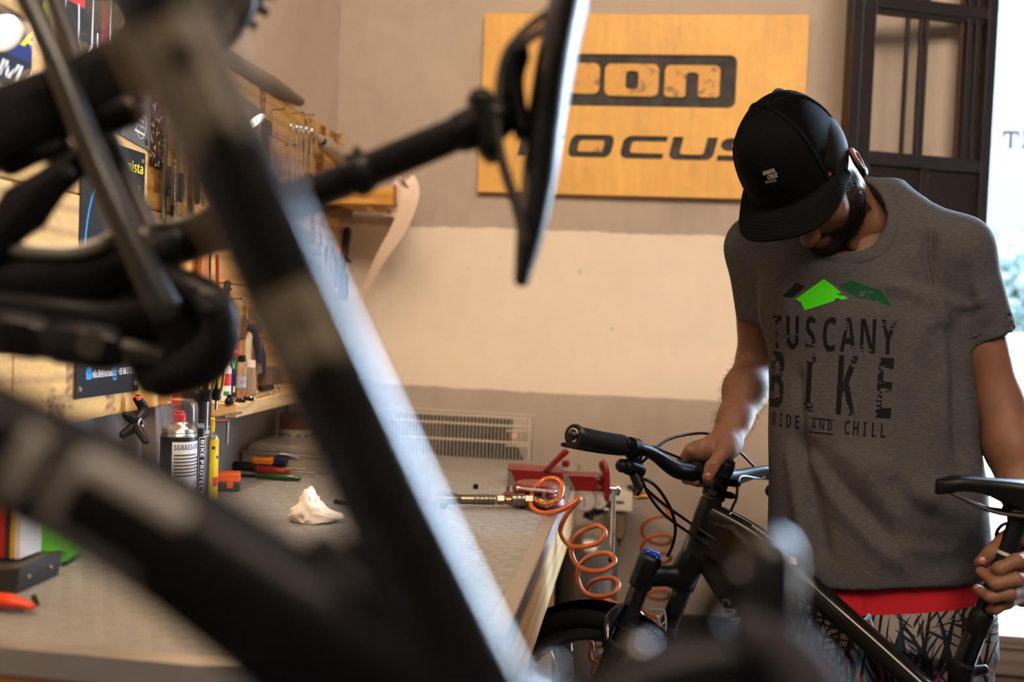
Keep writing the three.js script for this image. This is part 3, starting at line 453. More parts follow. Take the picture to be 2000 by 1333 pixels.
// blister packs hung on the board
{
  const packPrint = canvasTex(256, 512, (g, w, h) => { g.fillStyle = '#2e2b2a'; g.fillRect(0, 0, w, h); g.fillStyle = '#4a4644'; g.fillRect(0, h - 70, w, 70); for (let i = 0; i < 3; i++) { g.fillStyle = '#a9a5a0'; g.fillRect(60, 60 + i * 34, 120 - i * 30, 12); } text(g, 'PRO', 60, 44, 'bold 40px sans-serif', '#bdb8b2'); g.fillStyle = '#3f74b8'; g.fillRect(150, h - 60, 60, 44); });
  const pm = mat(0xffffff, 0.4, 0, { map: packPrint }), bl = phys(0xffffff, 0.12, { transmission: 1, thickness: 0, ior: 1.45 });
  const make = (label, z, y, lean) => {
    const t = thing('blister_pack', label, 'package', V(-0.888, y, z), 'blister packs beside the advert');
    origin.delete(t); t.rotation.x = lean; t.rotation.y = 0.35;
    part(t, 'card', planar(boxAt(0, 0.002, 0, 0.185, -0.03, 0.03, 0.0005), -0.03, 0, -0.06, 0.185, V(0, 0, 1), UP), pm);
    part(t, 'bubble', boxAt(0.002, 0.022, 0.03, 0.115, -0.024, 0.024, 0.006), bl);
    part(t, 'spare_part', mg([boxAt(0.004, 0.014, 0.045, 0.1, -0.012, 0.012, 0.004), T(new THREE.TorusGeometry(0.014, 0.003, 8, 20), 0.012, 0.07, 0, 0, Math.PI / 2)]), blackPlastic);
    return t;
  };
  make('black blister pack hanging nearest the black advert', -1.80, 1.437, 0.02); make('black blister pack hanging in the middle of three', -1.845, 1.432, -0.02); make('black blister pack leaning at the right of three', -1.93, 1.437, 0.16);
}
// hand tools on the board
function shaftDriver(name, label, a, b, handleLen, shaftR, hr, handleMat, gripMat, group) {          // a: blade tip, b: handle end
  const t = thing(name, label, 'screwdriver', a.clone(), group), d = b.clone().sub(a).normalize(), m = b.clone().addScaledVector(d, -handleLen);
  part(t, 'handle', latheOn(m, b, [[0.35, 0], [0.72, 0.04], [0.62, 0.14], [0.8, 0.24], [1, 0.45], [1, 0.7], [0.86, 0.92], [0.45, 1], [0, 1.005]].map(([r, y]) => [r * hr, y * handleLen]), 22), handleMat);
  if (gripMat) for (let k = 0; k < 4; k++) { const ang = k * Math.PI / 2 + 0.5, x = d.clone().cross(V(0.3, 0.2, 1)).normalize(), y = d.clone().cross(x), o = x.multiplyScalar(Math.cos(ang) * hr * 0.8).add(y.multiplyScalar(Math.sin(ang) * hr * 0.8)); part(t, 'grip_pad', sweep([m.clone().addScaledVector(d, handleLen * 0.32).add(o), m.clone().addScaledVector(d, handleLen * 0.58).add(o.clone().multiplyScalar(1.08)), m.clone().addScaledVector(d, handleLen * 0.84).add(o)], [hr * 0.2, hr * 0.36, hr * 0.2], { n: 10, steps: 10 }), gripMat); }
  part(t, 'shaft', cyl(a, m.clone().addScaledVector(d, 0.004), shaftR * 0.9, shaftR, 12), steel);
  return t;
}
{
  const yel = mat(0xd8a810, 0.5);
  // silver spanners
  const spanner = (z, y1, len, s, label, m = chrome) => {
    const t = thing('spanner', label, 'spanner', V(-0.87, y1 - len, z), 'spanners hung on the board'), a = V(-0.878, y1 - len, z), b = V(-0.878, y1, z);
    part(t, 'shaft', sweep([a.clone().add(V(0, 0.012, 0)), b.clone().add(V(0, -0.012, 0))], [0.006 * s, 0.0028], { side: V(0, 0, 1), n: 12 }), m);
    part(t, 'ring_end', T(new THREE.TorusGeometry(0.0085 * s, 0.0042 * s, 8, 20), b.x + 0.003, b.y - 0.002, b.z, 0, Math.PI / 2), m);
    const j = slab([[-0.4, 0], [-1, 0.7], [-1.05, 1.5], [-0.55, 2.1], [-0.5, 1.1], [0, 0.8], [0.5, 1.1], [0.6, 2.0], [1.05, 1.5], [1, 0.7], [0.4, 0]].map(([x, y]) => [x * 0.011 * s, y * 0.011 * s]), 0.006, 0.001).translate(0, 0, -0.003);
    part(t, 'jaw', T(T(j, 0, 0, 0, 0, 0, Math.PI), a.x, a.y + 0.014, a.z, 0, Math.PI / 2), m);
    return t;
  };
  const zs = [-2.43, -2.475, -2.505, -2.545, -2.59]; const ends = ['nearest the dark one', 'second along', 'third along', 'fourth along', 'last before the grease tube'];
  zs.forEach((z, i) => spanner(z, 1.727 + i * 0.004, 0.2 - i * 0.006, 1 + i * 0.06, 'silver spanner in the hanging row, ' + ends[i]));
  spanner(-2.33, 1.63, 0.16, 0.8, 'thin dull spanner hanging lower, at the left of the row', steel); spanner(-2.36, 1.63, 0.165, 0.8, 'thin dull spanner hanging lower, right beside its twin', steel);
  // dark pliers
  { const t = thing('pliers', 'dark pliers hanging left of the silver spanners', 'pliers', V(-0.875, 1.5, -2.25)), dk = mat(0x33302e, 0.4, 0.7);
    for (const s of [-1, 1]) { part(t, 'jaw', boxAt(-0.882, -0.868, 1.665, 1.71, -2.26 + s * 0.008 - 0.012, -2.26 + s * 0.008 + 0.012, 0.005), dk); part(t, 'handle', sweep([V(-0.875, 1.665, -2.26 - s * 0.01), V(-0.875, 1.6, -2.26 + s * 0.018), V(-0.875, 1.5, -2.26 + s * 0.014)], [0.006, 0.008, 0.007]), s > 0 ? blackPlastic : dk); }
    part(t, 'pivot', cyl(V(-0.884, 1.665, -2.26), V(-0.864, 1.665, -2.26), 0.008), steel); }
  // cone nosed grease tube
  { const a = onX(612, 258, -0.868), b = onX(655, 300, -0.856), t = thing('grease_tube', 'grey tube with a clear cone nozzle hung right of the spanners', 'tube', a.clone()), m = a.clone().lerp(b, 0.42);
    part(t, 'nozzle', latheOn(a, m, [[0.002, 0], [0.003, 0.01], [0.011, 0.045], [0.012, 0.05], [0, 0.052]], 18), phys(0xe8ded0, 0.3, { transmission: 0.6, thickness: 0 }));
    part(t, 'body', latheOn(m, b.clone().addScaledVector(b.clone().sub(a).normalize(), 0.12), [[0.011, 0], [0.013, 0.004], [0.021, 0.014], [0.022, 0.02], [0.022, 0.15], [0, 0.152]], 24), mat(0xa79c8c, 0.45)); }
  // turned wooden handle, red rod, thin green screwdriver
  { const c = onX(397, 522, -0.885), t = thing('wooden_paddle', 'tan wooden tool handle hanging flat below the blister packs', 'handle', c.clone());
    const o = [[-0.018, -0.05], [-0.022, -0.03], [-0.018, 0.0], [-0.015, 0.03], [-0.017, 0.06], [0.017, 0.06], [0.015, 0.03], [0.017, 0], [0.021, -0.03], [0.018, -0.05]];
    part(t, 'handle', planar(T(slab(o, 0.012, 0.003), c.x - 0.006, c.y, c.z, 0, Math.PI / 2), 0, 0, 0.2, 0.2, V(0, 1, 0), V(0, 0, 1)), mat(0xb98a4a, 0.5, 0, { map: pineTex })); part(t, 'strap', boxAt(c.x - 0.004, c.x + 0.004, c.y - 0.055, c.y + 0.06, c.z - 0.03, c.z - 0.023, 0.001), blackPlastic, 'black strip along the handle'); }
  { const a = onX(425, 500, -0.885), b = onX(425, 562, -0.885); solo('red_rod', sweep([a, b], 0.004), mat(0x8e2418, 0.4), 'thin dark red rod hanging beside the wooden handle', 'rod'); }
  shaftDriver('screwdriver', 'small black screwdriver with a green blade pointing down on the board', onX(434, 622, -0.882), onX(446, 548, -0.882), 0.045, 0.0022, 0.008, blackPlastic, null).children[1].material = mat(0x0f4f42, 0.4, 0.4);
  { const c = onX(352, 572, -0.884), t = thing('bracket_pack', 'small dark pack with a bright metal bracket hung behind the bike link', 'package', c.clone());
    part(t, 'pouch', planar(boxAt(c.x - 0.006, c.x + 0.006, c.y - 0.03, c.y + 0.03, c.z - 0.03, c.z + 0.03, 0.003), c.z + 0.03, c.y - 0.03, -0.06, 0.06, V(0, 0, 1)), mat(0xffffff, 0.5, 0, { map: canvasTex(128, 128, (g, w, h) => { g.fillStyle = '#1b1917'; g.fillRect(0, 0, w, h); text(g, 'ready', 20, 96, 'bold 34px sans-serif', '#d5d0ca', { skew: 0.2 }); }) }));
    part(t, 'bracket', mg([boxAt(c.x + 0.006, c.x + 0.012, c.y + 0.01, c.y + 0.018, c.z - 0.03, c.z + 0.03, 0.001), boxAt(c.x + 0.006, c.x + 0.012, c.y - 0.04, c.y + 0.03, c.z - 0.012, c.z - 0.004, 0.001)]), steel); }
  // spring clamp on the lower edge
  { const p = onX(268, 778, -0.88), t = thing('spring_clamp', 'black spring clamp with an orange tip gripping the board edge', 'clamp', V(-0.88, 1.0, p.z));
    part(t, 'tip_pad', boxAt(p.x - 0.005, p.x + 0.007, p.y - 0.004, p.y + 0.004, p.z - 0.006, p.z + 0.006, 0.002), mat(0xe0561a, 0.5), 'orange jaw pad');
    const h1 = onX(280, 800, -0.872), h2 = onX(266, 828, -0.868), h3 = onX(285, 862, -0.84), k1 = onX(245, 815, -0.88), k2 = onX(240, 850, -0.88);
    part(t, 'jaw_arm', sweep([p, h1, h2, h3], [[0.008, 0.006], [0.01, 0.007], [0.009, 0.007], [0.008, 0.006]]), blackPlastic); part(t, 'jaw_arm', sweep([k1.clone().add(V(0, 0.004, 0)), h2, k2], [[0.006, 0.005], [0.011, 0.008], [0.007, 0.006]]), blackPlastic);
    part(t, 'spring', T(new THREE.TorusGeometry(0.008, 0.002, 8, 20), h2.x + 0.008, h2.y, h2.z, 0, Math.PI / 2), steel); }
  // black tool bundle by the corner
  { const z = -2.86, t = thing('grip_tool', 'black handled tool hanging at the far end of the board', 'tool', V(-0.87, 1.3, z));
    part(t, 'upper_handle', sweep([onX(678, 452, -0.86), onX(672, 500, -0.865), onX(668, 530, -0.87)], [0.013, 0.012, 0.008]), mat(0x2a241c, 0.5)); part(t, 'lever', sweep([onX(668, 500, -0.862), onX(684, 512, -0.845)], [0.006, 0.004]), blackPlastic);
    part(t, 'frame', sweep([onX(648, 487, -0.872), onX(656, 520, -0.872), onX(655, 560, -0.872)], [[0.012, 0.005], [0.009, 0.005], [0.008, 0.005]]), mat(0x3a352f, 0.4, 0.6)); part(t, 'orange_clip', boxAt(-0.868, -0.858, 1.435, 1.46, -2.82, -2.8, 0.002), mat(0xc4561a, 0.5), 'small orange clip');
    part(t, 'lower_handle', sweep([onX(669, 540, -0.868), onX(668, 582, -0.866)], [[0.017, 0.012], [0.017, 0.012]]), blackRubber); }
  { const t = thing('dust_brush', 'black flat blade tool hanging left of the far black handled tool', 'tool', V(-0.88, 1.4, -2.72)); part(t, 'blade', sweep([onX(636, 482, -0.884), onX(634, 518, -0.884)], [[0.016, 0.003], [0.012, 0.003]], { side: V(0, 0, 1) }), mat(0x201c1a, 0.5)); part(t, 'cloth', sweep([onX(634, 522, -0.88), onX(636, 548, -0.872), onX(640, 580, -0.874)], [[0.016, 0.005], [0.02, 0.006], [0.01, 0.004]], { side: V(0, 0, 1) }), mat(0xb08078, 0.9), 'pinkish cloth below the blade'); }
  solo('white_cable', sweep([onX(628, 445, -0.888), onX(631, 470, -0.885), onX(628, 505, -0.883), onX(618, 530, -0.882)], 0.003), mat(0xcbb894, 0.5), 'cream cable end hanging under the paper label', 'cable');
  // padded grey roll on top of the board
  { const p = [onX(432, 112, -0.905), onX(470, 138, -0.905), onX(530, 172, -0.9), onX(583, 203, -0.9)]; p.forEach((q) => { q.y += 0.006; });
    solo('padded_roll', sweep(p, [[0.017, 0.022], [0.02, 0.024], [0.022, 0.024], [0.012, 0.016]], { n: 20, steps: 30, side: UP }), mat(0x7d7264, 0.8), 'long grey padded roll lying along the top of the board', 'roll'); }
  // shelf box near the corner and the white strip hanging from it
  { const c = onZ(767, 366, -2.66), y1 = c.y, y0 = onZ(767, 401, -2.66).y; const t = thing('wall_shelf', 'small thick wooden shelf on the board near the corner', 'shelf', V(-0.8, y0, -2.76));
    part(t, 'slab', boxUV(boxAt(BX + 0.001, c.x, y0, y1, -2.66, -2.88, 0.004), 0.5), mat(0xffe9a8, 0.45, 0, { map: pineTex })); part(t, 'edge_band', boxAt(c.x, c.x + 0.004, y0 + 0.001, y1 + 0.008, -2.661, -2.88, 0.001), mat(0xb07a34, 0.5)); part(t, 'bracket', boxAt(BX + 0.001, BX + 0.06, y0 - 0.02, y0 - 0.001, -2.7, -2.86, 0.002), mat(0x6a4a24, 0.7));
    const zz = -2.72, s = (x, y, q = zz) => onZ(x, y, q);
    const pts = [s(716, 404), s(735, 416), s(758, 420, -2.715), s(776, 400, -2.7), s(783, 372, -2.69), s(790, 352, -2.685), s(800, 366, -2.68), s(799, 388, -2.68), s(782, 440, -2.7), s(745, 502, -2.74), s(718, 555, -2.79), s(694, 595, -2.83), s(679, 613, -2.85)];
    const w = [0.018, 0.019, 0.02, 0.023, 0.025, 0.026, 0.026, 0.026, 0.022, 0.016, 0.011, 0.006, 0.004];
    const cv = curveOf(pts), N = 90, pos = [], idx = [], uv = [];
    for (let i = 0; i <= N; i++) { const k = i / N, p = cv.getPoint(k), f = k * (w.length - 1), j = Math.min(w.length - 2, Math.floor(f)), ww = lerp(w[j], w[j + 1], f - j) * 1, tg = cv.getTangent(k), tw = lerp(0.2, 0.75, sstep(0.5, 1, k)), d = camDir(Math.cos(tw), 0.0, Math.sin(tw)).addScaledVector(tg, -camDir(Math.cos(tw), 0, Math.sin(tw)).dot(tg)).normalize(); const up = Math.abs(tg.y) < 0.75 ? sstep(0.75, 0.3, Math.abs(tg.y)) : 0; d.lerp(V(0, 0, 1), up * (k < 0.45 ? 1 : 0)).normalize(); const n2 = d.clone().cross(tg).normalize().multiplyScalar(0.0004); for (const [sd, th] of [[-1, -1], [1, -1], [1, 1], [-1, 1]]) { const q = p.clone().addScaledVector(d, sd * ww).addScaledVector(n2, th); pos.push(q.x, q.y, q.z); uv.push(0, 0); } if (i < N) for (let e2 = 0; e2 < 4; e2++) { const a = i * 4 + e2, b = i * 4 + (e2 + 1) % 4; idx.push(a, b, a + 4, b, b + 4, a + 4); } }
    const g = new THREE.BufferGeometry(); g.setAttribute('position', new THREE.Float32BufferAttribute(pos, 3)); g.setAttribute('uv', new THREE.Float32BufferAttribute(uv, 2)); g.setIndex(idx); 
    solo('white_strip', toCreasedNormals(g, 0.8), mat(0xefdccb, 0.7, 0, { side: THREE.DoubleSide }), 'long white strip curling off the wall shelf and hanging down', 'strip'); }
}
// ------------------------------------------------------------------ the workbench
const BY = 0.9, BXR = -0.15, BZ0 = -1.045, BZ1 = -2.69, MATY = BY + 0.0026;
{
  const t = thing('workbench', 'long workbench with grey studded mat, aluminium edging and pale timber sides', 'workbench', V(-0.53, 0, -1.87));
  part(t, 'top', boxUV(boxAt(XL + 0.006, BXR - 0.004, 0.862, 0.8985, BZ0 - 0.004, BZ1, 0.001), 0.6), pineMat);
  const mt = pixelTex(512, 512, (u, v) => { const m = tile((a, b, c) => fbm(a, b, c, 5), u, v, 5) * 0.22 + tile((a, b, c) => fbm(a, b, c, 3), u, v, 50, 3) * 0.14; return [128 * (1 + m), 128 * (1 + m), 124 * (1 + m)]; });
  const matM = mat(0xffffff, 0.5, 0, { map: mt });
  const rm = part(t, 'rubber_mat', boxUV(boxAt(XL + 0.006, BXR - 0.022, 0.8986, 0.9016, BZ0 - 0.022, BZ1, 0.0008), 0.7), matM);
  const stud = lathe([[0.0126, 0], [0.0125, 0.0007], [0.0117, 0.0011], [0, 0.0011]], 20), n = [], p = 0.0295;
  for (let i = 0, z = BZ0 - 0.038; z > BZ1 + 0.015; z -= p * 0.866, i++) for (let x = BXR - 0.04 - (i % 2) * p / 2; x > XL + 0.02; x -= p) n.push([x, z]);
  const im = new THREE.InstancedMesh(stud, mat(0x84837e, 0.45, 0), n.length); n.forEach(([x, z], i) => im.setMatrixAt(i, new THREE.Matrix4().makeTranslation(x + 0.53, 0.9014, z + 1.87))); im.name = 'mat_stud'; im.userData.kind = 'stuff'; im.receiveShadow = true; t.add(im);
  part(t, 'edge_trim', mg([boxAt(BXR - 0.024, BXR, 0.9, 0.9035, BZ0, BZ1, 0.0008), boxAt(BXR - 0.002, BXR + 0.0012, 0.872, 0.9035, BZ0, BZ1, 0.0006)]), alu, 'aluminium angle on the right edge');
  part(t, 'edge_trim', mg([boxAt(XL + 0.006, BXR, 0.9, 0.9033, BZ0 - 0.024, BZ0, 0.0008), boxAt(XL + 0.006, BXR, 0.872, 0.9033, BZ0 - 0.001, BZ0 + 0.0015, 0.0006)]), alu, 'aluminium angle on the near end');
  part(t, 'side_board', boxUV(boxAt(BXR - 0.03, BXR - 0.002, 0.752, 0.872, BZ0 - 0.01, BZ1 + 0.03, 0.003), 0.5, 0.2), pineMat, 'pale pine board below the edge');
  part(t, 'end_board', boxUV(boxAt(XL + 0.01, BXR - 0.031, 0.72, 0.872, BZ0 - 0.03, BZ0 - 0.003, 0.003), 0.5, 0.6), mat(0xc89a50, 0.55, 0, { map: pineTex }));
  for (const [x, z] of [[BXR - 0.085, BZ0 - 0.09], [BXR - 0.085, BZ1 + 0.12], [XL + 0.06, BZ0 - 0.09], [XL + 0.06, BZ1 + 0.12]]) part(t, 'leg', boxUV(boxAt(x - 0.04, x + 0.04, 0, 0.862, z - 0.04, z + 0.04, 0.004), 0.5, x), pineMat);
  for (let z = BZ0 - 0.12; z > BZ1; z -= 0.31) part(t, 'screw', latheOn(V(BXR + 0.001, 0.886, z), V(BXR + 0.003, 0.886, z), [[0.0035, 0], [0.003, 0.0012], [0, 0.0018]], 10), steel);
}
const onMat = (px, py) => onY(px, py, MATY - 0.0002);
const cylLabel = (c, r, y0, y1, draw, { w = 512, h = 256, turn = 0, rough = 0.4 } = {}) => [new THREE.CylinderGeometry(r + 0.0004, r + 0.0004, y1 - y0, 40, 1, true).rotateY(turn).translate(c.x, c.y + (y0 + y1) / 2, c.z), mat(0xffffff, rough, 0, { map: canvasTex(w, h, draw), side: THREE.DoubleSide })];
const vl = (c, prof, n = 36, cr = 0.5) => P(lathe(prof, n, cr), c);
// ------------------------------------------------------------------ cans on the bench
const toCam = (c) => Math.atan2(camera.position.x - c.x, camera.position.z - c.z);      // the way a label faces the bench side
{
  { const c = onMat(345, 1012), r = 0.0315, t = thing('spray_can', 'dark spray can with a clear cap over a red nozzle on the bench', 'spray can', c);
    part(t, 'body', vl(c, [[0, 0], [r - 0.003, 0], [r, 0.003], [r, 0.15], [r - 0.002, 0.154], [r - 0.001, 0.156], [r - 0.004, 0.162], [0.016, 0.169], [0.014, 0.173], [0, 0.173]]), steel);
    const [g, m] = cylLabel(c, r, 0.006, 0.148, (x, w, h) => { x.fillStyle = '#17181a'; x.fillRect(0, 0, w, h); x.fillStyle = '#dcdad6'; x.fillRect(300, 14, 170, h); x.fillStyle = '#26305a'; text(x, 'SGRASSANTE', 308, 40, 'bold 24px sans-serif', '#26305a'); for (let i = 0; i < 7; i++) { x.fillStyle = '#4c4a48'; x.fillRect(310, 54 + i * 11, 110 + (i * 37) % 40, 5); } for (const q of [345, 420]) { x.save(); x.translate(q, 168); x.rotate(Math.PI / 4); x.strokeStyle = '#b8382c'; x.lineWidth = 5; x.strokeRect(-19, -19, 38, 38); x.restore(); x.fillStyle = '#222'; x.beginPath(); x.arc(q, 170, 9, 0, 7); x.fill(); } for (let i = 0; i < 4; i++) { x.fillStyle = '#7a7774'; x.fillRect(310, 210 + i * 10, 140, 3); } }, { turn: toCam(c) - 4.05 });
    part(t, 'label', g, m);
    part(t, 'nozzle', mg([vl(c, [[0.007, 0.172], [0.0105, 0.173], [0.0105, 0.186], [0.008, 0.188], [0.008, 0.192], [0, 0.193]], 20), boxAt(c.x - 0.014, c.x - 0.006, c.y + 0.184, c.y + 0.188, c.z - 0.002, c.z + 0.002, 0.001)]), mat(0xb3222a, 0.4));
    part(t, 'cap', vl(c, [[r + 0.0004, 0.156], [r + 0.0004, 0.196], [r - 0.002, 0.208], [r - 0.009, 0.214], [0, 0.2145], [0, 0.2132], [r - 0.0095, 0.2128], [r - 0.0034, 0.207], [r - 0.001, 0.196], [r - 0.001, 0.156]]), phys(0xffffff, 0.15, { transmission: 1, thickness: 0, ior: 1.4 })); }
  { const c = onMat(358, 982), r = 0.0255, t = thing('spray_can', 'spray can with a red and black trigger cap behind the clear capped can', 'spray can', c);
    part(t, 'body', vl(c, [[0, 0], [r, 0.002], [r, 0.15], [r - 0.004, 0.158], [0.018, 0.17], [0.016, 0.174], [0, 0.174]]), mat(0xd8c6a8, 0.4));
    part(t, 'collar', vl(c, [[0.022, 0.162], [0.023, 0.17], [0.014, 0.186], [0, 0.187]], 24), mat(0xe8ddd0, 0.4));
    const rd = mat(0xb7222a, 0.35), o = [[-0.026, 0], [-0.028, 0.016], [-0.022, 0.034], [-0.012, 0.036], [0.022, 0.026], [0.029, 0.02], [0.028, 0.004], [0.018, 0]];
    part(t, 'trigger_cap', T(slab(o, 0.036, 0.005).translate(0, 0, -0.018), c.x, c.y + 0.184, c.z, 0, 0.5), rd); part(t, 'button', T(box(0.034, 0.012, 0.026, 0.005), c.x + 0.002, c.y + 0.218, c.z, 0, 0.5, -0.25), blackPlastic, 'black push button'); }
  { const c = onMat(376, 994), r = 0.0275, t = thing('spray_can', 'tall black spray can with BIKE PROTECT lettered up its side', 'spray can', c);
    part(t, 'body', vl(c, [[0, 0], [r - 0.002, 0], [r, 0.003], [r, 0.17], [r - 0.003, 0.175], [0, 0.176]]), mat(0x141414, 0.35));
    const [g, m] = cylLabel(c, r, 0.004, 0.169, (x, w, h) => { x.fillStyle = '#131313'; x.fillRect(0, 0, w, h); x.fillStyle = '#e9e7e2'; for (const q of [0, 512]) { x.save(); x.translate(330 + q, 130); x.rotate(Math.PI / 2); text(x, 'BIKE PROTECT', 6, 46, 'bold 62px sans-serif', '#e9e7e2', { sx: 0.95 }); x.strokeStyle = '#e9e7e2'; x.lineWidth = 5; x.strokeRect(-6, -14, 480, 76); x.restore(); x.strokeStyle = '#e9e7e2'; x.lineWidth = 4; x.strokeRect(316 + q, 50, 100, 66); text(x, 'Muc', 326 + q, 100, 'bold 46px serif', '#e9e7e2'); for (let i = 0; i < 6; i++) { x.beginPath(); x.arc(250 + q + i * 14, 30 + (i * 13) % 24, 9, 0, 6); x.stroke(); } } }, { w: 1024, h: 640, turn: toCam(c) - 1.35 });
    part(t, 'label', g, m);
    part(t, 'cap', vl(c, [[r + 0.001, 0.172], [r + 0.001, 0.22], [r - 0.003, 0.226], [r - 0.006, 0.227], [r - 0.008, 0.224], [0, 0.224]]), phys(0x0e0e0e, 0.3, { clearcoat: 0.6 })); }
  { const c = onMat(409, 978), r = 0.0145, t = thing('spray_can', 'slim yellow aerosol with a thin red straw beside the orange box', 'spray can', c);
    part(t, 'body', vl(c, [[0, 0], [r, 0.002], [r, 0.125], [r - 0.003, 0.13], [0.004, 0.134], [0, 0.134]], 24), steel);
    const [g, m] = cylLabel(c, r, 0.003, 0.122, (x, w, h) => { x.fillStyle = '#e3c414'; x.fillRect(0, 0, w, h); x.fillStyle = '#8c8a88'; x.fillRect(100, 150, 40, 106); x.fillStyle = '#c8321e'; x.fillRect(150, 90, 60, 60); x.fillStyle = '#222'; for (let i = 0; i < 8; i++) x.fillRect(20 + i * 28, 30 + (i * 41) % 170, 18, 12); x.fillStyle = '#c8321e'; x.fillRect(30, 160, 40, 40); }, { w: 256 }); part(t, 'label', g, m);
    part(t, 'spray_head', mg([vl(c, [[0.005, 0.133], [0.006, 0.14], [0.006, 0.16], [0.004, 0.163], [0, 0.163]], 16)]), mat(0xe3c414, 0.4)); const a = c.clone().add(V(0.005, 0.156, 0)); part(t, 'straw', cyl(a, a.clone().add(camDir(1, 0, 0).multiplyScalar(0.03)), 0.0012, 0.0012, 8), mat(0xb3222a, 0.4), 'red straw'); }
  { const a = onMat(462, 962), t = thing('orange_box', 'small orange and grey plastic box on the bench beside the yellow aerosol', 'box', a.clone().add(V(-0.02, 0, -0.01))), w = 0.056, d = 0.038, c = a.clone().add(V(-0.028, 0, -0.012)); origin.delete(t); t.position.copy(c); t.rotation.y = 0.35;
    part(t, 'tray', T(box(w, 0.019, d, 0.003), 0, 0.0097, 0), mat(0x3a3836, 0.5), 'grey lower tray'); part(t, 'lid', T(box(w + 0.001, 0.019, d + 0.001, 0.003), 0, 0.0285, 0), mat(0xe2622a, 0.4), 'orange lid'); part(t, 'latch', T(box(0.013, 0.02, 0.004, 0.0015), 0.008, 0.0175, d / 2 + 0.001), mat(0xe2622a, 0.4)); }
  // clear parts organiser
  { const a = onMat(486, 918), b = onMat(668, 926), dx = 0.26, z0 = a.z, x0 = XL + 0.012, y = a.y, t = thing('parts_organiser', 'clear plastic parts organiser with a lid at the back of the bench', 'box', V(x0 + dx / 2, y, z0 - 0.09)), cp = phys(0xd8d2c8, 0.3, { transmission: 0.75, thickness: 0, ior: 1.4 }), Y = 0.038;
    part(t, 'tray', mg([boxAt(x0, x0 + dx, y, y + 0.003, z0, z0 - 0.18, 0.001), boxAt(x0, x0 + dx, y + 0.003, y + Y, z0, z0 - 0.002, 0), boxAt(x0, x0 + dx, y + 0.003, y + Y, z0 - 0.178, z0 - 0.18, 0), boxAt(x0, x0 + 0.002, y + 0.003, y + Y, z0 - 0.002, z0 - 0.178, 0), boxAt(x0 + dx - 0.002, x0 + dx, y + 0.003, y + Y, z0 - 0.002, z0 - 0.178, 0)]), cp);
    for (let i = 1; i < 5; i++) part(t, 'divider', boxAt(x0 + dx * i / 5, x0 + dx * i / 5 + 0.0016, y + 0.003, y + Y - 0.002, z0 - 0.004, z0 - 0.176, 0), cp);
    part(t, 'lid', mg([boxAt(x0 - 0.003, x0 + dx + 0.003, y + Y, y + Y + 0.004, z0 + 0.003, z0 - 0.183, 0.001), boxAt(x0 + 0.01, x0 + dx - 0.01, y + Y + 0.004, y + Y + 0.022, z0 - 0.01, z0 - 0.17, 0.006)]), cp);
    const R = rng(12); part(t, 'spare_part', mg(Array.from({ length: 26 }, () => T(box(0.01 + R() * 0.02, 0.01, 0.012, 0.002), x0 + 0.02 + R() * (dx - 0.04), y + 0.009, z0 - 0.02 - R() * 0.14, R() * 3))), mat(0x6b6258, 0.5, 0.4)); }
  { const c = onMat(562, 905); c.z = -2.5; c.x = -0.86; const t = thing('tin', 'dark red lidded tin with a cream label standing behind the parts organiser', 'tin', c), r = 0.042;
    part(t, 'body', vl(c, [[0, 0], [r, 0.002], [r, 0.11], [r - 0.004, 0.113], [0, 0.113]]), mat(0x6d1a1c, 0.4)); const [g, m] = cylLabel(c, r, 0.03, 0.075, (x, w, h) => { x.fillStyle = '#bdb49a'; x.fillRect(0, 0, w, h); for (let i = 0; i < 4; i++) text(x, 'SO', 20 + i * 130, 130, 'bold 90px sans-serif', '#2a2a26'); x.fillStyle = '#7a1f1e'; x.fillRect(0, 170, w, 86); }); part(t, 'label', g, m); }
}
const dullSteel = mat(0x7a7468, 0.36, 1);
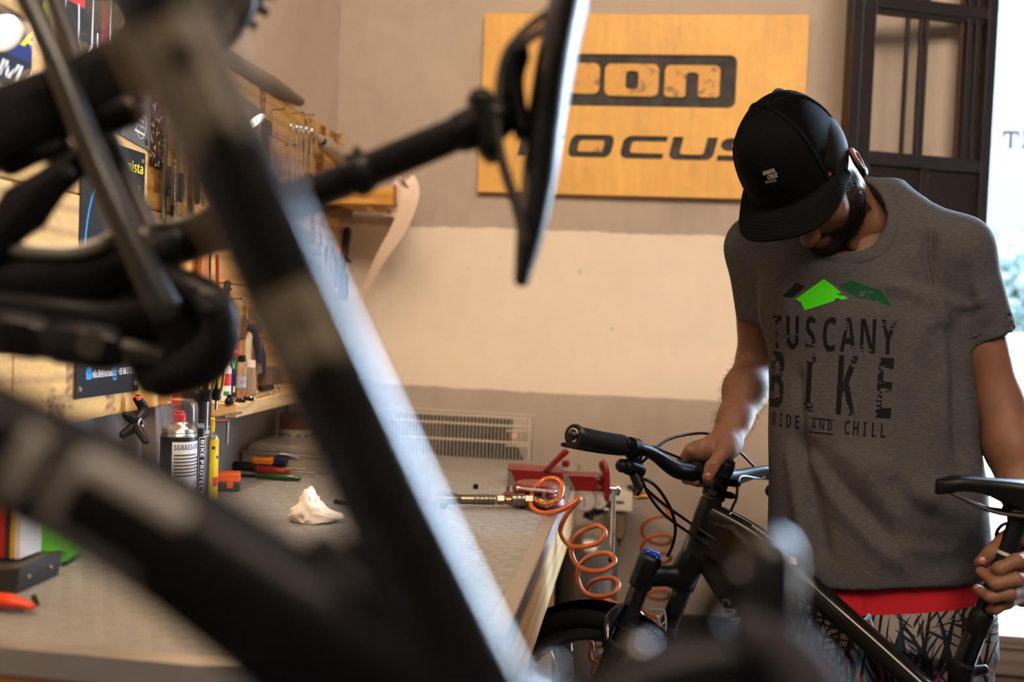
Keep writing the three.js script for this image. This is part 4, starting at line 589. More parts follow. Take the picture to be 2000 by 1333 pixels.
// ------------------------------------------------------------------ loose tools on the bench
{
  const drv = (n, l, a, b, h, r, m, hr) => { const A = onMat(...a), B = onMat(...b); A.y += hr; B.y += hr; return shaftDriver(n, l, A, B, h, r, hr, m, null); };
  drv('screwdriver', 'screwdriver with a translucent green handle and dark shaft lying foremost on the bench', [450, 935], [588, 941], 0.1, 0.004, phys(0x123f12, 0.25, { transmission: 0.15, thickness: 0 }), 0.0075).children[1].material = blackPlastic;
  drv('screwdriver', 'red handled screwdriver with a long steel shaft lying on the bench', [615, 933], [498, 925], 0.085, 0.0032, mat(0x7c1714, 0.4), 0.009);
  drv('screwdriver', 'black handled screwdriver lying behind the red handled one', [600, 928], [446, 919], 0.1, 0.0032, mat(0x141414, 0.4), 0.011);
  { const a = onMat(505, 922), t = thing('hex_key_set', 'folding hex key set with an orange body lying on the bench', 'hex keys', a); part(t, 'body', T(box(0.05, 0.016, 0.02, 0.004), a.x + 0.01, a.y + 0.027, a.z, 0.2), mat(0xd8791c, 0.4)); part(t, 'end_cap', T(box(0.03, 0.018, 0.022, 0.004), a.x + 0.05, a.y + 0.028, a.z - 0.008, 0.2), mat(0x1a2340, 0.4)); for (let i = 0; i < 4; i++) part(t, 'key', sweep([a.clone().add(V(-0.01 + i * 0.006, 0.032, 0.004)), a.clone().add(V(0.02 + i * 0.01, 0.044, -0.002)), a.clone().add(V(0.09, 0.032 + i * 0.001, -0.02))], 0.002), steel); part(t, 'rest', boxAt(a.x - 0.012, a.x + 0.06, a.y, a.y + 0.018, a.z - 0.02, a.z + 0.01, 0.004), blackPlastic); }
  // crumpled tissue
  { const c = onMat(607, 1017), R = rng(21), g0 = new THREE.IcosahedronGeometry(1, 5), p = g0.attributes.position, q = V();
    const ex = camDir(1, 0, 0), ez = V(0, 0, 1);
    for (let i = 0; i < p.count; i++) { q.fromBufferAttribute(p, i); const n = fbm(q.x * 1.6 + 4, q.y * 1.6, q.z * 1.6, 5), rid = 1 - Math.abs(perlin.noise(q.x * 3.1, q.y * 3.1 + 9, q.z * 3.1)) * 2; const rid2 = 1 - Math.abs(perlin.noise(q.x * 6.3 + 2, q.y * 5.1, q.z * 6.3)) * 2; let k = 1 + n * 0.75 + rid * 0.38 + rid2 * 0.17; q.multiplyScalar(k); let x = q.x * 0.025 * (1 - 0.3 * sstep(-0.2, 1, q.y)), y = Math.max(0, (q.y + 0.75) * 0.0225), z = q.z * 0.024; const lob = sstep(0.2, 1, q.x) * sstep(0.3, -0.5, q.y); x += lob * 0.03; y += sstep(0.3, 1.2, q.y) * 0.014 * sstep(0.7, 0.1, Math.abs(q.x + 0.15)); y += lob * 0.004; p.setXYZ(i, c.x - 0.001 + ex.x * x, c.y + y + 0.0002, c.z + 0.008 + ex.z * x + z); }
    const g = mergeVertices((g0.deleteAttribute('normal'), g0.deleteAttribute('uv'), g0)); g.computeVertexNormals(); solo('tissue', g, phys(0xeee4d4, 0.85, { transmission: 0.15, thickness: 0 }), 'crumpled white tissue lying on the grey bench mat', 'tissue'); }
  { const a = onMat(656, 985), b = onMat(690, 990); solo('black_bit', sweep([a.clone().add(V(0, 0.005, 0)), b.clone().add(V(0, 0.005, 0))], 0.0045), blackPlastic, 'short black tool bit lying behind the tissue', 'bit'); }
  { const c = onMat(929, 955); solo('valve_cap', vl(c, [[0, 0], [0.006, 0], [0.0055, 0.009], [0.004, 0.0105], [0, 0.011]], 16).applyMatrix4(new THREE.Matrix4()), blackPlastic, 'small black valve cap standing on the bench before the wire rack', 'cap'); }
  { const c = onMat(946, 953); const g = vl(V(0, 0, 0), [[0.003, 0], [0.005, 0.001], [0.005, 0.011], [0.003, 0.013], [0.002, 0.013], [0.003, 0.001]], 14); g.rotateZ(Math.PI / 2).translate(c.x, c.y + 0.005, c.z); solo('clear_cap', g, phys(0xffffff, 0.1, { transmission: 1, thickness: 0 }), 'small clear cap lying beside the black valve cap', 'cap'); }
  { const c = onMat(872, 1068); solo('red_tag', P(lathe([[0, 0], [0.0055, 0], [0.0055, 0.002], [0, 0.0022]], 18), c), mat(0xd24a3e, 0.5), 'tiny round red disc lying on the grey bench mat', 'disc'); }
  // inflator: a steel air chuck lying in line with the hose
  { const L = (px, py, h) => { const p = onMat(px, py); p.y = MATY + h; return p; }, h = 0.019, a = L(826, 994, h), b = L(1042, 996, h);
    const t = thing('air_chuck', 'steel air chuck with a knurled body lying on the bench, joined to the orange hose', 'air tool', onMat(930, 1000)); const X = (k) => a.clone().lerp(b, k);
    part(t, 'nozzle', latheOn(X(0), X(0.1), [[0.003, 0], [0.006, 0.001], [0.007, 0.02], [0.005, 0.024], [0, 0.024]], 18), brass); part(t, 'tip', sweep([X(0.02), X(-0.03).add(V(0, 0.006, 0)), X(-0.07).add(V(0, 0.012, 0))], 0.004), blackPlastic);
    part(t, 'lever', sweep([X(0.1).add(V(0, 0.01, 0)), X(0.2).add(V(0, 0.012, 0)), X(0.32).add(V(0, 0.008, 0))], [[0.003, 0.006], [0.004, 0.008], [0.002, 0.005]]), dullSteel);
    const len = a.distanceTo(b); const bar = (k0, k1, prof, m, n = 24) => part(t, 'body', latheOn(X(k0), X(k1), prof.map(([r, f]) => [r, f * (k1 - k0) * len]), n), m);
    bar(0.1, 0.34, [[0.0, 0], [0.009, 0.02], [0.011, 0.3], [0.011, 0.8], [0.008, 1], [0, 1]], dullSteel); 
    part(t, 'hand_grip', mg([latheOn(X(0.33), X(0.66), [[0, 0], [0.0098, 0.001], [0.0098, 0.07], [0, 0.071]], 24), ...[0.45, 0.49, 0.53, 0.57, 0.61].map((k) => latheOn(X(k), X(k + 0.02), [[0.0098, 0], [0.0108, 0.001], [0.0108, 0.005], [0.0098, 0.006]], 24))]), dullSteel);
    bar(0.66, 0.74, [[0, 0], [0.0105, 0.01], [0.0105, 0.75], [0.007, 1], [0, 1]], dullSteel, 6); bar(0.74, 0.79, [[0, 0], [0.006, 0.01], [0.006, 1], [0, 1]], brass);
    part(t, 'coupler', mg([latheOn(X(0.79), X(0.93), [[0, 0], [0.012, 0.001], [0.0135, 0.004], [0.0135, 0.008], [0.0122, 0.009], [0.0122, 0.011], [0.0135, 0.012], [0.0135, 0.018], [0.0122, 0.019], [0.0122, 0.021], [0.0135, 0.022], [0.0135, 0.026], [0, 0.028]], 26)]), dullSteel);
    bar(0.915, 1.0, [[0, 0], [0.0115, 0.01], [0.0115, 0.8], [0.008, 1], [0, 1]], dullSteel, 6);
    part(t, 'foot', latheOn(X(0.18).add(V(0, -0.008, 0)), X(0.18).setY(MATY), [[0.009, 0], [0.009, 0.003], [0.0075, 0.004], [0.0075, 0.006], [0.006, 0.007], [0.005, 0.0108], [0, 0.0108]], 18), blackRubber);
    for (const k of [0.96]) part(t, 'hex_nut', latheOn(X(k).setY(MATY), X(k).setY(MATY + 0.006), [[0, 0], [0.008, 0], [0.008, 0.007], [0, 0.007]], 6), dullSteel); }
}
// ------------------------------------------------------------------ vise on the far corner of the bench
{
  const red = phys(0x66080b, 0.42, { specularIntensity: 0.5, clearcoat: 0.15, clearcoatRoughness: 0.3 }), bare = mat(0x6e6a60, 0.5, 0.6);
  const c = onMat(1047, 985), t = thing('bench_vise', 'red bench vise with chipped paint bolted to the bench corner', 'vise', c);
  part(t, 'base', mg([vl(c, [[0, 0], [0.062, 0], [0.064, 0.006], [0.06, 0.018], [0.048, 0.023], [0.046, 0.028], [0, 0.028]], 40), boxAt(c.x - 0.075, c.x - 0.02, c.y, c.y + 0.016, c.z - 0.022, c.z + 0.022, 0.006)]), red);
  part(t, 'swivel', vl(c, [[0.05, 0.0285], [0.05, 0.036], [0.042, 0.044], [0, 0.044]], 36), red);
  for (const [x, z] of [[-0.06, 0.0], [0.02, 0.056]]) part(t, 'bolt', vl(c.clone().add(V(x, 0.0165, z)), [[0.008, 0], [0.008, 0.006], [0.004, 0.007], [0.004, 0.018], [0, 0.018]], 6), steel);
  const lk = c.clone().add(V(0.0, 0.036, 0.052)); part(t, 'lock_lever', mg([cyl(lk.clone().add(V(-0.032, 0.004, 0.006)), lk.clone().add(V(0.045, 0.002, 0.006)), 0.0035), ball(lk.clone().add(V(-0.032, 0.004, 0.006)), 0.0055), ball(lk.clone().add(V(0.045, 0.002, 0.006)), 0.0055)]), chrome);
  // jaws run along the viewer's left-right; ax points away from the bench
  const D = 2.34, q = (px, py, d = D) => at(px, py, d), ax = q(1180, 940).sub(q(1000, 933)).setY(0).normalize(), az = V(0, 1, 0).cross(ax).negate().normalize();
  const plate = (pts, d, th, n, m, l) => { const o = pts.map(([x, y]) => q(x, y, d)), p0 = o[0], loc = o.map((p) => [p.clone().sub(p0).dot(ax), p.y - p0.y]); const g = slab(loc, th, Math.min(0.003, th / 3)); const zz = ax.clone().cross(UP).normalize(); basis(g, p0.clone().addScaledVector(zz, -th), ax, UP, zz); return part(t, n, g, m, l); };
  plate([[992, 914], [1100, 921], [1100, 968], [1062, 968], [1020, 952], [992, 950]], 2.32, 0.07, 'fixed_jaw', red);
  plate([[993, 921], [998, 921], [1010, 950], [993, 950]], 2.315, 0.004, 'worn_patch', bare, 'bare worn metal');
  plate([[1062, 919], [1072, 923], [1112, 885], [1108, 878], [1100, 880]], 2.31, 0.02, 'strut', red);
  plate([[1072, 925], [1184, 930], [1184, 962], [1090, 958], [1068, 940]], 2.33, 0.05, 'slide', red);
  plate([[1073, 926], [1108, 928], [1125, 958], [1095, 957]], 2.326, 0.003, 'worn_patch', bare, 'bare worn metal');
  plate([[1163, 932], [1172, 929], [1176, 935], [1170, 941], [1164, 939]], 2.326, 0.003, 'worn_patch', bare, 'bare worn metal'); plate([[1166, 947], [1176, 953], [1169, 959]], 2.326, 0.003, 'worn_patch', bare, 'bare worn metal');
  part(t, 'front_jaw', sweep([q(1176, 907, 2.32), q(1184, 922, 2.315), q(1185, 945, 2.315), q(1184, 971, 2.32)], [[0.007, 0.028], [0.008, 0.03], [0.007, 0.03], [0.006, 0.028]], { side: ax, e: 4, n: 16 }), red);
  const s0 = q(1186, 955, 2.3), s1 = q(1211, 957, 2.3); part(t, 'screw', cyl(s0, s1, 0.011), chrome); part(t, 'screw_head', latheOn(q(1203, 957, 2.3), q(1210, 957, 2.3), [[0.013, 0], [0.014, 0.002], [0.014, 0.006], [0, 0.008]], 24), chrome);
  const h0 = q(1199, 960, 2.285), h1 = q(1195, 1086, 2.285); part(t, 'handle', cyl(h0, h1, 0.0052), chrome); part(t, 'handle_knob', ball(h1.clone().add(V(0, -0.008, 0)), 0.009), mat(0x2a2624, 0.4));
  part(t, 'red_knob', T(box(0.018, 0.016, 0.018, 0.004), ...q(1105, 906, 2.42).toArray()), red);
}
// ------------------------------------------------------------------ coil hoses
const hoseM = phys(0xa64d0a, 0.36, { clearcoat: 0.35, clearcoatRoughness: 0.2 });
{
  const L = (px, py, h) => { const p = onMat(px, py); p.y = MATY + h; return p; };
  // first hose: from the air chuck up in a loop, over the bench edge and down in widening coils
  const coil = (c0, c1, turns, r0, r1, k0, d) => { const o = [], n = turns * 12; for (let i = 0; i <= n; i++) { const f = i / n, a = k0 + f * turns * Math.PI * 2, r = lerp(r0, r1, f), px = lerp(c0[0], c1[0], f) + Math.cos(a) * r, py = lerp(c0[1], c1[1], f) - Math.sin(a) * r * 0.58; o.push(at(px, py, d - Math.sin(a) * r * 0.0007)); } return o; };
  const p = [L(1040, 995, 0.019), at(1068, 985, 2.02), at(1092, 972, 2.03), at(1098, 950, 2.05), at(1085, 936, 2.07), at(1062, 938, 2.08), at(1040, 962, 2.06), at(1038, 990, 2.03), at(1062, 1003, 2.0), at(1098, 996, 1.98), at(1132, 975, 1.99), at(1124, 984, 2.01), at(1103, 1012, 2.03), at(1095, 1040, 2.04), at(1112, 1066, 2.03), at(1140, 1068, 2.01), at(1170, 1060, 1.995), at(1182, 1042, 2.0), at(1170, 1028, 2.02), at(1145, 1034, 2.04), at(1122, 1052, 2.06), at(1116, 1080, 2.07), at(1128, 1105, 2.06), at(1155, 1116, 2.04), at(1185, 1112, 2.03), at(1201, 1096, 2.04), at(1190, 1082, 2.06), at(1162, 1084, 2.08), at(1136, 1100, 2.1), at(1128, 1130, 2.11), at(1142, 1158, 2.1), at(1172, 1166, 2.09), at(1200, 1158, 2.09), at(1208, 1142, 2.1), at(1196, 1130, 2.12), at(1170, 1132, 2.14), at(1150, 1144, 2.16), at(1150, 1164, 2.17), at(1180, 1172, 2.16), at(1210, 1186, 2.15), at(1218, 1210, 2.16), at(1196, 1222, 2.2), at(1162, 1218, 2.24), at(1148, 1240, 2.26), at(1160, 1262, 2.26), at(1190, 1258, 2.25), at(1200, 1244, 2.27), at(1176, 1244, 2.29), at(1156, 1262, 2.31), at(1154, 1288, 2.31), at(1176, 1298, 2.3), at(1198, 1290, 2.31), at(1190, 1276, 2.33), at(1166, 1290, 2.35), at(1158, 1316, 2.35), at(1180, 1330, 2.35), at(1200, 1350, 2.36), at(1180, 1420, 2.4)];
  const t = thing('coil_hose', 'orange coiled air hose hanging in loops over the bench corner', 'hose', V(-0.1, 0.4, -2.1), 'orange coil hoses');
  part(t, 'hose', sweep(p, 0.005, { n: 12, steps: 420 }), hoseM);
  { const n = 15, a = p[0], sp = []; const cv = curveOf(p.slice(0, 4)); for (let i = 0; i <= n * 12; i++) { const f = i / (n * 12), q = cv.getPoint(f * 0.66), tg = cv.getTangent(f * 0.66), u = UP.clone().addScaledVector(tg, -tg.y).normalize(), w = tg.clone().cross(u), an = f * n * 6.283; sp.push(q.addScaledVector(u, Math.cos(an) * 0.0062).addScaledVector(w, Math.sin(an) * 0.0062)); } part(t, 'strain_spring', sweep(sp, 0.0009, { n: 6, steps: n * 12 }), brass); part(t, 'ferrule', cyl(p[0].clone().lerp(p[1], -0.35), p[0].clone().lerp(p[1], 0.3), 0.0062), chrome); }
  // second hose against the back wall
  const q = [at(1228, 962, 2.8), at(1262, 966, 2.8), at(1295, 985, 2.78), at(1310, 1010, 2.75), ...coil([1284, 1020], [1278, 1200], 5, 30, 29, 0.3, 2.72), at(1300, 1216, 2.72), at(1272, 1240, 2.72), at(1250, 1262, 2.74), at(1262, 1300, 2.74), at(1240, 1380, 2.74)];
  const t2 = thing('coil_hose', 'orange coiled air hose hanging against the back wall from a brass fitting', 'hose', V(0.05, 0.3, -2.72), 'orange coil hoses');
  part(t2, 'hose', sweep(q, 0.005, { n: 12, steps: 360 }), hoseM);
}
// ------------------------------------------------------------------ air regulator, tank and rack by the back wall
{
  const Z = (px, py, z = -2.8) => onZ(px, py, z), t = thing('air_regulator', 'air regulator with two round gauges, white body and clear bowl', 'regulator', Z(1200, 1060));
  const white = mat(0xe4ded2, 0.45), dark = mat(0x23201e, 0.5);
  const dial = canvasTex(256, 256, (g, w) => { g.fillStyle = '#d9cfc6'; g.fillRect(0, 0, w, w); g.strokeStyle = '#4a3c38'; g.lineWidth = 5; for (let i = 0; i < 26; i++) { const a = 2.3 + i * 0.19; g.beginPath(); g.moveTo(128 + Math.cos(a) * 98, 128 + Math.sin(a) * 98); g.lineTo(128 + Math.cos(a) * 112, 128 + Math.sin(a) * 112); g.stroke(); } g.strokeStyle = '#b03028'; g.beginPath(); g.arc(128, 128, 84, 2.4, 5.4); g.stroke(); for (let i = 0; i < 6; i++) { const a = 2.3 + i * 0.95; text(g, String(i * 2), 128 + Math.cos(a) * 68, 138 + Math.sin(a) * 68, 'bold 26px sans-serif', '#3a3230', { align: 'center' }); } });
  for (const [px, py, r, z] of [[1143, 975, 0.032, -2.77], [1171, 977, 0.022, -2.78]]) {
    const c = Z(px, py, z), f = c.clone().add(V(0, 0, 0.022)); const gm = part(t, 'gauge', latheOn(c, f, [[0, 0], [r * 0.9, 0], [r, 0.004], [r, 0.022], [r * 0.93, 0.0225], [r * 0.9, 0.019], [0, 0.019]], 36), mat(0x8a817a, 0.4, 0.6));
    part(gm, 'dial', planar(new THREE.CircleGeometry(r * 0.9, 36).translate(f.x, f.y, f.z - 0.0022), f.x - r * 0.9, f.y - r * 0.9, r * 1.8, r * 1.8), mat(0xffffff, 0.5, 0, { map: dial }));
    const a = 3.9; part(gm, 'needle', boxAt(f.x - 0.0012, f.x + 0.0012, f.y - r * 0.62, f.y + r * 0.15, f.z - 0.0018, f.z - 0.001, 0), dark);
  }
  part(t, 'manifold', mg([cyl(Z(1152, 1000), Z(1192, 985), 0.018), cyl(Z(1160, 1012, -2.79), Z(1140, 1004, -2.79), 0.01), cyl(Z(1170, 990), Z(1215, 985), 0.014)]), dark);
  { const a = Z(1200, 957), b = Z(1235, 997); part(t, 'body', mg([boxAt(a.x, b.x, b.y, a.y, -2.82, -2.77, 0.004), ...Array.from({ length: 9 }, (_, i) => boxAt(a.x + 0.003, b.x - 0.002, b.y + 0.006 + i * 0.006, b.y + 0.0075 + i * 0.006, -2.771, -2.7685, 0.0004))]), white); part(t, 'slot', boxAt(lerp(a.x, b.x, 0.1), lerp(a.x, b.x, 0.55), lerp(b.y, a.y, 0.42), lerp(b.y, a.y, 0.52), -2.772, -2.766, 0.001), dark); }
  { const c = Z(1184, 1000, -2.77); part(t, 'valve_block', boxAt(c.x - 0.007, c.x + 0.009, c.y - 0.012, c.y + 0.01, -2.78, -2.76, 0.002), chrome); }
  part(t, 'knob', latheOn(Z(1238, 957, -2.8), Z(1239, 945, -2.8), [[0.005, -0.02], [0.005, 0], [0.018, 0.002], [0.02, 0.006], [0.018, 0.01], [0, 0.011]], 24), blackPlastic);
  { const top = Z(1212, 998, -2.8), bot = Z(1210, 1055, -2.8), h = top.y - bot.y; part(t, 'bowl', latheOn(bot, top, [[0.004, 0.002], [0.012, 0.004], [0.0165, 0.012], [0.0165, h], [0.015, h], [0.015, 0.013], [0.01, 0.006]], 28), phys(0xe8dcc0, 0.12, { transmission: 0.85, thickness: 0, ior: 1.45 })); part(t, 'filter', mg([latheOn(bot, top, [[0, h * 0.55], [0.011, h * 0.55], [0.012, h * 0.8], [0.014, h * 0.82], [0.014, h], [0, h]], 24)]), mat(0x5a4c38, 0.6)); part(t, 'drain', latheOn(bot.clone().add(V(0, -0.016, 0)), bot, [[0, 0], [0.003, 0], [0.003, 0.01], [0.008, 0.013], [0.008, 0.018], [0, 0.018]], 16), dark); }
  part(t, 'outlet', mg([latheOn(Z(1234, 972), Z(1268, 970), [[0, 0], [0.005, 0.001], [0.005, 0.014], [0.009, 0.015], [0.009, 0.024], [0.006, 0.025], [0.0075, 0.03], [0.0075, 0.042], [0.006, 0.043], [0.006, 0.05], [0, 0.05]], 18)]), brass, 'brass outlet fitting');
  part(t, 'wall_mount', mg([boxAt(Z(1165, 985).x, Z(1225, 985).x, Z(1200, 992).y, Z(1200, 978).y, ZB + 0.001, -2.815, 0.002)]), steel);
  // compressor tank
  const c = onZ(1150, 1100, -2.72); c.y = 0.02; const tk = thing('air_tank', 'upright brushed steel air tank standing behind the coiled hose', 'tank', c), topY = onZ(1150, 1035, -2.72).y - 0.02, r = 0.078;
  part(tk, 'shell', vl(c, [[0, 0.03], [r * 0.6, 0.035], [r * 0.92, 0.06], [r, 0.1], [r, topY - 0.06], [r * 0.9, topY - 0.02], [r * 0.5, topY + 0.006], [0, topY + 0.012]], 44, 0.9), mat(0x8f8b86, 0.35, 0.8)); part(tk, 'foot', vl(c, [[r * 0.7, -0.02], [r * 0.9, -0.02], [r * 0.9, 0.06], [r * 0.7, 0.06]], 32), blackMetal); part(tk, 'valve', cyl(c.clone().add(V(r - 0.01, 0.42, 0.03)), c.clone().add(V(r + 0.03, 0.42, 0.03)), 0.011), mat(0x4a4644, 0.5));
  { const d = onZ(1140, 1160, -2.94); part(thing('dark_cabinet', 'dark grey cabinet against the wall behind the bench corner', 'cabinet', V(-0.2, 0, -2.88)), 'body', boxAt(-0.292, -0.10, 0, 0.645, -2.94, -2.83, 0.004), mat(0x4a4541, 0.6)); }
  // low timber blocks and a pallet under the bench
  const blocks = [[1030, 1063, 1296, 1318, -2.55], [1040, 1062, 1262, 1294, -2.42], [1118, 1138, 1258, 1276, -2.58]];
  const names = ['pale timber block lying lowest behind the front wheel spokes', 'narrow upright timber block stacked behind the front wheel', 'short timber block seen between the wheel spokes near the coil'];
  const shelf = thing('low_pallet', 'grey weathered low pallet on the floor behind the front wheel', 'pallet', V(-0.25, 0, -2.45)); for (let i = 0; i < 3; i++) part(shelf, 'plank', boxUV(boxAt(-0.85, 0.12, 0.2, 0.222, -2.2 - i * 0.145, -2.335 - i * 0.145, 0.003), 0.6, i), mat(0xa79c90, 0.75, 0, { map: greyWoodTex })); for (const x of [-0.8, -0.36, 0.07]) part(shelf, 'bearer', boxUV(boxAt(x - 0.04, x + 0.04, 0, 0.1995, -2.2, -2.62, 0.003), 0.5), greyWood);
  const bm = mat(0xb89258, 0.6, 0, { map: pineTex }); blocks.forEach(([x0, x1, ya, yb, z], i) => { const a = onZ(x0, yb, z), b = onZ(x1, ya, z); const h = b.y - a.y; solo('timber_block', boxUV(boxAt(a.x, b.x, 0.2225, 0.2225 + h + (i === 1 ? 0.02 : 0), z - 0.04, z + 0.03, 0.003), 0.4, i), bm, names[i], 'block'); });
}
{ // white wire rack behind the bench
  const z0 = -2.74, z1 = -2.86, a = onZ(742, 800, z0), b = onZ(1033, 822, z0), t = thing('wire_rack', 'white wire rack standing behind the far end of the bench', 'rack', V((a.x + b.x) / 2, 0.5, -2.8)), w = mat(0xb9b0a2, 0.5), Y1 = b.y, Y0 = 0.5, n = 41, R = 0.0014;
  for (let i = 0; i <= n; i++) { const x = lerp(a.x, b.x, i / n); part(t, 'wire', sweep([V(x, Y0, z0), V(x, Y1 - 0.006, z0), V(x, Y1, z0 - 0.006), V(x, Y1, z1)], R, { n: 6, steps: 10, straight: false }), w); }
  for (const [y, z] of [[Y1 - 0.018, z0 + 0.003], [Y1 - 0.062, z0 + 0.003], [Y1 - 0.2, z0 + 0.003], [Y0, z0 + 0.003], [Y1 + 0.002, z0 - 0.02], [Y1 + 0.002, z1]]) part(t, 'rail', cyl(V(a.x, y, z), V(b.x, y, z), 0.0026, 0.0026, 8), w);
  for (const x of [a.x, b.x + 0.004]) for (const z of [z0, z1]) part(t, 'post', cyl(V(x, 0, z), V(x, Y1 + 0.003, z), 0.004, 0.004, 10), w);
  for (const [y] of [[Y1 - 0.03], [Y1 - 0.062], [Y1 - 0.07]]) part(t, 'short_rail', cyl(V(b.x - 0.06, y, z0 + 0.005), V(b.x, y, z0 + 0.005), 0.0022, 0.0022, 8), w);
  part(t, 'price_tag', boxAt(b.x - 0.045, b.x - 0.03, Y1 - 0.05, Y1 - 0.036, z0 + 0.002, z0 + 0.004, 0.0005), mat(0xcfae80, 0.7));
  const ty = V(lerp(a.x, b.x, 0.68), Y1 - 0.15, -2.8);
  solo('spare_tyre', T(new THREE.TorusGeometry(0.1, 0.018, 12, 48), ty.x, ty.y, ty.z, 0, 0.15), blackRubber, 'black tyre standing inside the white wire rack', 'tyre');
  solo('dark_crate', mg([boxAt(lerp(a.x, b.x, 0.02), lerp(a.x, b.x, 0.40), 0.505, Y1 - 0.03, -2.83, -2.775, 0.004)]), mat(0x3a332d, 0.7), 'dark crate behind the left part of the wire rack', 'crate');
  solo('dark_sack', mg([boxAt(lerp(a.x, b.x, 0.03), lerp(a.x, b.x, 0.86), 0.505, Y1 - 0.008, -2.856, -2.84, 0.004)]), mat(0x191613, 0.85), 'black board standing at the back of the wire rack', 'board');
}
// ------------------------------------------------------------------ the low shelf with bottles
{
  const X1 = -0.8, YS = 1.0882;
  const t = thing('wall_shelf', 'pale pine shelf holding bottles below the tool board', 'shelf', V(-0.85, 1.06, -2.35)); part(t, 'slab', boxUV(boxAt(XL + 0.006, X1, 1.0601, 1.088, -1.957, -2.72, 0.002), 0.5, 0.7), pineMat); for (const z of [-2.05, -2.6]) part(t, 'bracket', mg([boxAt(XL + 0.006, -0.82, 1.055, 1.06, z - 0.012, z + 0.012, 0.001), boxAt(XL + 0.006, XL + 0.011, 0.98, 1.06, z - 0.012, z + 0.012, 0.001)]), blackMetal);
  const S = (px, x) => { const p = onX(px, 780, x); return V(x, YS, p.z); };
  const lab = (c, r, y0, y1, d, o) => cylLabel(c, r, y0, y1, d, o);
  { const c = S(446, -0.873), r = 0.0175, b = thing('bottle', 'tall dark bottle with a ribbed white cap and red and green label', 'bottle', c); part(b, 'body', vl(c, [[0, 0], [r, 0.002], [r, 0.122], [r - 0.002, 0.128], [0.014, 0.13], [0.014, 0.136], [0, 0.137]]), mat(0x1a1716, 0.4)); const [g, m] = lab(c, r, 0.004, 0.117, (x, w, h) => { x.fillStyle = '#1d2a5a'; x.fillRect(0, 0, w, h); x.fillStyle = '#b3203a'; x.fillRect(0, 0, w, 70); x.fillStyle = '#1f6a52'; x.fillRect(0, 70, w, 60); for (const q of [70, 198, 326, 454]) { text(x, 'enduro', q, 48, 'bold 24px serif', '#f0dada', { align: 'center' }); x.strokeStyle = '#d9e6dd'; x.lineWidth = 5; x.beginPath(); x.moveTo(q - 20, 84); x.lineTo(q + 4, 120); x.lineTo(q + 18, 80); x.stroke(); x.fillStyle = '#e8e4de'; x.fillRect(q + 6, 210, 22, 30); } }); part(b, 'label', g, m); part(b, 'cap', mg([vl(c, [[0.0135, 0.1365], [0.0135, 0.158], [0.012, 0.16], [0, 0.16]], 24), ...Array.from({ length: 22 }, (_, i) => T(box(0.0012, 0.02, 0.0018, 0.0004), c.x + Math.cos(i * 0.2856) * 0.0138, c.y + 0.147, c.z + Math.sin(i * 0.2856) * 0.0138, -i * 0.2856))]), whitePlastic); }
  const glue = (px, x, label, s = 1) => { const c = S(px, x), r = 0.0125 * s, b = thing('glue_bottle', label, 'bottle', c, 'glue bottles on the shelf'); part(b, 'body', vl(c, [[0, 0], [r, 0.001], [r, 0.066], [r - 0.003, 0.072], [0.007, 0.075], [0, 0.075]], 24), mat(0xeae6de, 0.4)); const [g, m] = lab(c, r, 0.002, 0.06, (q, w, h) => { q.fillStyle = '#e8e4de'; q.fillRect(0, 0, w, h); q.fillStyle = '#c0262c'; q.fillRect(0, 10, w, 110); for (let i = 0; i < 40; i++) { q.fillStyle = '#2a2826'; q.fillRect(260 + i * 5, 140, i % 3 ? 2 : 3, 90); } q.fillStyle = '#2f8a4a'; q.fillRect(20, 170, 90, 40); }); part(b, 'label', g, m); part(b, 'collar', vl(c, [[0.0085, 0.074], [0.0085, 0.09], [0.004, 0.091], [0, 0.091]], 20), whitePlastic); part(b, 'nozzle', vl(c, [[0.005, 0.09], [0.0035, 0.106], [0, 0.107]], 16), phys(0xf2eee6, 0.3, { transmission: 0.4, thickness: 0 })); part(b, 'tip', vl(c, [[0.0037, 0.104], [0.003, 0.114], [0, 0.115]], 14), mat(0xc0222a, 0.4), 'red tip'); return b; };
  glue(438, -0.842, 'white glue bottle with a red tip standing in front of the tall dark bottle'); glue(419, -0.882, 'white glue bottle with a red tip, partly hidden behind the right screwdriver', 1); glue(410, -0.895, 'white glue bottle with a red tip, farthest left at the board', 0.7);
  { const c = S(470, -0.845), r = 0.0105, b = thing('bottle', 'small clear bottle with black cap, blue label and red pieces inside', 'bottle', c); part(b, 'body', vl(c, [[0, 0], [r, 0.001], [r, 0.066], [0.007, 0.073], [0.007, 0.077], [0, 0.077]], 24), phys(0xe9dccd, 0.12, { transmission: 0.85, thickness: 0, ior: 1.45 })); const R = rng(4); part(b, 'contents', mg(Array.from({ length: 22 }, () => T(box(0.008, 0.0022, 0.0022, 0.0005), c.x + (R() - 0.5) * 0.007, c.y + 0.003 + R() * 0.013, c.z + (R() - 0.5) * 0.007, R() * 3, R(), R()))), mat(0xb3242c, 0.4)); const [g, m] = lab(c, r, 0.022, 0.046, (q, w, h) => { q.fillStyle = '#8fa3b5'; q.fillRect(0, 0, w, h); for (let i = 0; i < 4; i++) text(q, 'VC', 10 + i * 130, 170, 'bold 110px sans-serif', '#a8472c', { sx: 0.8 }); }); part(b, 'label', g, m); part(b, 'cap', vl(c, [[0.0082, 0.0765], [0.0082, 0.09], [0, 0.091]], 20), blackPlastic); }
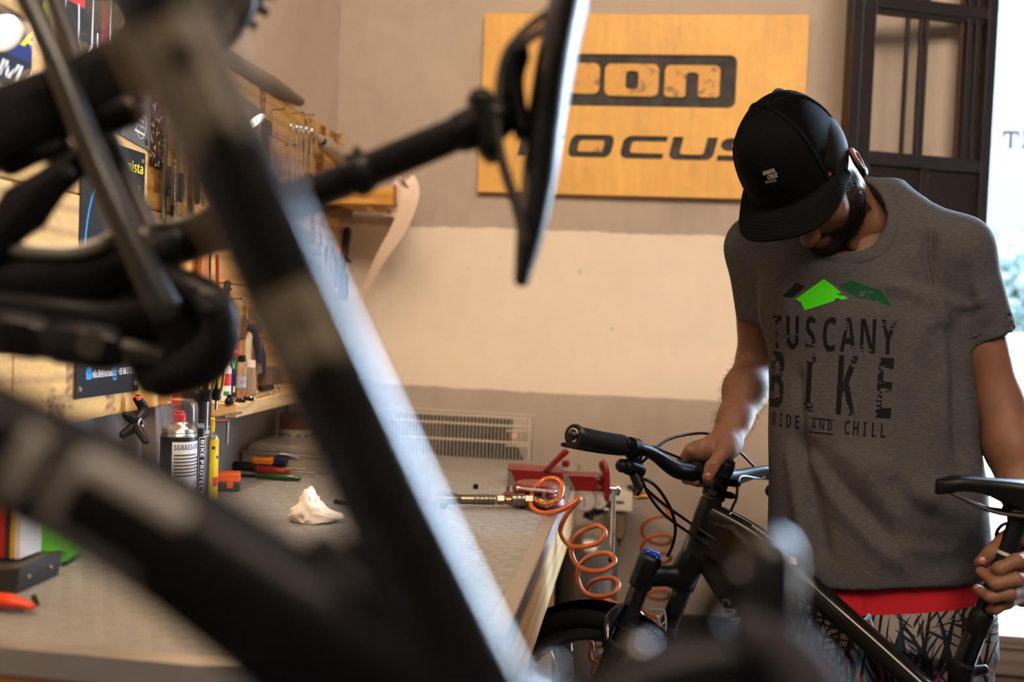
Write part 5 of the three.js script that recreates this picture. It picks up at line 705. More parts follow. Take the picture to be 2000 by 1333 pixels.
  { const c = S(488, -0.85), r = 0.0125, b = thing('jar', 'small clear jar with a white lid standing right of the blue labelled bottle', 'jar', c); part(b, 'body', vl(c, [[0, 0], [r, 0.001], [r, 0.05], [0.01, 0.058], [0.01, 0.062], [0, 0.062]], 24), phys(0xe6ddcc, 0.15, { transmission: 0.8, thickness: 0, ior: 1.45 })); part(b, 'contents', vl(c, [[0, 0.002], [0.011, 0.002], [0.011, 0.036], [0, 0.037]], 20), mat(0x8f8472, 0.8)); part(b, 'lid', vl(c, [[0.0105, 0.062], [0.0105, 0.077], [0, 0.078]], 22), mat(0xd9d2c4, 0.45)); }
  // screwdrivers stuck through the shelf
  const yb = (px, y1, y0, x, label, g) => { const p = onX(px, y1, x); const b = V(x, p.y, p.z), a = V(x, onX(px, y0, x).y, p.z); return shaftDriver('screwdriver', label, a, b, 0.078, 0.0028, 0.0125, blackPlastic, mat(0xd8a810, 0.45), g); };
  yb(407, 702, 840, -0.79, 'black and yellow screwdriver standing leftmost at the shelf end'); yb(425, 702, 800, -0.79, 'black and yellow screwdriver standing right of its twin at the shelf end');
  solo('hex_key', mg([cyl(V(-0.806, onX(443, 868, -0.806).y, onX(443, 868, -0.806).z), V(-0.806, 1.0595, onX(443, 868, -0.806).z), 0.003), sweep([V(-0.806, 1.0555, onX(443, 868, -0.806).z), V(-0.84, 1.0555, onX(443, 868, -0.806).z)], 0.003)]), steel, 'thin steel hex key hanging down below the near end of the shelf', 'hex key');
  { const t2 = thing('shelf_clip', 'thin steel clip on the shelf edge holding two screwdrivers', 'clip', V(-0.79, 1.075, -1.9)), p = onX(416, 805, -0.795); part(t2, 'strip', boxAt(-0.799, -0.785, 1.07, 1.074, p.z - 0.04, -1.956, 0.001), steel); }
  // pliers with white and navy handles hung on the board
  { const t3 = thing('cutters', 'cutters with pale and navy handles hung behind the jar', 'cutters', onX(490, 700, -0.88)); part(t3, 'handle', sweep([onX(494, 640, -0.882), onX(486, 668, -0.88), onX(484, 700, -0.878)], [0.006, 0.0085, 0.008]), mat(0xb5aa98, 0.5)); part(t3, 'handle', sweep([onX(496, 642, -0.872), onX(502, 670, -0.872), onX(506, 705, -0.875)], [0.008, 0.009, 0.007]), mat(0x1b2348, 0.5)); part(t3, 'jaw', boxAt(-0.888, -0.868, 1.252, 1.28, onX(495, 636, -0.88).z - 0.012, onX(495, 636, -0.88).z + 0.012, 0.004), steel); part(t3, 'collar', latheOn(onX(493, 648, -0.88), onX(492, 636, -0.88), [[0.0105, 0], [0.0115, 0.01], [0.009, 0.016], [0, 0.016]], 18), mat(0x1b2348, 0.5)); }
  { const t4 = thing('pliers', 'pliers with navy handles hung right of the pale handled cutters', 'pliers', onX(516, 735, -0.88)); part(t4, 'handle', sweep([onX(508, 666, -0.885), onX(514, 700, -0.88), onX(513, 728, -0.88)], [0.006, 0.008, 0.007]), mat(0x1b2348, 0.5)); part(t4, 'handle', sweep([onX(508, 668, -0.882), onX(505, 700, -0.88), onX(506, 726, -0.88)], [0.006, 0.007, 0.007]), mat(0x837a6c, 0.5)); part(t4, 'jaw', boxAt(-0.889, -0.872, 1.222, 1.252, onX(508, 660, -0.88).z - 0.01, onX(508, 660, -0.88).z + 0.01, 0.004), steel); }
  // small things on the shelf
  { const c = S(448, -0.815); const b = thing('plastic_grip', 'black plastic knob lying at the near end of the shelf', 'knob', c); part(b, 'knob', mg([vl(c, [[0, 0], [0.009, 0], [0.0095, 0.005], [0.007, 0.011], [0.005, 0.013], [0.006, 0.017], [0, 0.019]], 10)]), blackPlastic); part(b, 'stem', cyl(c.clone().add(V(0.008, 0.006, 0)), c.clone().add(V(0.013, 0.012, -0.001)), 0.003), steel); }
  { const R = rng(6); for (let i = 0; i < 4; i++) { const c = S(462 + i * 8, -0.818 + (i % 2) * 0.012); solo('shelf_fitting', mg([T(new THREE.TorusGeometry(0.005, 0.0022, 8, 16), c.x, c.y + 0.0024, c.z, 0, Math.PI / 2), T(box(0.008, 0.006, 0.01, 0.002), c.x + 0.006, c.y + 0.003, c.z, R())]), blackPlastic, ['small black fitting on the shelf, nearest the knob', 'small black fitting on the shelf, second from the knob', 'small black fitting on the shelf, third from the knob', 'small black fitting on the shelf, next to the spanners'][i], 'fitting', 'black fittings on the shelf'); } }
  { const lay = (pa, pb, xa, xb, label, h = 0.005) => { const a = S(pa, xa), b = S(pb, xb); a.y = b.y = YS + h; const d = b.clone().sub(a).normalize(), t5 = thing('spanner', label, 'spanner', a.clone().setY(YS), 'spanners lying on the shelf'); part(t5, 'shaft', sweep([a, b], [0.0034, 0.003]), chrome); for (const [p, s] of [[a, 1], [b, 0.8]]) part(t5, 'ring_end', T(new THREE.TorusGeometry(0.008 * s, 0.003, 8, 20), p.x, p.y - 0.0018, p.z, Math.PI / 2), chrome); };
    lay(490, 528, -0.808, -0.82, 'chrome spanner lying foremost on the shelf'); lay(502, 540, -0.822, -0.83, 'chrome spanner lying behind the first on the shelf'); const a = S(508, -0.86), b = S(530, -0.855); a.y = b.y = YS + 0.0075; const t6 = thing('ratchet', 'short chrome socket driver with a black grip on the shelf', 'ratchet', a.clone().setY(YS)); part(t6, 'grip', cyl(a, b, 0.0072), blackPlastic); part(t6, 'socket', latheOn(b, b.clone().addScaledVector(b.clone().sub(a).normalize(), 0.04), [[0, 0], [0.006, 0.0], [0.006, 0.018], [0.0072, 0.02], [0.0072, 0.036], [0.004, 0.036], [0, 0.03]], 20), chrome);
    const c = S(522, -0.885); solo('small_carton', planar(boxAt(c.x - 0.015, c.x + 0.018, c.y, c.y + 0.052, c.z - 0.02, c.z + 0.02, 0.001), 0, 0, 0.06, 0.06), mat(0x6e5e4e, 0.7), 'small brown carton standing at the back of the shelf', 'carton'); }
}
// ------------------------------------------------------------------ left end of the bench
{
  const c = onMat(18, 1165), t = thing('tool_rack', 'dark angled stand at the left end of the bench holding boxes upright', 'stand', c), dk = mat(0x3c3834, 0.5, 0.3);
  const p = (px, py, h) => { const q = onMat(px, py); q.y += h; return q; };
  const a = onMat(70, 1150), o = [[0, 0], [0.155, 0], [0.155, 0.012], [0.06, 0.05], [0, 0.052]];
  const zz = V(0, 0, 1), gg = slab([[-0.16, 0.0], [0.0, 0.0], [0.004, 0.02], [0.004, 0.034], [-0.03, 0.03], [-0.16, 0.018]], 0.1, 0.002); gg.translate(a.x - 0.01, MATY, a.z - 0.07); part(t, 'stand', gg, dk);
  for (const k of [0.3, 0.8]) { const q = V(a.x - 0.004, MATY + 0.018, a.z - 0.07 + 0.1 * k); part(t, 'rivet', ball(q, 0.0026, 10), steel); }
  const bx = (x0, x1, z, h, m, l, w = 0.05) => { const g = boxUV(boxAt(x0, x1, MATY + 0.034, MATY + 0.034 + h, z - w, z, 0.001), 0.2); return solo('slim_box', g, m, l, 'box', 'slim boxes in the bench stand'); };
  const z = a.z - 0.01, X = (px) => onZ(px, 1090, z).x;
  bx(X(-30), X(7), z, 0.085, mat(0xa8201c, 0.5), 'slim red box at the far left in the bench stand'); bx(X(9), X(17), z, 0.075, mat(0x35302b, 0.5, 0, {}), 'slim dark box between the red and the yellow striped ones'); bx(X(18), X(25), z, 0.074, mat(0xc79a26, 0.5), 'slim yellow box in the bench stand'); bx(X(26.5), X(38), z, 0.082, mat(0xddd6cb, 0.6), 'slim white box, the rightmost in the bench stand');
  // green cloth
  { const c2 = onMat(66, 1103), g = new THREE.IcosahedronGeometry(1, 5), pp = g.attributes.position, q = V(); for (let i = 0; i < pp.count; i++) { q.fromBufferAttribute(pp, i); const n = fbm(q.x * 1.5 + 2, q.y * 2.2, q.z * 1.5, 4), f = Math.abs(perlin.noise(q.x * 2.4, q.y * 4, q.z * 2.2)); q.multiplyScalar(1 + n * 0.55 - f * 0.2); pp.setXYZ(i, c2.x + 0.005 + q.x * 0.044 + q.y * -0.014, c2.y + 0.0003 + Math.max(0, (q.y + 0.75) * 0.03), c2.z - 0.02 + q.z * 0.05); } const gm = mergeVertices((g.deleteAttribute('normal'), g.deleteAttribute('uv'), g)); gm.computeVertexNormals(); solo('cloth', gm, mat(0x4fa81c, 0.95), 'crumpled bright green cleaning cloth on the bench by the stand', 'cloth'); }
  { const a2 = onMat(-20, 1190), b2 = onMat(62, 1200); a2.y += 0.012; b2.y += 0.009; const t2 = thing('red_handled_tool', 'tool with an orange red handle lying at the left edge of the bench', 'tool', a2.clone().setY(MATY)); part(t2, 'handle', sweep([a2, a2.clone().lerp(b2, 0.5).add(V(0, 0.002, 0)), b2], [[0.009, 0.011], [0.0085, 0.012], [0.004, 0.006]]), mat(0xd83c12, 0.4)); part(t2, 'grip', sweep([a2.clone().add(V(-0.06, 0.004, 0.02)), a2.clone().add(V(-0.005, 0.002, 0.002))], 0.0145), mat(0x2a2a22, 0.6)); }
  { const a3 = onMat(66, 1172), b3 = onMat(73, 1184); a3.y += 0.0035; b3.y += 0.0035; solo('driver_bit', sweep([a3, b3], [0.0036, 0.0025]), mat(0x2a2622, 0.5, 0.5), 'tiny dark driver bit lying near the green cloth', 'bit'); }
}
// ------------------------------------------------------------------ the mechanic's mountain bike
const carbon = phys(0x0c0a08, 0.45, { specularIntensity: 0.12, clearcoat: 0.45, clearcoatRoughness: 0.07 }), satin = phys(0x080808, 0.4, { specularIntensity: 0.3 }), gloss = phys(0x050506, 0.35, { specularIntensity: 0.15, clearcoat: 0.7, clearcoatRoughness: 0.05 }), cableM = phys(0x080808, 0.4, { specularIntensity: 0.5 }), tyreM = phys(0x0f0d0c, 0.85, { specularIntensity: 0.4 }), anodBlue = mat(0x1550a8, 0.3, 0.9);
{
  const stemTop = at(1427, 903, 1.915), headTop = at(1391, 975, 1.925), headBot = at(1361, 1078, 1.935);
  const sdir = stemTop.clone().sub(headBot).normalize();                                  // the steering axis, upwards
  let bx = camDir(0.79, 0, -0.61); bx.addScaledVector(sdir, -bx.dot(sdir)).normalize();    // along the bar: from the near grip to the far one
  const fw = bx.clone().cross(sdir).normalize(); if (fw.dot(camDir(-1, 0, 0)) < 0) fw.negate();   // the way the wheel points
  const t = thing('mountain_bike', 'black mountain bike held upright by the standing mechanic', 'bike', V(headBot.x + 0.2, 0, headBot.z + 0.05));
  const head = headBot.clone();
  // frame
  const bb = at(1722, 1678, 1.71), seatTop = at(1878, 1308, 1.66), ttA = headTop.clone().lerp(headBot, 0.28), dtA = headTop.clone().lerp(headBot, 0.78);
  const ttB = at(1862, 1400, 1.668);
  const planeN = seatTop.clone().sub(head).cross(UP).normalize();
  const frame = [];
  frame.push(latheOn(headBot.clone().addScaledVector(sdir, -0.006), headTop.clone(), [[0, 0], [0.027, 0], [0.028, 0.006], [0.026, 0.03], [0.0245, 0.075], [0.0225, headTop.distanceTo(headBot) + 0.0], [0.021, headTop.distanceTo(headBot) + 0.006], [0, headTop.distanceTo(headBot) + 0.006]], 32, 0.8));
  const ttMid = at(1600, 1165, 1.80);
  frame.push(sweep([ttA.clone().addScaledVector(sdir, -0.004), at(1478, 1058, 1.875), ttMid, at(1740, 1288, 1.73), ttB], [[0.03, 0.022], [0.025, 0.023], [0.0205, 0.0225], [0.019, 0.022], [0.019, 0.021]], { side: planeN.clone().cross(ttB.clone().sub(ttA)).normalize(), e: 2.6, n: 24, steps: 40 }));
  frame.push(sweep([dtA, at(1412, 1122, 1.925), at(1480, 1228, 1.91), at(1600, 1460, 1.79), bb], [[0.03, 0.024], [0.033, 0.027], [0.033, 0.028], [0.031, 0.028], [0.034, 0.03]], { side: planeN.clone().cross(bb.clone().sub(dtA)).normalize(), e: 2.8, n: 24, steps: 40 }));
  { const fx = seatTop.clone().sub(head).setY(0).normalize(), fy = UP, o = [[1376, 1000], [1440, 1022], [1505, 1088], [1500, 1120], [1470, 1150], [1430, 1128], [1374, 1085]].map(([px, py]) => { const r = ray(px, py), c0 = camera.position, k = head.clone().sub(c0).dot(planeN) / r.dot(planeN), q = c0.clone().addScaledVector(r, k).sub(head); return [q.dot(fx), q.y]; }); const g = slab(o, 0.034, 0.012).translate(0, 0, -0.017); const zz = fx.clone().cross(fy).normalize(); frame.push(basis(g, head.clone(), fx, fy, zz)); }
  frame.push(cyl(bb.clone().addScaledVector(planeN, -0.04), bb.clone().addScaledVector(planeN, 0.04), 0.03));
  frame.push(sweep([bb, ttB, seatTop], [[0.021, 0.021], [0.019, 0.019], [0.0185, 0.0185]], { n: 24 }));
  part(t, 'frame', mg(frame), carbon);
  // rear triangle and wheel, out of the picture below
  const axle = bb.clone().add(seatTop.clone().sub(head).setY(0).normalize().multiplyScalar(0.44)); axle.y = 0.37;
  for (const s of [-1, 1]) { const o = planeN.clone().multiplyScalar(0.068 * s), i = planeN.clone().multiplyScalar(0.028 * s); part(t, 'chainstay', sweep([bb.clone().add(i), axle.clone().add(o)], [0.013, 0.01]), carbon); part(t, 'seatstay', sweep([ttB.clone().add(i).add(V(0, -0.03, 0)), axle.clone().add(o)], [0.011, 0.009]), carbon); }
  function wheel(name, hub, axis, fwd) {
    const R = 0.355, g = part(t, name, cyl(hub.clone().addScaledVector(axis, -0.045), hub.clone().addScaledVector(axis, 0.045), 0.016), satin);
    const up = axis.clone().cross(fwd).normalize(); const ring = (r, k, w) => { const o = []; for (let i = 0; i < 72; i++) { const a = i / 72 * Math.PI * 2; o.push(hub.clone().addScaledVector(fwd, Math.cos(a) * r).addScaledVector(up, Math.sin(a) * r)); } return o; };
    part(g, 'tyre', sweep(ring(R - 0.026), [[0.026, 0.028], [0.026, 0.028]], { closed: true, n: 18, steps: 144, side: axis }), tyreM);
    part(g, 'rim', sweep(ring(R - 0.062), [[0.015, 0.0135], [0.015, 0.0135]], { closed: true, n: 14, steps: 144, side: axis, e: 3 }), mat(0x151413, 0.5));
    const K = [], knob = box(0.012, 0.0065, 0.02, 0.0015, 1);
    for (let i = 0; i < 88; i++) for (const [s, off, lean] of [[-0.024, 0, 0.75], [0.024, 0.5, -0.75], [-0.008, 0.25, 0.2], [0.008, 0.75, -0.2]]) { const a = (i + off) / 88 * Math.PI * 2, rd = fwd.clone().multiplyScalar(Math.cos(a)).addScaledVector(up, Math.sin(a)), tg = fwd.clone().multiplyScalar(-Math.sin(a)).addScaledVector(up, Math.cos(a)), nn = rd.clone().multiplyScalar(Math.cos(lean)).addScaledVector(axis, -Math.sin(lean)).normalize(), sd = tg.clone().cross(nn).normalize(); K.push(basis(knob.clone(), hub.clone().addScaledVector(rd, R - 0.026 + 0.028 * Math.cos(lean) + 0.0005).addScaledVector(axis, s), sd, nn, tg)); }
    const kn = part(g, 'tread_knob', mg(K), tyreM); kn.userData.kind = 'stuff';
    for (let i = 0; i < 28; i++) { const a = i / 28 * Math.PI * 2, a2 = a + (i % 4 < 2 ? 0.5 : -0.5), s = i % 2 ? 1 : -1, p = (q, r) => hub.clone().addScaledVector(fwd, Math.cos(q) * r).addScaledVector(up, Math.sin(q) * r); const e = p(a, R - 0.078), b = p(a2, 0.022).addScaledVector(axis, s * 0.03); part(g, 'spoke', mg([cyl(b, e, 0.0011, 0.0011, 6), cyl(e.clone().lerp(b, 0.06), e, 0.0022, 0.0022, 8)]), mat(0x5a5652, 0.35, 0.8)); }
    return g;
  }
  const hub = headBot.clone().addScaledVector(sdir, -0.52).addScaledVector(fw, 0.045); hub.y = 0.362;
  const fwdFlat = fw.clone(); wheel('front_wheel', hub, bx, fwdFlat.clone().addScaledVector(bx, -fwdFlat.dot(bx)).normalize());
  wheel('rear_wheel', axle, planeN, seatTop.clone().sub(head).setY(0).normalize().addScaledVector(planeN, 0).normalize());
  // fork
  const crownC = headBot.clone().addScaledVector(sdir, -0.05).addScaledVector(fw, 0.012);
  const fork = part(t, 'fork', mg([sweep([-1, -0.5, 0, 0.5, 1].map((k) => crownC.clone().addScaledVector(bx, 0.064 * k).addScaledVector(sdir, -0.008 - 0.016 * k * k).addScaledVector(fw, 0.035 * k * k)), [[0.024, 0.02], [0.02, 0.016], [0.03, 0.026], [0.02, 0.016], [0.024, 0.02]], { side: sdir, n: 20, steps: 24 }), cyl(crownC.clone().addScaledVector(sdir, -0.012), headBot, 0.028, 0.028)]), satin);
  for (const s of [-1, 1]) {
    const o = crownC.clone().addScaledVector(bx, 0.064 * s).addScaledVector(fw, 0.035), up = (k) => o.clone().addScaledVector(sdir, k);
    part(fork, 'crown_sleeve', latheOn(up(-0.05), up(0.015), [[0.0195, 0], [0.0225, 0.004], [0.0235, 0.04], [0.0225, 0.062], [0.019, 0.067], [0, 0.067]], 30), satin);
    part(fork, 'stanchion', cyl(up(-0.2), up(-0.049), 0.0182, 0.0182, 32), gloss);
    part(fork, 'lower_leg', latheOn(up(-0.53), up(-0.17), [[0.012, 0], [0.018, 0.02], [0.0185, 0.1], [0.022, 0.25], [0.0235, 0.345], [0.0235, 0.357], [0.021, 0.363], [0, 0.363]], 30), gloss);
    part(fork, 'seal', latheOn(up(-0.172), up(-0.16), [[0.0225, 0], [0.0225, 0.006], [0.0192, 0.01], [0, 0.01]], 30), blackRubber);
    part(fork, 'o_ring', T(new THREE.TorusGeometry(0.0188, 0.0012, 8, 30).rotateX(Math.PI / 2), 0, 0, 0), blackRubber).geometry.applyMatrix4(new THREE.Matrix4());
    const orr = fork.children[fork.children.length - 1].geometry; const b0 = origin.get(fork); orr.translate(b0.x, b0.y, b0.z); const q = up(-0.13), x = bx.clone(), z = x.clone().cross(sdir); basis(orr, q, x, sdir, z); orr.translate(-b0.x, -b0.y, -b0.z);
  }
  { const o = crownC.clone().addScaledVector(bx, -0.064).addScaledVector(fw, 0.035); const k = o.clone().addScaledVector(sdir, 0.0155); const cap = []; for (let i = 0; i < 6; i++) cap.push(basis(box(0.006, 0.005, 0.018, 0.002), k.clone().addScaledVector(sdir, 0.006).addScaledVector(bx, Math.cos(i * 1.047) * 0.009).addScaledVector(fw, Math.sin(i * 1.047) * 0.009), bx.clone().multiplyScalar(-Math.sin(i * 1.047)).addScaledVector(fw, Math.cos(i * 1.047)), sdir, bx.clone().multiplyScalar(Math.cos(i * 1.047)).addScaledVector(fw, Math.sin(i * 1.047)))); part(fork, 'fork_knob', mg([latheOn(k, k.clone().add(sdir), [[0.0165, 0], [0.0165, 0.003], [0.01, 0.006], [0.009, 0.01], [0, 0.011]], 24), ...cap]), anodBlue, 'blue anodised fork knob'); }
  // brace, brake, rotor
  { const a = (s, k, f) => crownC.clone().addScaledVector(bx, 0.064 * s).addScaledVector(fw, f).addScaledVector(sdir, k); part(fork, 'arch', sweep([a(-1, -0.2, 0.05), a(-0.8, -0.15, 0.085), a(0, -0.125, 0.1), a(0.8, -0.15, 0.085), a(1, -0.2, 0.05)], [[0.012, 0.01], [0.01, 0.012], [0.012, 0.01], [0.01, 0.012], [0.012, 0.01]], { steps: 30 }), gloss);
    const rb = (s, k, f) => crownC.clone().addScaledVector(bx, 0.064 * s).addScaledVector(fw, f).addScaledVector(sdir, k);
    const gp = mat(0x7f7770, 0.5, 0.3); const A = [at(1268, 1192, 1.97), at(1296, 1194, 1.985), at(1300, 1210, 1.985), at(1299, 1240, 1.985)], B = [at(1285, 1206, 1.98), at(1288, 1226, 1.98), at(1286, 1246, 1.98)]; part(fork, 'fender_rib', mg([sweep(A, 0.0022, { n: 8 }), sweep(B, 0.004, { n: 8 }), sweep([at(1297, 1196, 1.985), at(1287, 1208, 1.98)], 0.0016, { n: 6 }), sweep([at(1292, 1222, 1.98), at(1299, 1214, 1.985)], 0.0016, { n: 6 }), sweep([at(1292, 1222, 1.98), at(1299, 1232, 1.985)], 0.0016, { n: 6 }), sweep([at(1288, 1244, 1.98), at(1299, 1232, 1.985)], 0.0016, { n: 6 })]), gp, 'grey ribbed guard behind the fork');
    const hb = at(1296, 1268, 1.99); part(fork, 'brake_caliper', mg([T(box(0.03, 0.05, 0.03, 0.008), hb.x, hb.y, hb.z, 0.4, 0.3, 0.5), ball(hb.clone().add(V(0.012, 0.02, 0.01)), 0.009), ball(hb.clone().add(V(0.0, -0.02, 0.012)), 0.009)]), satin); }
  // headset, stem and steerer cap
  part(t, 'headset', mg([latheOn(headTop, headTop.clone().add(sdir), [[0.0225, 0.004], [0.0235, 0.008], [0.0225, 0.014], [0.019, 0.018], [0.0185, 0.024], [0, 0.024]], 32)]), gloss);
  const L = stemTop.distanceTo(headTop), H = (k) => headTop.clone().addScaledVector(sdir, k), clamp0 = H(L - 0.045).addScaledVector(fw, 0.04);
  const back = fw.clone().negate();
  const stem = part(t, 'stem', mg([latheOn(H(0.022), H(L), [[0, 0], [0.0185, 0], [0.0195, 0.002], [0.0195, L - 0.028], [0.0175, L - 0.024], [0, L - 0.024]], 30), sweep([H(L - 0.045).addScaledVector(fw, 0.002), clamp0.clone().addScaledVector(fw, -0.012)], [[0.019, 0.019], [0.019, 0.023]], { side: sdir, e: 3, cap: 'flat' })]), gloss);
  part(stem, 'steerer_cap', latheOn(H(L - 0.003), H(L), [[0.0172, 0], [0.0172, 0.004], [0.014, 0.006], [0.006, 0.0065], [0.006, 0.0045], [0, 0.0045]], 28), satin);
  for (const k of [0.036, 0.06]) { part(stem, 'pinch_bolt', mg([basis(box(0.05, 0.012, 0.014, 0.004), H(L - k).addScaledVector(back, 0.021), bx, sdir, fw), ...[-1, 1].map((s) => cyl(H(L - k).addScaledVector(back, 0.022).addScaledVector(bx, s * 0.024), H(L - k).addScaledVector(back, 0.022).addScaledVector(bx, s * 0.031), 0.005))]), gloss); }
  part(stem, 'face_plate', basis(toCreasedNormals(new THREE.CylinderGeometry(0.0225, 0.0225, 0.05, 28), 0.6), clamp0, fw, bx.clone(), fw.clone().cross(bx)), gloss);
  for (const sx of [-1, 1]) for (const sy of [-1, 1]) { const q = clamp0.clone().addScaledVector(bx, sx * 0.016).addScaledVector(sdir, sy * 0.02).addScaledVector(fw, 0.004); part(stem, 'bolt', cyl(q, q.clone().addScaledVector(fw, 0.019), 0.0052), satin); }
  // bar: bends up and back to both sides
  const barP = (x) => { const a = Math.abs(x), r = sstep(0.06, 0.2, a) * 0.032, b = a > 0.06 ? (a - 0.06) * 0.13 : 0; return clamp0.clone().addScaledVector(bx, x).addScaledVector(UP, r + Math.max(0, a - 0.2) * 0.05).addScaledVector(fw, -b); };
  const bp = []; for (let i = 0; i <= 40; i++) bp.push(barP(lerp(-0.39, 0.39, i / 40)));
  part(t, 'handlebar', sweep(bp, (k) => lerp(0.0172, 0.0112, sstep(0.06, 0.17, Math.abs(k - 0.5) * 0.78)), { n: 22, steps: 90 }), phys(0x0a0a0c, 0.36, { specularIntensity: 0.5 }));
  for (const s of [-1, 1]) {
    const g = part(t, 'grip', sweep([barP(s * 0.262), barP(s * 0.272), barP(s * 0.32), barP(s * 0.372), barP(s * 0.384)], [0.0168, 0.0178, 0.0162, 0.0165, 0.0178], { n: 24, steps: 24, cap: 'flat' }), blackRubber);
    const e0 = barP(s * 0.384), d = barP(s * 0.39).sub(barP(s * 0.36)).normalize(), e1 = e0.clone().addScaledVector(d, 0.009);
    part(g, 'end_clamp', latheOn(e0, e1, [[0.0185, 0], [0.019, 0.002], [0.019, 0.007], [0.0165, 0.009], [0, 0.0092]], 28), blackPlastic); part(g, 'inner_clamp', latheOn(barP(s * 0.268), barP(s * 0.25), [[0, 0], [0.0178, 0.0], [0.0185, 0.002], [0.0185, 0.012], [0.0165, 0.014], [0, 0.014]], 28), gloss);
    const zx = UP.clone().cross(d).normalize(), zy = d.clone().cross(zx).normalize(); const ln = (o) => { const q = o.map(([x, y]) => e1.clone().addScaledVector(d, 0.0006).addScaledVector(zx, x * 0.011).addScaledVector(zy, y * 0.011)); return sweep(q, 0.0009, { n: 6, steps: 40 }); };
    part(g, 'emblem', mg([ln([[-0.8, 0.5], [-0.2, 0.95], [0.6, 0.8], [0.85, 0.4], [0.4, 0.1], [0.75, -0.3], [0.5, -0.85], [0.2, -0.9], [-0.1, -0.35], [-0.35, 0.1], [-0.85, 0.2], [-0.8, 0.5]]), ln([[-0.4, 0.5], [0.1, 0.55], [0.45, 0.45]]), ln([[0.05, 0.1], [0.3, -0.3], [0.4, -0.6]])]), mat(0xc9bd8a, 0.5), 'cream line emblem');
    const c = barP(s * 0.228), inn = s > 0 ? -1 : 1;
    const cl = part(t, 'brake_lever', mg([sweep([barP(s * 0.215), barP(s * 0.235)], 0.0175, { n: 20, cap: 'flat' }), sweep([c.clone().addScaledVector(fw, 0.015).add(V(0, -0.006, 0)), c.clone().addScaledVector(fw, 0.032).add(V(0, -0.016, 0)).addScaledVector(bx, inn * 0.03)], [0.011, 0.013])]), satin);
    const l0 = c.clone().addScaledVector(fw, 0.034).add(V(0, -0.022, 0)); part(cl, 'lever_blade', sweep([l0, barP(s * 0.28).addScaledVector(fw, 0.052).add(V(0, -0.03, 0)), barP(s * 0.33).addScaledVector(fw, 0.05).add(V(0, -0.03, 0)), barP(s * 0.372).addScaledVector(fw, 0.044).add(V(0, -0.029, 0))], [[0.006, 0.008], [0.005, 0.007], [0.005, 0.0075], [0.004, 0.005]], { side: UP }), satin);
    const sh = c.clone().add(V(0, -0.036, 0)).addScaledVector(fw, 0.004).addScaledVector(bx, inn * 0.008); const sf = part(t, 'shifter', mg([sweep([c.clone().add(V(0, -0.012, 0)), sh], 0.008), sweep([sh.clone().addScaledVector(bx, -0.012 * inn), sh.clone().addScaledVector(bx, 0.016 * inn).add(V(0, -0.004, 0))], 0.014), ball(sh.clone().addScaledVector(bx, -0.026 * inn).add(V(0, 0.0, 0)), 0.012)]), satin); part(sf, 'thumb_paddle', sweep([sh.clone().add(V(0, -0.006, 0)), sh.clone().addScaledVector(fw, -0.02).add(V(0, -0.03, 0)), sh.clone().addScaledVector(fw, -0.03).addScaledVector(bx, -0.012 * inn).add(V(0, -0.036, 0))], [[0.009, 0.006], [0.01, 0.005], [0.006, 0.003]]), satin);
  }
  // cables
  const cb = (pts, r = 0.0027) => part(t, 'cable', sweep(pts, r, { n: 10, steps: 60 }), cableM);
  cb([at(1234, 922, 1.83), at(1262, 896, 1.84), at(1300, 862, 1.9), at(1345, 849, 1.96), at(1390, 850, 2.02), at(1440, 880, 2.06), at(1490, 930, 2.08)]);
  cb([at(1242, 928, 1.82), at(1256, 884, 1.83), at(1272, 873, 1.86), at(1296, 882, 1.9), at(1330, 897, 1.95), at(1372, 920, 1.98)]);
  cb([at(1244, 892, 1.8), at(1252, 930, 1.8), at(1266, 965, 1.82), at(1296, 1004, 1.86), at(1350, 1044, 1.905), at(1410, 1082, 1.9), at(1452, 1112, 1.885)]);
  cb([at(1236, 926, 1.81), at(1262, 955, 1.82), at(1296, 985, 1.85), at(1348, 1022, 1.9), at(1398, 1056, 1.895)]);
  cb([at(1240, 930, 1.83), at(1275, 945, 1.82), at(1305, 985, 1.83), at(1319, 1030, 1.86), at(1312, 1070, 1.89), at(1304, 1086, 1.9)], 0.003);
  cb([at(1520, 935, 2.08), at(1480, 935, 2.03), at(1448, 931, 1.98), at(1441, 945, 1.94), at(1438, 975, 1.93), at(1428, 1000, 1.93), at(1440, 1030, 1.94)]);
  part(t, 'hose_joint', mg([sweep([at(1484, 932, 2.04), at(1505, 928, 2.07)], 0.006), sweep([at(1503, 927, 2.06), at(1530, 922, 2.09)], 0.0095)]), satin);
  // seatpost and saddle
  const sp0 = seatTop, sp1 = at(1990, 1016, 1.655), sd = sp1.clone().sub(sp0).normalize(), SL = sp0.distanceTo(sp1);
  part(t, 'seat_clamp', mg([latheOn(sp0.clone().addScaledVector(sd, -0.012), sp0.clone().addScaledVector(sd, 0.02), [[0.0205, 0], [0.0215, 0.002], [0.0215, 0.02], [0.0185, 0.024], [0, 0.024]], 28), sweep([sp0.clone().add(camDir(0.016, 0, 0.01)), sp0.clone().add(camDir(0.034, 0.002, 0.008))], [[0.009, 0.007], [0.008, 0.006]])]), satin);
  const sp = part(t, 'seatpost', cyl(sp0, sp0.clone().addScaledVector(sd, 0.075), 0.0165, 0.0165, 30), gloss);
  part(sp, 'post_collar', latheOn(sp0.clone().addScaledVector(sd, 0.06), sp1, [[0.0165, 0], [0.0185, 0.004], [0.019, 0.03], [0.0175, 0.04], [0.0148, 0.044], [0, 0.044]], 30), satin);
  part(sp, 'inner_post', cyl(sp0.clone().addScaledVector(sd, 0.1), sp1.clone().addScaledVector(sd, -0.01), 0.0142, 0.0148, 30), phys(0x0c0d12, 0.4, { specularIntensity: 0.3 }));
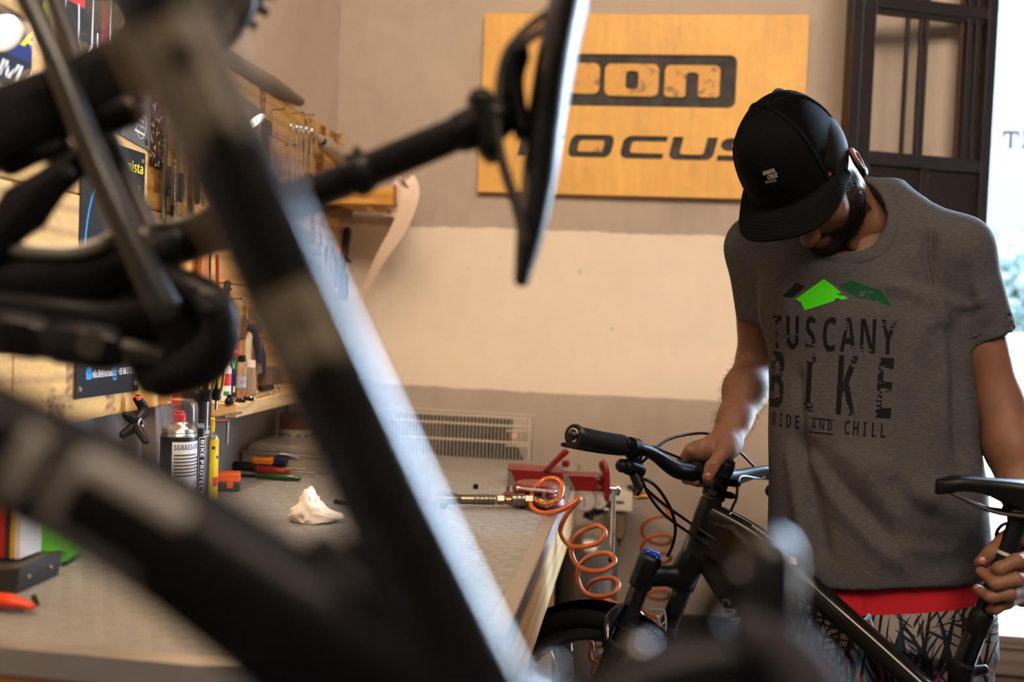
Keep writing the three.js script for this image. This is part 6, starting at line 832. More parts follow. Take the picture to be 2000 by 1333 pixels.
  part(sp, 'post_print', latheOn(sp0.clone().addScaledVector(sd, SL - 0.062), sp1, [[0.0150, 0], [0.0152, 0.0005], [0.0152, 0.005], [0.015, 0.0055]], 28), mat(0x9a978f, 0.5), 'grey printed band');
  const along = camDir(1, 0.0, 0.05).addScaledVector(UP, -0.03).normalize(), sC = sp1.clone().addScaledVector(sd, 0.014), sside = along.clone().cross(UP).normalize(), sup = sside.clone().cross(along).normalize();
  part(sp, 'post_head', mg([sweep([sp1.clone().addScaledVector(sd, -0.02), sC], [0.015, 0.017]), basis(box(0.05, 0.014, 0.044, 0.005), sC, along, sup, along.clone().cross(sup))]), satin);
  const Sd = (f, u, s) => sC.clone().addScaledVector(along, f).addScaledVector(sup, u).addScaledVector(sside, s);
  const sad = part(t, 'saddle', (() => { const pos = [], idx = [], M = 30, N = 20; for (let i = 0; i <= M; i++) { const k = i / M, f = lerp(-0.137, 0.13, k), hw = lerp(0.019, 0.07, Math.pow(sstep(0.3, 0.95, k), 1.2)) * Math.pow(Math.min(1, (1.02 - k) * 14), 0.4) * Math.pow(Math.min(1, (k + 0.012) * 10), 0.5), top = 0.05 + 0.006 * sstep(0.0, 0.12, k) - 0.012 * Math.pow(Math.abs(k - 0.15), 1) + 0.014 * sstep(0.75, 1, k), skirt = lerp(0.018, 0.072, sstep(0.2, 0.66, k)) * (1 - 0.45 * sstep(0.8, 1.0, k)); for (let j = 0; j <= N; j++) { const a = j / N * Math.PI * 2, cx = Math.cos(a), sy = Math.sin(a); const u = sy >= 0 ? top - 0.012 + 0.012 * Math.pow(sy, 0.7) - (Math.abs(cx) > 0.2 ? 0.006 * cx * cx : 0) * sstep(0.5, 1, k) : top - 0.012 - skirt * Math.pow(-sy, 0.6) * (0.55 + 0.45 * Math.abs(cx)); const q = Sd(f, u, cx * hw * (sy < 0 ? 1 : 1)); pos.push(q.x, q.y, q.z); if (i < M && j < N) { const p = i * (N + 1) + j; idx.push(p, p + N + 1, p + 1, p + 1, p + N + 1, p + N + 2); } } } const cap = (i, fl) => { const c0 = pos.length / 3; let x = 0, y = 0, z = 0; for (let j = 0; j < N; j++) { const o = (i * (N + 1) + j) * 3; x += pos[o]; y += pos[o + 1]; z += pos[o + 2]; } pos.push(x / N, y / N, z / N); for (let j = 0; j < N; j++) { const p = i * (N + 1) + j; fl ? idx.push(c0, p, p + 1) : idx.push(c0, p + 1, p); } }; cap(0, true); cap(M, false); const g = new THREE.BufferGeometry(); g.setAttribute('position', new THREE.Float32BufferAttribute(pos, 3)); g.setIndex(idx); g.computeVertexNormals(); return g; })(), phys(0x080808, 0.5, { specularIntensity: 0.2, clearcoat: 0.15, clearcoatRoughness: 0.3, side: THREE.DoubleSide }));
  for (const s of [-1, 1]) part(sad, 'rail', sweep([Sd(-0.125, 0.032, s * 0.008), Sd(-0.09, 0.016, s * 0.014), Sd(-0.045, 0.0, s * 0.021), Sd(0.04, -0.001, s * 0.022), Sd(0.085, 0.014, s * 0.03), Sd(0.11, 0.03, s * 0.034)], 0.0035, { n: 10, steps: 30 }), mat(0x4a4846, 0.35, 0.8));
  part(t, 'cable', sweep([at(1986, 1024, 1.66), at(1962, 1024, 1.658), at(1950, 1034, 1.662), at(1946, 1048, 1.672), at(1960, 1072, 1.70)], 0.0032, { n: 10, steps: 40 }), cableM);
  // cranks below the frame
  part(t, 'crank', mg([sweep([bb.clone().addScaledVector(planeN, -0.06), bb.clone().addScaledVector(planeN, -0.065).add(V(0.15, -0.06, 0))], [[0.014, 0.008], [0.012, 0.007]]), cyl(bb.clone().addScaledVector(planeN, -0.045), bb.clone().addScaledVector(planeN, -0.05), 0.062, 0.062, 40)]), satin);
  // logo prints wrapped on the tubes: thin patches that follow each tube's surface
  const wrap = (name, curve, radii, side, t0, t1, a0, a1, draw, label, W = 512, H = 128, e = 2.6) => {
    const c = curveOf(curve), pos = [], uv = [], idx = [], M = 24, N = 10, sg = (x) => Math.sign(x) * Math.pow(Math.abs(x), 2 / e);
    for (let i = 0; i <= M; i++) { const tt = lerp(t0, t1, i / M), p = c.getPoint(tt), tg = c.getTangent(tt), u = side.clone().addScaledVector(tg, -side.dot(tg)).normalize(), v = tg.clone().cross(u), k = tt * (radii.length - 1), q = Math.min(radii.length - 2, Math.floor(k)), r = [0, 1].map((w) => lerp(radii[q][w], radii[q + 1][w], k - q) + 0.0006); for (let j = 0; j <= N; j++) { const a = lerp(a0, a1, j / N), x = p.clone().addScaledVector(u, sg(Math.cos(a)) * r[0]).addScaledVector(v, sg(Math.sin(a)) * r[1]); pos.push(x.x, x.y, x.z); uv.push(i / M, j / N); if (i < M && j < N) { const b = i * (N + 1) + j; idx.push(b, b + 1, b + N + 1, b + 1, b + N + 2, b + N + 1); } } }
    const g = new THREE.BufferGeometry(); g.setAttribute('position', new THREE.Float32BufferAttribute(pos, 3)); g.setAttribute('uv', new THREE.Float32BufferAttribute(uv, 2)); g.setIndex(idx); g.computeVertexNormals();
    part(t, name, g, mat(0xffffff, 0.4, 0, { map: canvasTex(W, H, draw), transparent: true, side: THREE.DoubleSide }), label);
  };
  const ttC = [ttA.clone().addScaledVector(sdir, -0.004), at(1478, 1058, 1.875), ttMid, at(1740, 1288, 1.73), ttB], ttR = [[0.03, 0.022], [0.025, 0.023], [0.0205, 0.0225], [0.019, 0.022], [0.019, 0.021]], ttS = planeN.clone().cross(ttB.clone().sub(ttA)).normalize();
  const dtC = [dtA, at(1412, 1122, 1.925), at(1480, 1228, 1.91), at(1600, 1460, 1.79), bb], dtR = [[0.03, 0.024], [0.033, 0.027], [0.033, 0.028], [0.031, 0.028], [0.034, 0.03]], dtS = planeN.clone().cross(bb.clone().sub(dtA)).normalize();
  const near = (sd, cv) => { const u = sd, tg = cv[1].clone().sub(cv[0]).normalize(), v = tg.clone().cross(u); return v.dot(camDir(0, 0, 1)) > 0 ? 1 : -1; };
  const nt = near(ttS, ttC), upT = ttS.y > 0 ? 0 : Math.PI;
  const ang = (k, s, base) => base + (base ? -1 : 1) * s * k;
  wrap('model_print', ttC, ttR, ttS, 0.1, 0.31, ang(0.62, nt, upT), ang(0.05, nt, upT), (g, w, h) => { g.clearRect(0, 0, w, h); g.strokeStyle = '#d6d2ca'; g.lineWidth = 9; g.beginPath(); g.moveTo(480, 24); g.lineTo(20, 24); g.lineTo(20, 104); g.stroke(); text(g, 'NOMAD', 270, 96, 'bold 64px sans-serif', '#c9c5bd', { sx: 0.9 }); }, 'pale lettered model print on the top tube');
  wrap('badge_print', ttC, ttR, ttS, 0.325, 0.40, ang(0.95, nt, upT), ang(0.02, nt, upT), (g, w, h) => { g.clearRect(0, 0, w, h); g.fillStyle = '#d9d6cf'; g.beginPath(); g.moveTo(0, h); g.quadraticCurveTo(w * 0.3, h * 0.2, w * 0.75, 0); g.lineTo(w, h * 0.5); g.lineTo(w * 0.8, h); g.fill(); g.fillStyle = '#2f7a3c'; g.beginPath(); g.moveTo(60, 90); g.lineTo(120, 40); g.lineTo(180, 90); g.lineTo(120, 115); g.fill(); g.fillStyle = '#17130f'; g.fillRect(30, 84, 26, 26); g.fillRect(120, 20, 40, 12); }, 'white badge with a green hill on the top tube', 256, 128);
  const nd = near(dtS, dtC), upD = dtS.y > 0 ? 0 : Math.PI;
  wrap('brand_print', dtC, dtR, dtS, 0.31, 0.86, ang(2.75, nd, upD), ang(1.45, nd, upD), (g, w, h) => { g.clearRect(0, 0, w, h); text(g, 'SANTA CRUZ', 10, 112, 'bold 128px sans-serif', '#7d7972', { sx: 1.15, skew: 0.2 }); }, 'large pale grey brand lettering on the down tube', 1024, 128);
}
// ------------------------------------------------------------------ the mechanic
{
  const base = at(1715, 1900, 2.0); base.y = 0;
  const man = thing('person', 'man in grey printed t-shirt, black cap and patterned shorts, looking down and holding the bike', 'person', base);
  const J = (px, py, d) => at(px, py, d);
  const shR = J(1478, 482, 2.04), elR = J(1480, 708, 2.13), wrR = J(1416, 866, 1.99), shL = J(1868, 492, 1.85), elL = J(1950, 790, 1.835), wrL = J(2012, 1030, 1.735);
  const neckB = J(1672, 436, 1.95), HC = J(1588, 342, 1.825), capC = J(1560, 337, 1.82);
  // ---- head frame: F forwards out of the face, U up through the crown, S to his left
  const yaw = -0.62, pit = 1.13, F = camDir(Math.sin(yaw) * Math.cos(pit), -Math.sin(pit), Math.cos(yaw) * Math.cos(pit)), S = camDir(Math.cos(yaw), 0.2, -Math.sin(yaw)); S.addScaledVector(F, -S.dot(F)).normalize(); const U = F.clone().cross(S).normalize();
  const capP = 0.86, cF = camDir(Math.sin(-0.58) * Math.cos(capP), -Math.sin(capP), Math.cos(-0.58) * Math.cos(capP)), cS = camDir(Math.cos(-0.58), 0.16, Math.sin(0.58)); cS.addScaledVector(cF, -cS.dot(cF)).normalize(); const cU = cF.clone().cross(cS).normalize(), cp = (s, u, f) => capC.clone().addScaledVector(cS, s).addScaledVector(cU, u).addScaledVector(cF, f);
  const hp = (s, u, f) => HC.clone().addScaledVector(S, s).addScaledVector(U, u).addScaledVector(F, f);
  const skull = egg(hp(0, 0.05, 0.002), S, U, F, 0.073, 0.083, 0.093), face = egg(hp(0, -0.03, 0.045), S, U, F, 0.058, 0.075, 0.056), jaw = bone(hp(-0.045, -0.055, 0.02), hp(0, -0.092, 0.078), 0.026, 0.021), jaw2 = bone(hp(0.045, -0.055, 0.02), hp(0, -0.092, 0.078), 0.026, 0.021), cheekL = egg(hp(0.043, -0.018, 0.07), S, U, F, 0.02, 0.018, 0.02), cheekR = egg(hp(-0.043, -0.018, 0.07), S, U, F, 0.02, 0.018, 0.02);
  const bridge = bone(hp(0, 0.022, 0.098), hp(0, -0.02, 0.118), 0.009, 0.012), tip = egg(hp(0, -0.027, 0.119), S, U, F, 0.0125, 0.0115, 0.0125), alaL = egg(hp(0.0115, -0.029, 0.11), S, U, F, 0.0075, 0.008, 0.011), alaR = egg(hp(-0.0115, -0.029, 0.11), S, U, F, 0.0075, 0.008, 0.011), brow = bone(hp(-0.035, 0.03, 0.088), hp(0.035, 0.03, 0.088), 0.013, 0.013);
  const eyeL = egg(hp(0.031, 0.012, 0.1), S, U, F, 0.016, 0.01, 0.012), eyeR = egg(hp(-0.031, 0.012, 0.1), S, U, F, 0.016, 0.01, 0.012), lipU = egg(hp(0, -0.0565, 0.1005), S, U, F, 0.022, 0.006, 0.009), lipD = egg(hp(0, -0.067, 0.099), S, U, F, 0.019, 0.0065, 0.009), mouth = egg(hp(0, -0.0615, 0.109), S, U, F, 0.022, 0.0016, 0.007), chin = egg(hp(0, -0.092, 0.089), S, U, F, 0.021, 0.017, 0.017);
  const neck = bone(hp(0, -0.03, -0.03), neckB.clone().add(V(0, -0.02, 0)), 0.052, 0.062), traps = bone(neckB.clone().add(V(0, -0.01, 0)), shL.clone().lerp(neckB, 0.45).add(V(0, 0.02, 0)), 0.055, 0.045), traps2 = bone(neckB.clone().add(V(0, -0.01, 0)), shR.clone().lerp(neckB, 0.45).add(V(0, 0.02, 0)), 0.055, 0.045), tendon = bone(hp(0.05, -0.045, -0.01), neckB.clone().add(camDir(-0.03, -0.05, 0.07)), 0.011, 0.01), adams = egg(hp(0.0, -0.115, 0.02), S, U, F, 0.014, 0.02, 0.02);
  const headF = (x, y, z) => {
    let d = smin(skull(x, y, z), face(x, y, z), 0.04); d = smin(d, jaw(x, y, z), 0.03); d = smin(d, jaw2(x, y, z), 0.03); d = smin(d, Math.min(cheekL(x, y, z), cheekR(x, y, z)), 0.02); d = smin(d, brow(x, y, z), 0.015);
    d = smax(d, -Math.min(eyeL(x, y, z), eyeR(x, y, z)), 0.012); d = smin(d, bridge(x, y, z), 0.012); d = smin(d, tip(x, y, z), 0.008); d = smin(d, Math.min(alaL(x, y, z), alaR(x, y, z)), 0.005);
    d = smin(d, chin(x, y, z), 0.015); d = smin(d, lipU(x, y, z), 0.006); d = smin(d, lipD(x, y, z), 0.006); d = smax(d, -mouth(x, y, z), 0.004);
    d = smin(d, neck(x, y, z), 0.03); d = smin(d, tendon(x, y, z), 0.02); d = smin(d, Math.min(traps(x, y, z), traps2(x, y, z)), 0.03); return d;
  };
  // ears: a flat bowl with a rolled rim
  const ears = [1, -1].map((k) => { const ex = S.clone().multiplyScalar(k).addScaledVector(F, -0.45).normalize(), ey = U.clone().addScaledVector(F, -0.18).normalize(), ez = ex.clone().cross(ey).normalize(), c = hp(0.0815 * k, 0.004, -0.012), o = c.clone().addScaledVector(ex, 0.006), disc = egg(c, ex, ey, ez, 0.0085, 0.032, 0.0195), bowl = egg(o.clone().addScaledVector(ey, -0.003), ex, ey, ez, 0.0075, 0.02, 0.0125), scaph = egg(o.clone().addScaledVector(ey, 0.016), ex, ey, ez, 0.005, 0.011, 0.013), lobe = egg(c.clone().addScaledVector(ey, -0.026), ex, ey, ez, 0.006, 0.0095, 0.009), anti = bone(o.clone().addScaledVector(ey, 0.012).addScaledVector(ez, -0.006).addScaledVector(ex, -0.002), o.clone().addScaledVector(ey, -0.016).addScaledVector(ez, -0.009 * k).addScaledVector(ex, -0.002), 0.0032, 0.003); return (x, y, z) => { let d = smax(disc(x, y, z), -bowl(x, y, z), 0.004); d = smax(d, -scaph(x, y, z), 0.003); d = smin(d, anti(x, y, z), 0.003); return smin(d, lobe(x, y, z), 0.006); }; });
  const headAll = (x, y, z) => smin(headF(x, y, z), Math.min(ears[0](x, y, z), ears[1](x, y, z)), 0.006);
  // ---- arms
  const muscR = egg(shR.clone().lerp(elR, 0.55), V(1, 0, 0), elR.clone().sub(shR).normalize(), V(0, 0, 1), 0.042, 0.1, 0.045);
  const along = (a, b, k, o = V(0, 0, 0)) => a.clone().lerp(b, k).add(o);
  const arm = (a, b, c, s) => { const up = bone(a, b, 0.05, 0.038), fa = bone(b, along(b, c, 0.35, camDir(0.004 * s, 0, 0)), 0.038, 0.0405), fb = bone(along(b, c, 0.35), along(b, c, 0.75), 0.0405, 0.031), fc = bone(along(b, c, 0.7), c, 0.031, 0.0265); return (x, y, z) => smin(smin(up(x, y, z), fa(x, y, z), 0.03), smin(fb(x, y, z), fc(x, y, z), 0.02), 0.03); };
  const armR = arm(shR, elR, wrR, -1), armL = arm(shL, elL, wrL, 1);
  // ---- hands: each finger its own chain
  const chain = (pts, r) => { const bs = []; for (let i = 0; i + 1 < pts.length; i++) bs.push(bone(pts[i], pts[i + 1], r[i], r[i + 1])); return (x, y, z) => { let d = 1; for (const b of bs) d = i0(d, b(x, y, z)); return d; }; };
  const i0 = (a, b) => smin(a, b, 0.006);
  // right hand laid over the bar beside the stem
  const RH = {
    palm: [bone(wrR, J(1362, 882, 1.955), 0.0235, 0.017), bone(wrR, J(1384, 876, 1.985), 0.0235, 0.018), bone(wrR.clone().add(camDir(0.006, 0, 0.004)), J(1418, 887, 1.93), 0.022, 0.017), bone(J(1360, 882, 1.95), J(1398, 880, 1.985), 0.0165, 0.017)],
    fingers: [chain([J(1349, 879, 1.94), J(1333, 903, 1.962), J(1341, 936, 1.958), J(1360, 943, 1.93)], [0.0122, 0.0105, 0.0095, 0.0082]), chain([J(1364, 876, 1.962), J(1352, 905, 1.985), J(1364, 941, 1.972), J(1384, 947, 1.94)], [0.0122, 0.0108, 0.0098, 0.0085]), chain([J(1382, 876, 1.98), J(1374, 905, 2.0), J(1388, 938, 1.99), J(1402, 944, 1.965)], [0.0118, 0.0102, 0.0093, 0.008]), chain([J(1402, 880, 1.99), J(1400, 903, 2.005), J(1410, 928, 2.0), J(1416, 934, 1.985)], [0.0108, 0.0092, 0.0083, 0.0072])],
    thumb: chain([J(1425, 866, 1.955), J(1408, 888, 1.905), J(1390, 913, 1.878), J(1382, 933, 1.876)], [0.0165, 0.0135, 0.0118, 0.0104]),
  };
  const wrapHand = (h, arm2) => (x, y, z) => { let d = 1; for (const p of h.palm) d = smin(d, p(x, y, z), 0.016); let f = 1; for (const q of h.fingers) { f = Math.min(f, q(x, y, z)); } d = smin(d, f, 0.007); d = smin(d, h.thumb(x, y, z), 0.012); return smin(d, arm2(x, y, z), 0.02); };
  // left hand closed round the seatpost
  const pA = J(1968, 1066, 1.657), LH = {
    palm: [bone(wrL, J(2012, 1098, 1.695), 0.026, 0.02), bone(wrL, J(2008, 1140, 1.705), 0.026, 0.018), bone(J(2012, 1096, 1.690), J(1996, 1168, 1.705), 0.019, 0.016), bone(wrL, J(1990, 1050, 1.680), 0.024, 0.017)],
    fingers: [chain([J(2012, 1090, 1.670), J(1985, 1097, 1.617), J(1952, 1112, 1.619), J(1938, 1118, 1.643)], [0.0125, 0.0115, 0.0105, 0.009]), chain([J(2012, 1124, 1.675), J(1984, 1133, 1.615), J(1946, 1141, 1.617), J(1916, 1118, 1.647)], [0.0125, 0.0115, 0.0105, 0.0088]), chain([J(2004, 1148, 1.680), J(1972, 1160, 1.620), J(1936, 1167, 1.623), J(1909, 1152, 1.653)], [0.0118, 0.0108, 0.0098, 0.0082]), chain([J(1992, 1166, 1.690), J(1968, 1178, 1.633), J(1944, 1190, 1.635), J(1932, 1192, 1.647)], [0.0105, 0.0095, 0.0085, 0.0075])],
    thumb: chain([J(1990, 1038, 1.680), J(1962, 1058, 1.667), J(1936, 1082, 1.670), J(1916, 1100, 1.675)], [0.0165, 0.0145, 0.0125, 0.0108]),
  };
  const handR = wrapHand(RH, armR), handL = wrapHand(LH, armL);
  // ---- torso and legs, hidden under the clothes
  const pel = J(1716, 1150, 1.91), chest = J(1676, 600, 1.94), hipR = J(1636, 1200, 1.935), hipL = J(1800, 1200, 1.895), knR = V(hipR.x - 0.02, 0.44, hipR.z + 0.03), knL = V(hipL.x + 0.05, 0.44, hipL.z + 0.02), anR = V(knR.x - 0.01, 0.09, knR.z - 0.04), anL = V(knL.x + 0.02, 0.09, knL.z - 0.05);
  const bf = [bone(pel, chest, 0.11, 0.11), bone(chest, neckB.clone().add(V(0, -0.06, 0)), 0.11, 0.06), bone(shR, shL, 0.05, 0.05), bone(hipR, knR, 0.075, 0.052), bone(hipL, knL, 0.075, 0.052), bone(knR, anR, 0.05, 0.034), bone(knL, anL, 0.05, 0.034), bone(knR.clone().lerp(anR, 0.3).add(V(0, 0, -0.02)), anR, 0.048, 0.03), bone(knL.clone().lerp(anL, 0.3).add(V(0, 0, -0.02)), anL, 0.048, 0.03), bone(pel, hipR, 0.1, 0.08), bone(pel, hipL, 0.1, 0.08)];
  const toe = camDir(-0.35, 0, 0.8).setY(0).normalize();
  const bodyF = (x, y, z) => { let d = 1; for (const b of bf) d = smin(d, b(x, y, z), 0.04); return d; };
  const skinM = phys(0xffffff, 0.58, { vertexColors: true, specularIntensity: 0.6 });
  const paint = (g, f) => { const p = g.attributes.position, c = new Float32Array(p.count * 3); for (let i = 0; i < p.count; i++) { const k = f(p.getX(i), p.getY(i), p.getZ(i)); c[i * 3] = k[0]; c[i * 3 + 1] = k[1]; c[i * 3 + 2] = k[2]; } g.setAttribute('color', new THREE.BufferAttribute(c, 3)); return g; };
  const beardAt = (x, y, z) => { const dx = x - HC.x, dy = y - HC.y, dz = z - HC.z, s = dx * S.x + dy * S.y + dz * S.z, u = dx * U.x + dy * U.y + dz * U.z, f = dx * F.x + dy * F.y + dz * F.z, as = Math.abs(s), n = fbm(x * 90, y * 90, z * 90, 3) * 0.014, line = -0.05 + 0.085 * sstep(0.075, 0.012, f), stache = Math.max(Math.abs(u + 0.045 + as * 0.35) - 0.0075, as - 0.034), lips = Math.max(Math.abs(u + 0.062) - 0.0095, as - 0.022); let r = Math.min(u - line, stache); r = Math.max(r, -(u + 0.118), 0.004 - f, -lips); return sstep(0.006, -0.007, r + n); };
  const tone = (x, y, z) => { const m = 1 + fbm(x * 30, y * 30, z * 30, 4) * 0.3 + perlin.noise(x * 260, y * 260, z * 260) * 0.06, lip = Math.min(lipU(x, y, z), lipD(x, y, z)) < 0.0015 && mouth(x, y, z) > -0.01 ? 1 : 0, red = sstep(0.02, -0.01, Math.min(tip(x, y, z), ears[0](x, y, z))) * 0.5 + lip; const bd = beardAt(x, y, z) * (0.72 + 0.25 * perlin.noise(x * 300, y * 300, z * 300)), c = [lerp(0.128, 0.15, red) * m, lerp(0.058, 0.042, red) * m, lerp(0.031, 0.026, red) * m]; return [lerp(c[0], 0.008, bd), lerp(c[1], 0.005, bd), lerp(c[2], 0.0035, bd)]; };
  const around = (pts, r) => { const lo = V(1e9, 1e9, 1e9), hi = V(-1e9, -1e9, -1e9); for (const p of pts) { lo.min(p); hi.max(p); } return [lo.addScalar(-r), hi.addScalar(r)]; };
  const pieces = [];
  { const [lo, hi] = around([hp(0, 0.14, 0), hp(0, -0.1, 0.12), neckB], 0.085); pieces.push(skinMesh(headAll, lo, hi, 0.0032)); }
  { const [lo, hi] = around([shR, elR], 0.06); pieces.push(skinMesh(armR, lo, hi, 0.007)); const [l2, h2] = around([shL, elL, wrL], 0.06); pieces.push(skinMesh(armL, l2, h2, 0.007)); const [l3, h3] = around([elR, wrR], 0.055); pieces.push(skinMesh(handR, l3, h3, 0.005)); }
  { const [lo, hi] = around([wrR, J(1335, 905, 1.96), J(1400, 945, 1.9), J(1430, 866, 1.95)], 0.03); pieces.push(skinMesh(handR, lo, hi, 0.0026)); }
  { const [lo, hi] = around([wrL, J(1912, 1152, 1.655), J(1935, 1195, 1.635), J(2012, 1100, 1.705), J(1985, 1133, 1.615)], 0.03); pieces.push(skinMesh(handL, lo, hi, 0.0026)); }
  { const [lo, hi] = around([chest, pel, anL, anR, shL, shR], 0.12); pieces.push(skinMesh(bodyF, lo, hi, 0.013)); }
  const bare = pieces.map((g) => { g.deleteAttribute('uv'); return paint(g, tone); });
  const bodyG = mergeGeometries(bare);
  part(man, 'body', bodyG, skinM);
  // nails
  const nail = (c, n, l, w, len) => { const x = l.clone().cross(n).normalize(), y = n.clone().cross(x).normalize(); const g = new THREE.SphereGeometry(1, 14, 8).scale(w, 0.0016, len); return basis(g, c, x, n.clone().normalize(), y.negate()); };
  part(man, 'nail', nail(J(1382.5, 932, 1.8655), camDir(-0.1, 0.12, 1), camDir(-0.3, -1, 0), 0.0068, 0.0075), mat(0x6a3d2c, 0.35)); part(man, 'nail', nail(J(1919, 1096, 1.6635), camDir(-0.25, 0.35, 1), camDir(-0.8, -0.7, 0.1), 0.0066, 0.0075), mat(0x6a3d2c, 0.35)); part(man, 'nail', nail(J(1909, 1150, 1.6445), camDir(-0.4, 0.3, 1), camDir(-0.9, 0.5, 0), 0.005, 0.0055), mat(0x6a3d2c, 0.35));
  // eyes, lids lowered
  for (const k of [1, -1]) part(man, 'eye', ball(hp(0.031 * k, 0.01, 0.083), 0.0118, 16), mat(0xd8cfc4, 0.25));
  // beard and hair: a close layer over the jaw, with a ragged rim
  const hairM = phys(0x0c0805, 0.8, { specularIntensity: 0.2 });
  { const f0 = V(), R = rng(23), bs = [], hp0 = pieces[0].attributes.position, hn = pieces[0].attributes.normal, nn = V();
    for (let pass = 0; pass < 3; pass++) for (let i = 0; i < hp0.count; i++) {
      f0.fromBufferAttribute(hp0, i); const w = beardAt(f0.x, f0.y, f0.z); if (w < 0.35 || R() > w * 0.62) continue;
      nn.fromBufferAttribute(hn, i); const l = 0.003 + R() * 0.0045, q = f0.clone().add(V(R() - 0.5, R() - 0.5, R() - 0.5).multiplyScalar(0.0032)).addScaledVector(nn, -0.0006), dn = U.clone().multiplyScalar(-0.9).addScaledVector(F, 0.25).addScaledVector(V(R() - 0.5, R() - 0.5, R() - 0.5), 0.9), e = q.clone().addScaledVector(nn, l * 0.5).addScaledVector(dn, l * 0.75);
      bs.push(sweep([q, e], [0.00042, 0.00016], { n: 3, steps: 1, cap: null })); }
    const bm = part(man, 'beard', mg(bs), hairM); bm.userData.kind = 'stuff'; bm.userData.label = 'short dark beard';
    const g = (x, y, z) => { const dx = x - HC.x, dy = y - HC.y, dz = z - HC.z, u = dx * U.x + dy * U.y + dz * U.z, ff = dx * F.x + dy * F.y + dz * F.z, n = fbm(x * 120, y * 120, z * 120, 3) * 0.01; return smax(skull(x, y, z) - 0.004, Math.max(-(u + 0.02 - 0.9 * Math.max(0, ff + 0.02) + n), ff - 0.045, -(skull(x, y, z) + 0.005)), 0.003); };
    const [l2, h2] = around([hp(0, 0.15, 0), hp(0, -0.05, -0.1)], 0.09); part(man, 'hair', skinMesh(g, l2, h2, 0.004), hairM); }
  // ---- t-shirt
  const torsoYaw = 0.46, tA = camDir(Math.cos(torsoYaw), 0, Math.sin(torsoYaw)), tF = camDir(-Math.sin(torsoYaw), 0, Math.cos(torsoYaw)); const tU = UP.clone();
  tA.setY(0).normalize(); tF.setY(0).normalize();
  const rows = [[330, 1690, 1.962, 0.057, 0.057], [400, 1676, 1.952, 0.096, 0.081], [470, 1668, 1.942, 0.158, 0.103], [540, 1668, 1.937, 0.179, 0.116], [620, 1676, 1.927, 0.184, 0.123], [700, 1696, 1.922, 0.184, 0.120], [820, 1700, 1.912, 0.186, 0.116], [950, 1708, 1.902, 0.193, 0.120], [1100, 1711, 1.897, 0.198, 0.125], [1180, 1711, 1.897, 0.199, 0.127]].map(([py, px, d, w, h]) => { const c = J(px, py, d); return { y: c.y, c, w, h }; });
  const rowAt = (y) => { let i = 0; while (i < rows.length - 2 && y < rows[i + 1].y) i++; const a = rows[i], b = rows[i + 1], k = clamp((a.y - y) / (a.y - b.y), 0, 1), e = k * k * (3 - 2 * k) * 0.5 + k * 0.5; return [lerp(a.c.x, b.c.x, e), lerp(a.c.z, b.c.z, e), lerp(a.w, b.w, e), lerp(a.h, b.h, e)]; };
  const hemC = rows[8].c, hemL = J(1535, 1128, 1.91).y, hemR = J(1905, 1112, 1.84).y, hemY = (x, z) => { const u = (x - hemC.x) * tA.x + (z - hemC.z) * tA.z; return lerp(hemL, hemR, u / 0.4 + 0.5) - (1 - (u / 0.2) * (u / 0.2)) * 0.012 + 0.003 * Math.sin(u * 22); };
  const slvR = bone(shR, J(1490, 620, 2.07), 0.06, 0.052), slvL = bone(shL, J(1930, 668, 1.84), 0.063, 0.05), capR = bone(shR.clone().lerp(neckB, 0.62).add(V(0, 0.005, 0)), shR, 0.049, 0.058), capL = bone(shL.clone().lerp(neckB, 0.7).add(V(0, 0.03, 0)), shL.clone().add(V(0, 0.004, 0)), 0.048, 0.061);
  const cutR = bone(J(1489, 597, 2.07), J(1494, 700, 2.10), 0.0425, 0.045), cutL = bone(J(1924, 640, 1.84), J(1952, 745, 1.84), 0.0415, 0.044);
  const cuffR = J(1490, 622, 2.07), nR = J(1490, 622, 2.07).sub(shR).normalize(), cuffL = J(1928, 662, 1.84), nL = camDir(0.36, -0.93, 0).normalize();
  const neckCut = bone(neckB.clone().add(camDir(-0.008, -0.052, 0.05)), hp(0, -0.02, -0.02), 0.064, 0.085), neckIn = egg(neckB.clone().add(camDir(-0.02, 0.01, 0.02)), tA, UP, tF, 0.085, 0.07, 0.085);
  const torsoD = (x, y, z) => { const [cx, cz, w, h] = rowAt(y), dx = x - cx, dz = z - cz, a = (dx * tA.x + dz * tA.z) / w, f = (dx * tF.x + dz * tF.z) / h, l = Math.pow(Math.abs(a) ** 2.3 + Math.abs(f) ** 2.3, 1 / 2.3); return (l - 1) * Math.min(w, h) * 0.92; };
  const shirtF = (x, y, z) => {
    let d = torsoD(x, y, z); d = Math.max(d, y - (rows[1].y + 0.04));
    d = smin(d, Math.min(capR(x, y, z), capL(x, y, z)), 0.05);
    const sr = Math.max(smax(slvR(x, y, z), (x - cuffR.x) * nR.x + (y - cuffR.y) * nR.y + (z - cuffR.z) * nR.z, 0.006), -cutR(x, y, z)), sl = Math.max(smax(slvL(x, y, z), (x - cuffL.x) * nL.x + (y - cuffL.y) * nL.y + (z - cuffL.z) * nL.z, 0.006), -cutL(x, y, z));
    d = smin(d, sr, 0.022); d = smin(d, sl, 0.022);
    d = smax(d, -neckCut(x, y, z), 0.008);
    return smax(d, hemY(x, z) - y, 0.008);
  };
  // folds: ridges given as lines on the picture of the shirt front, raised or sunk along the normal
  const folds = [];
  const flat = (p) => [(p.x - rows[5].c.x) * tA.x + (p.z - rows[5].c.z) * tA.z, p.y], fold = (pts, amp, w) => folds.push({ p: pts.map(([x, y]) => flat(J(x, y, 1.8))), amp, w: w * 0.00092 });
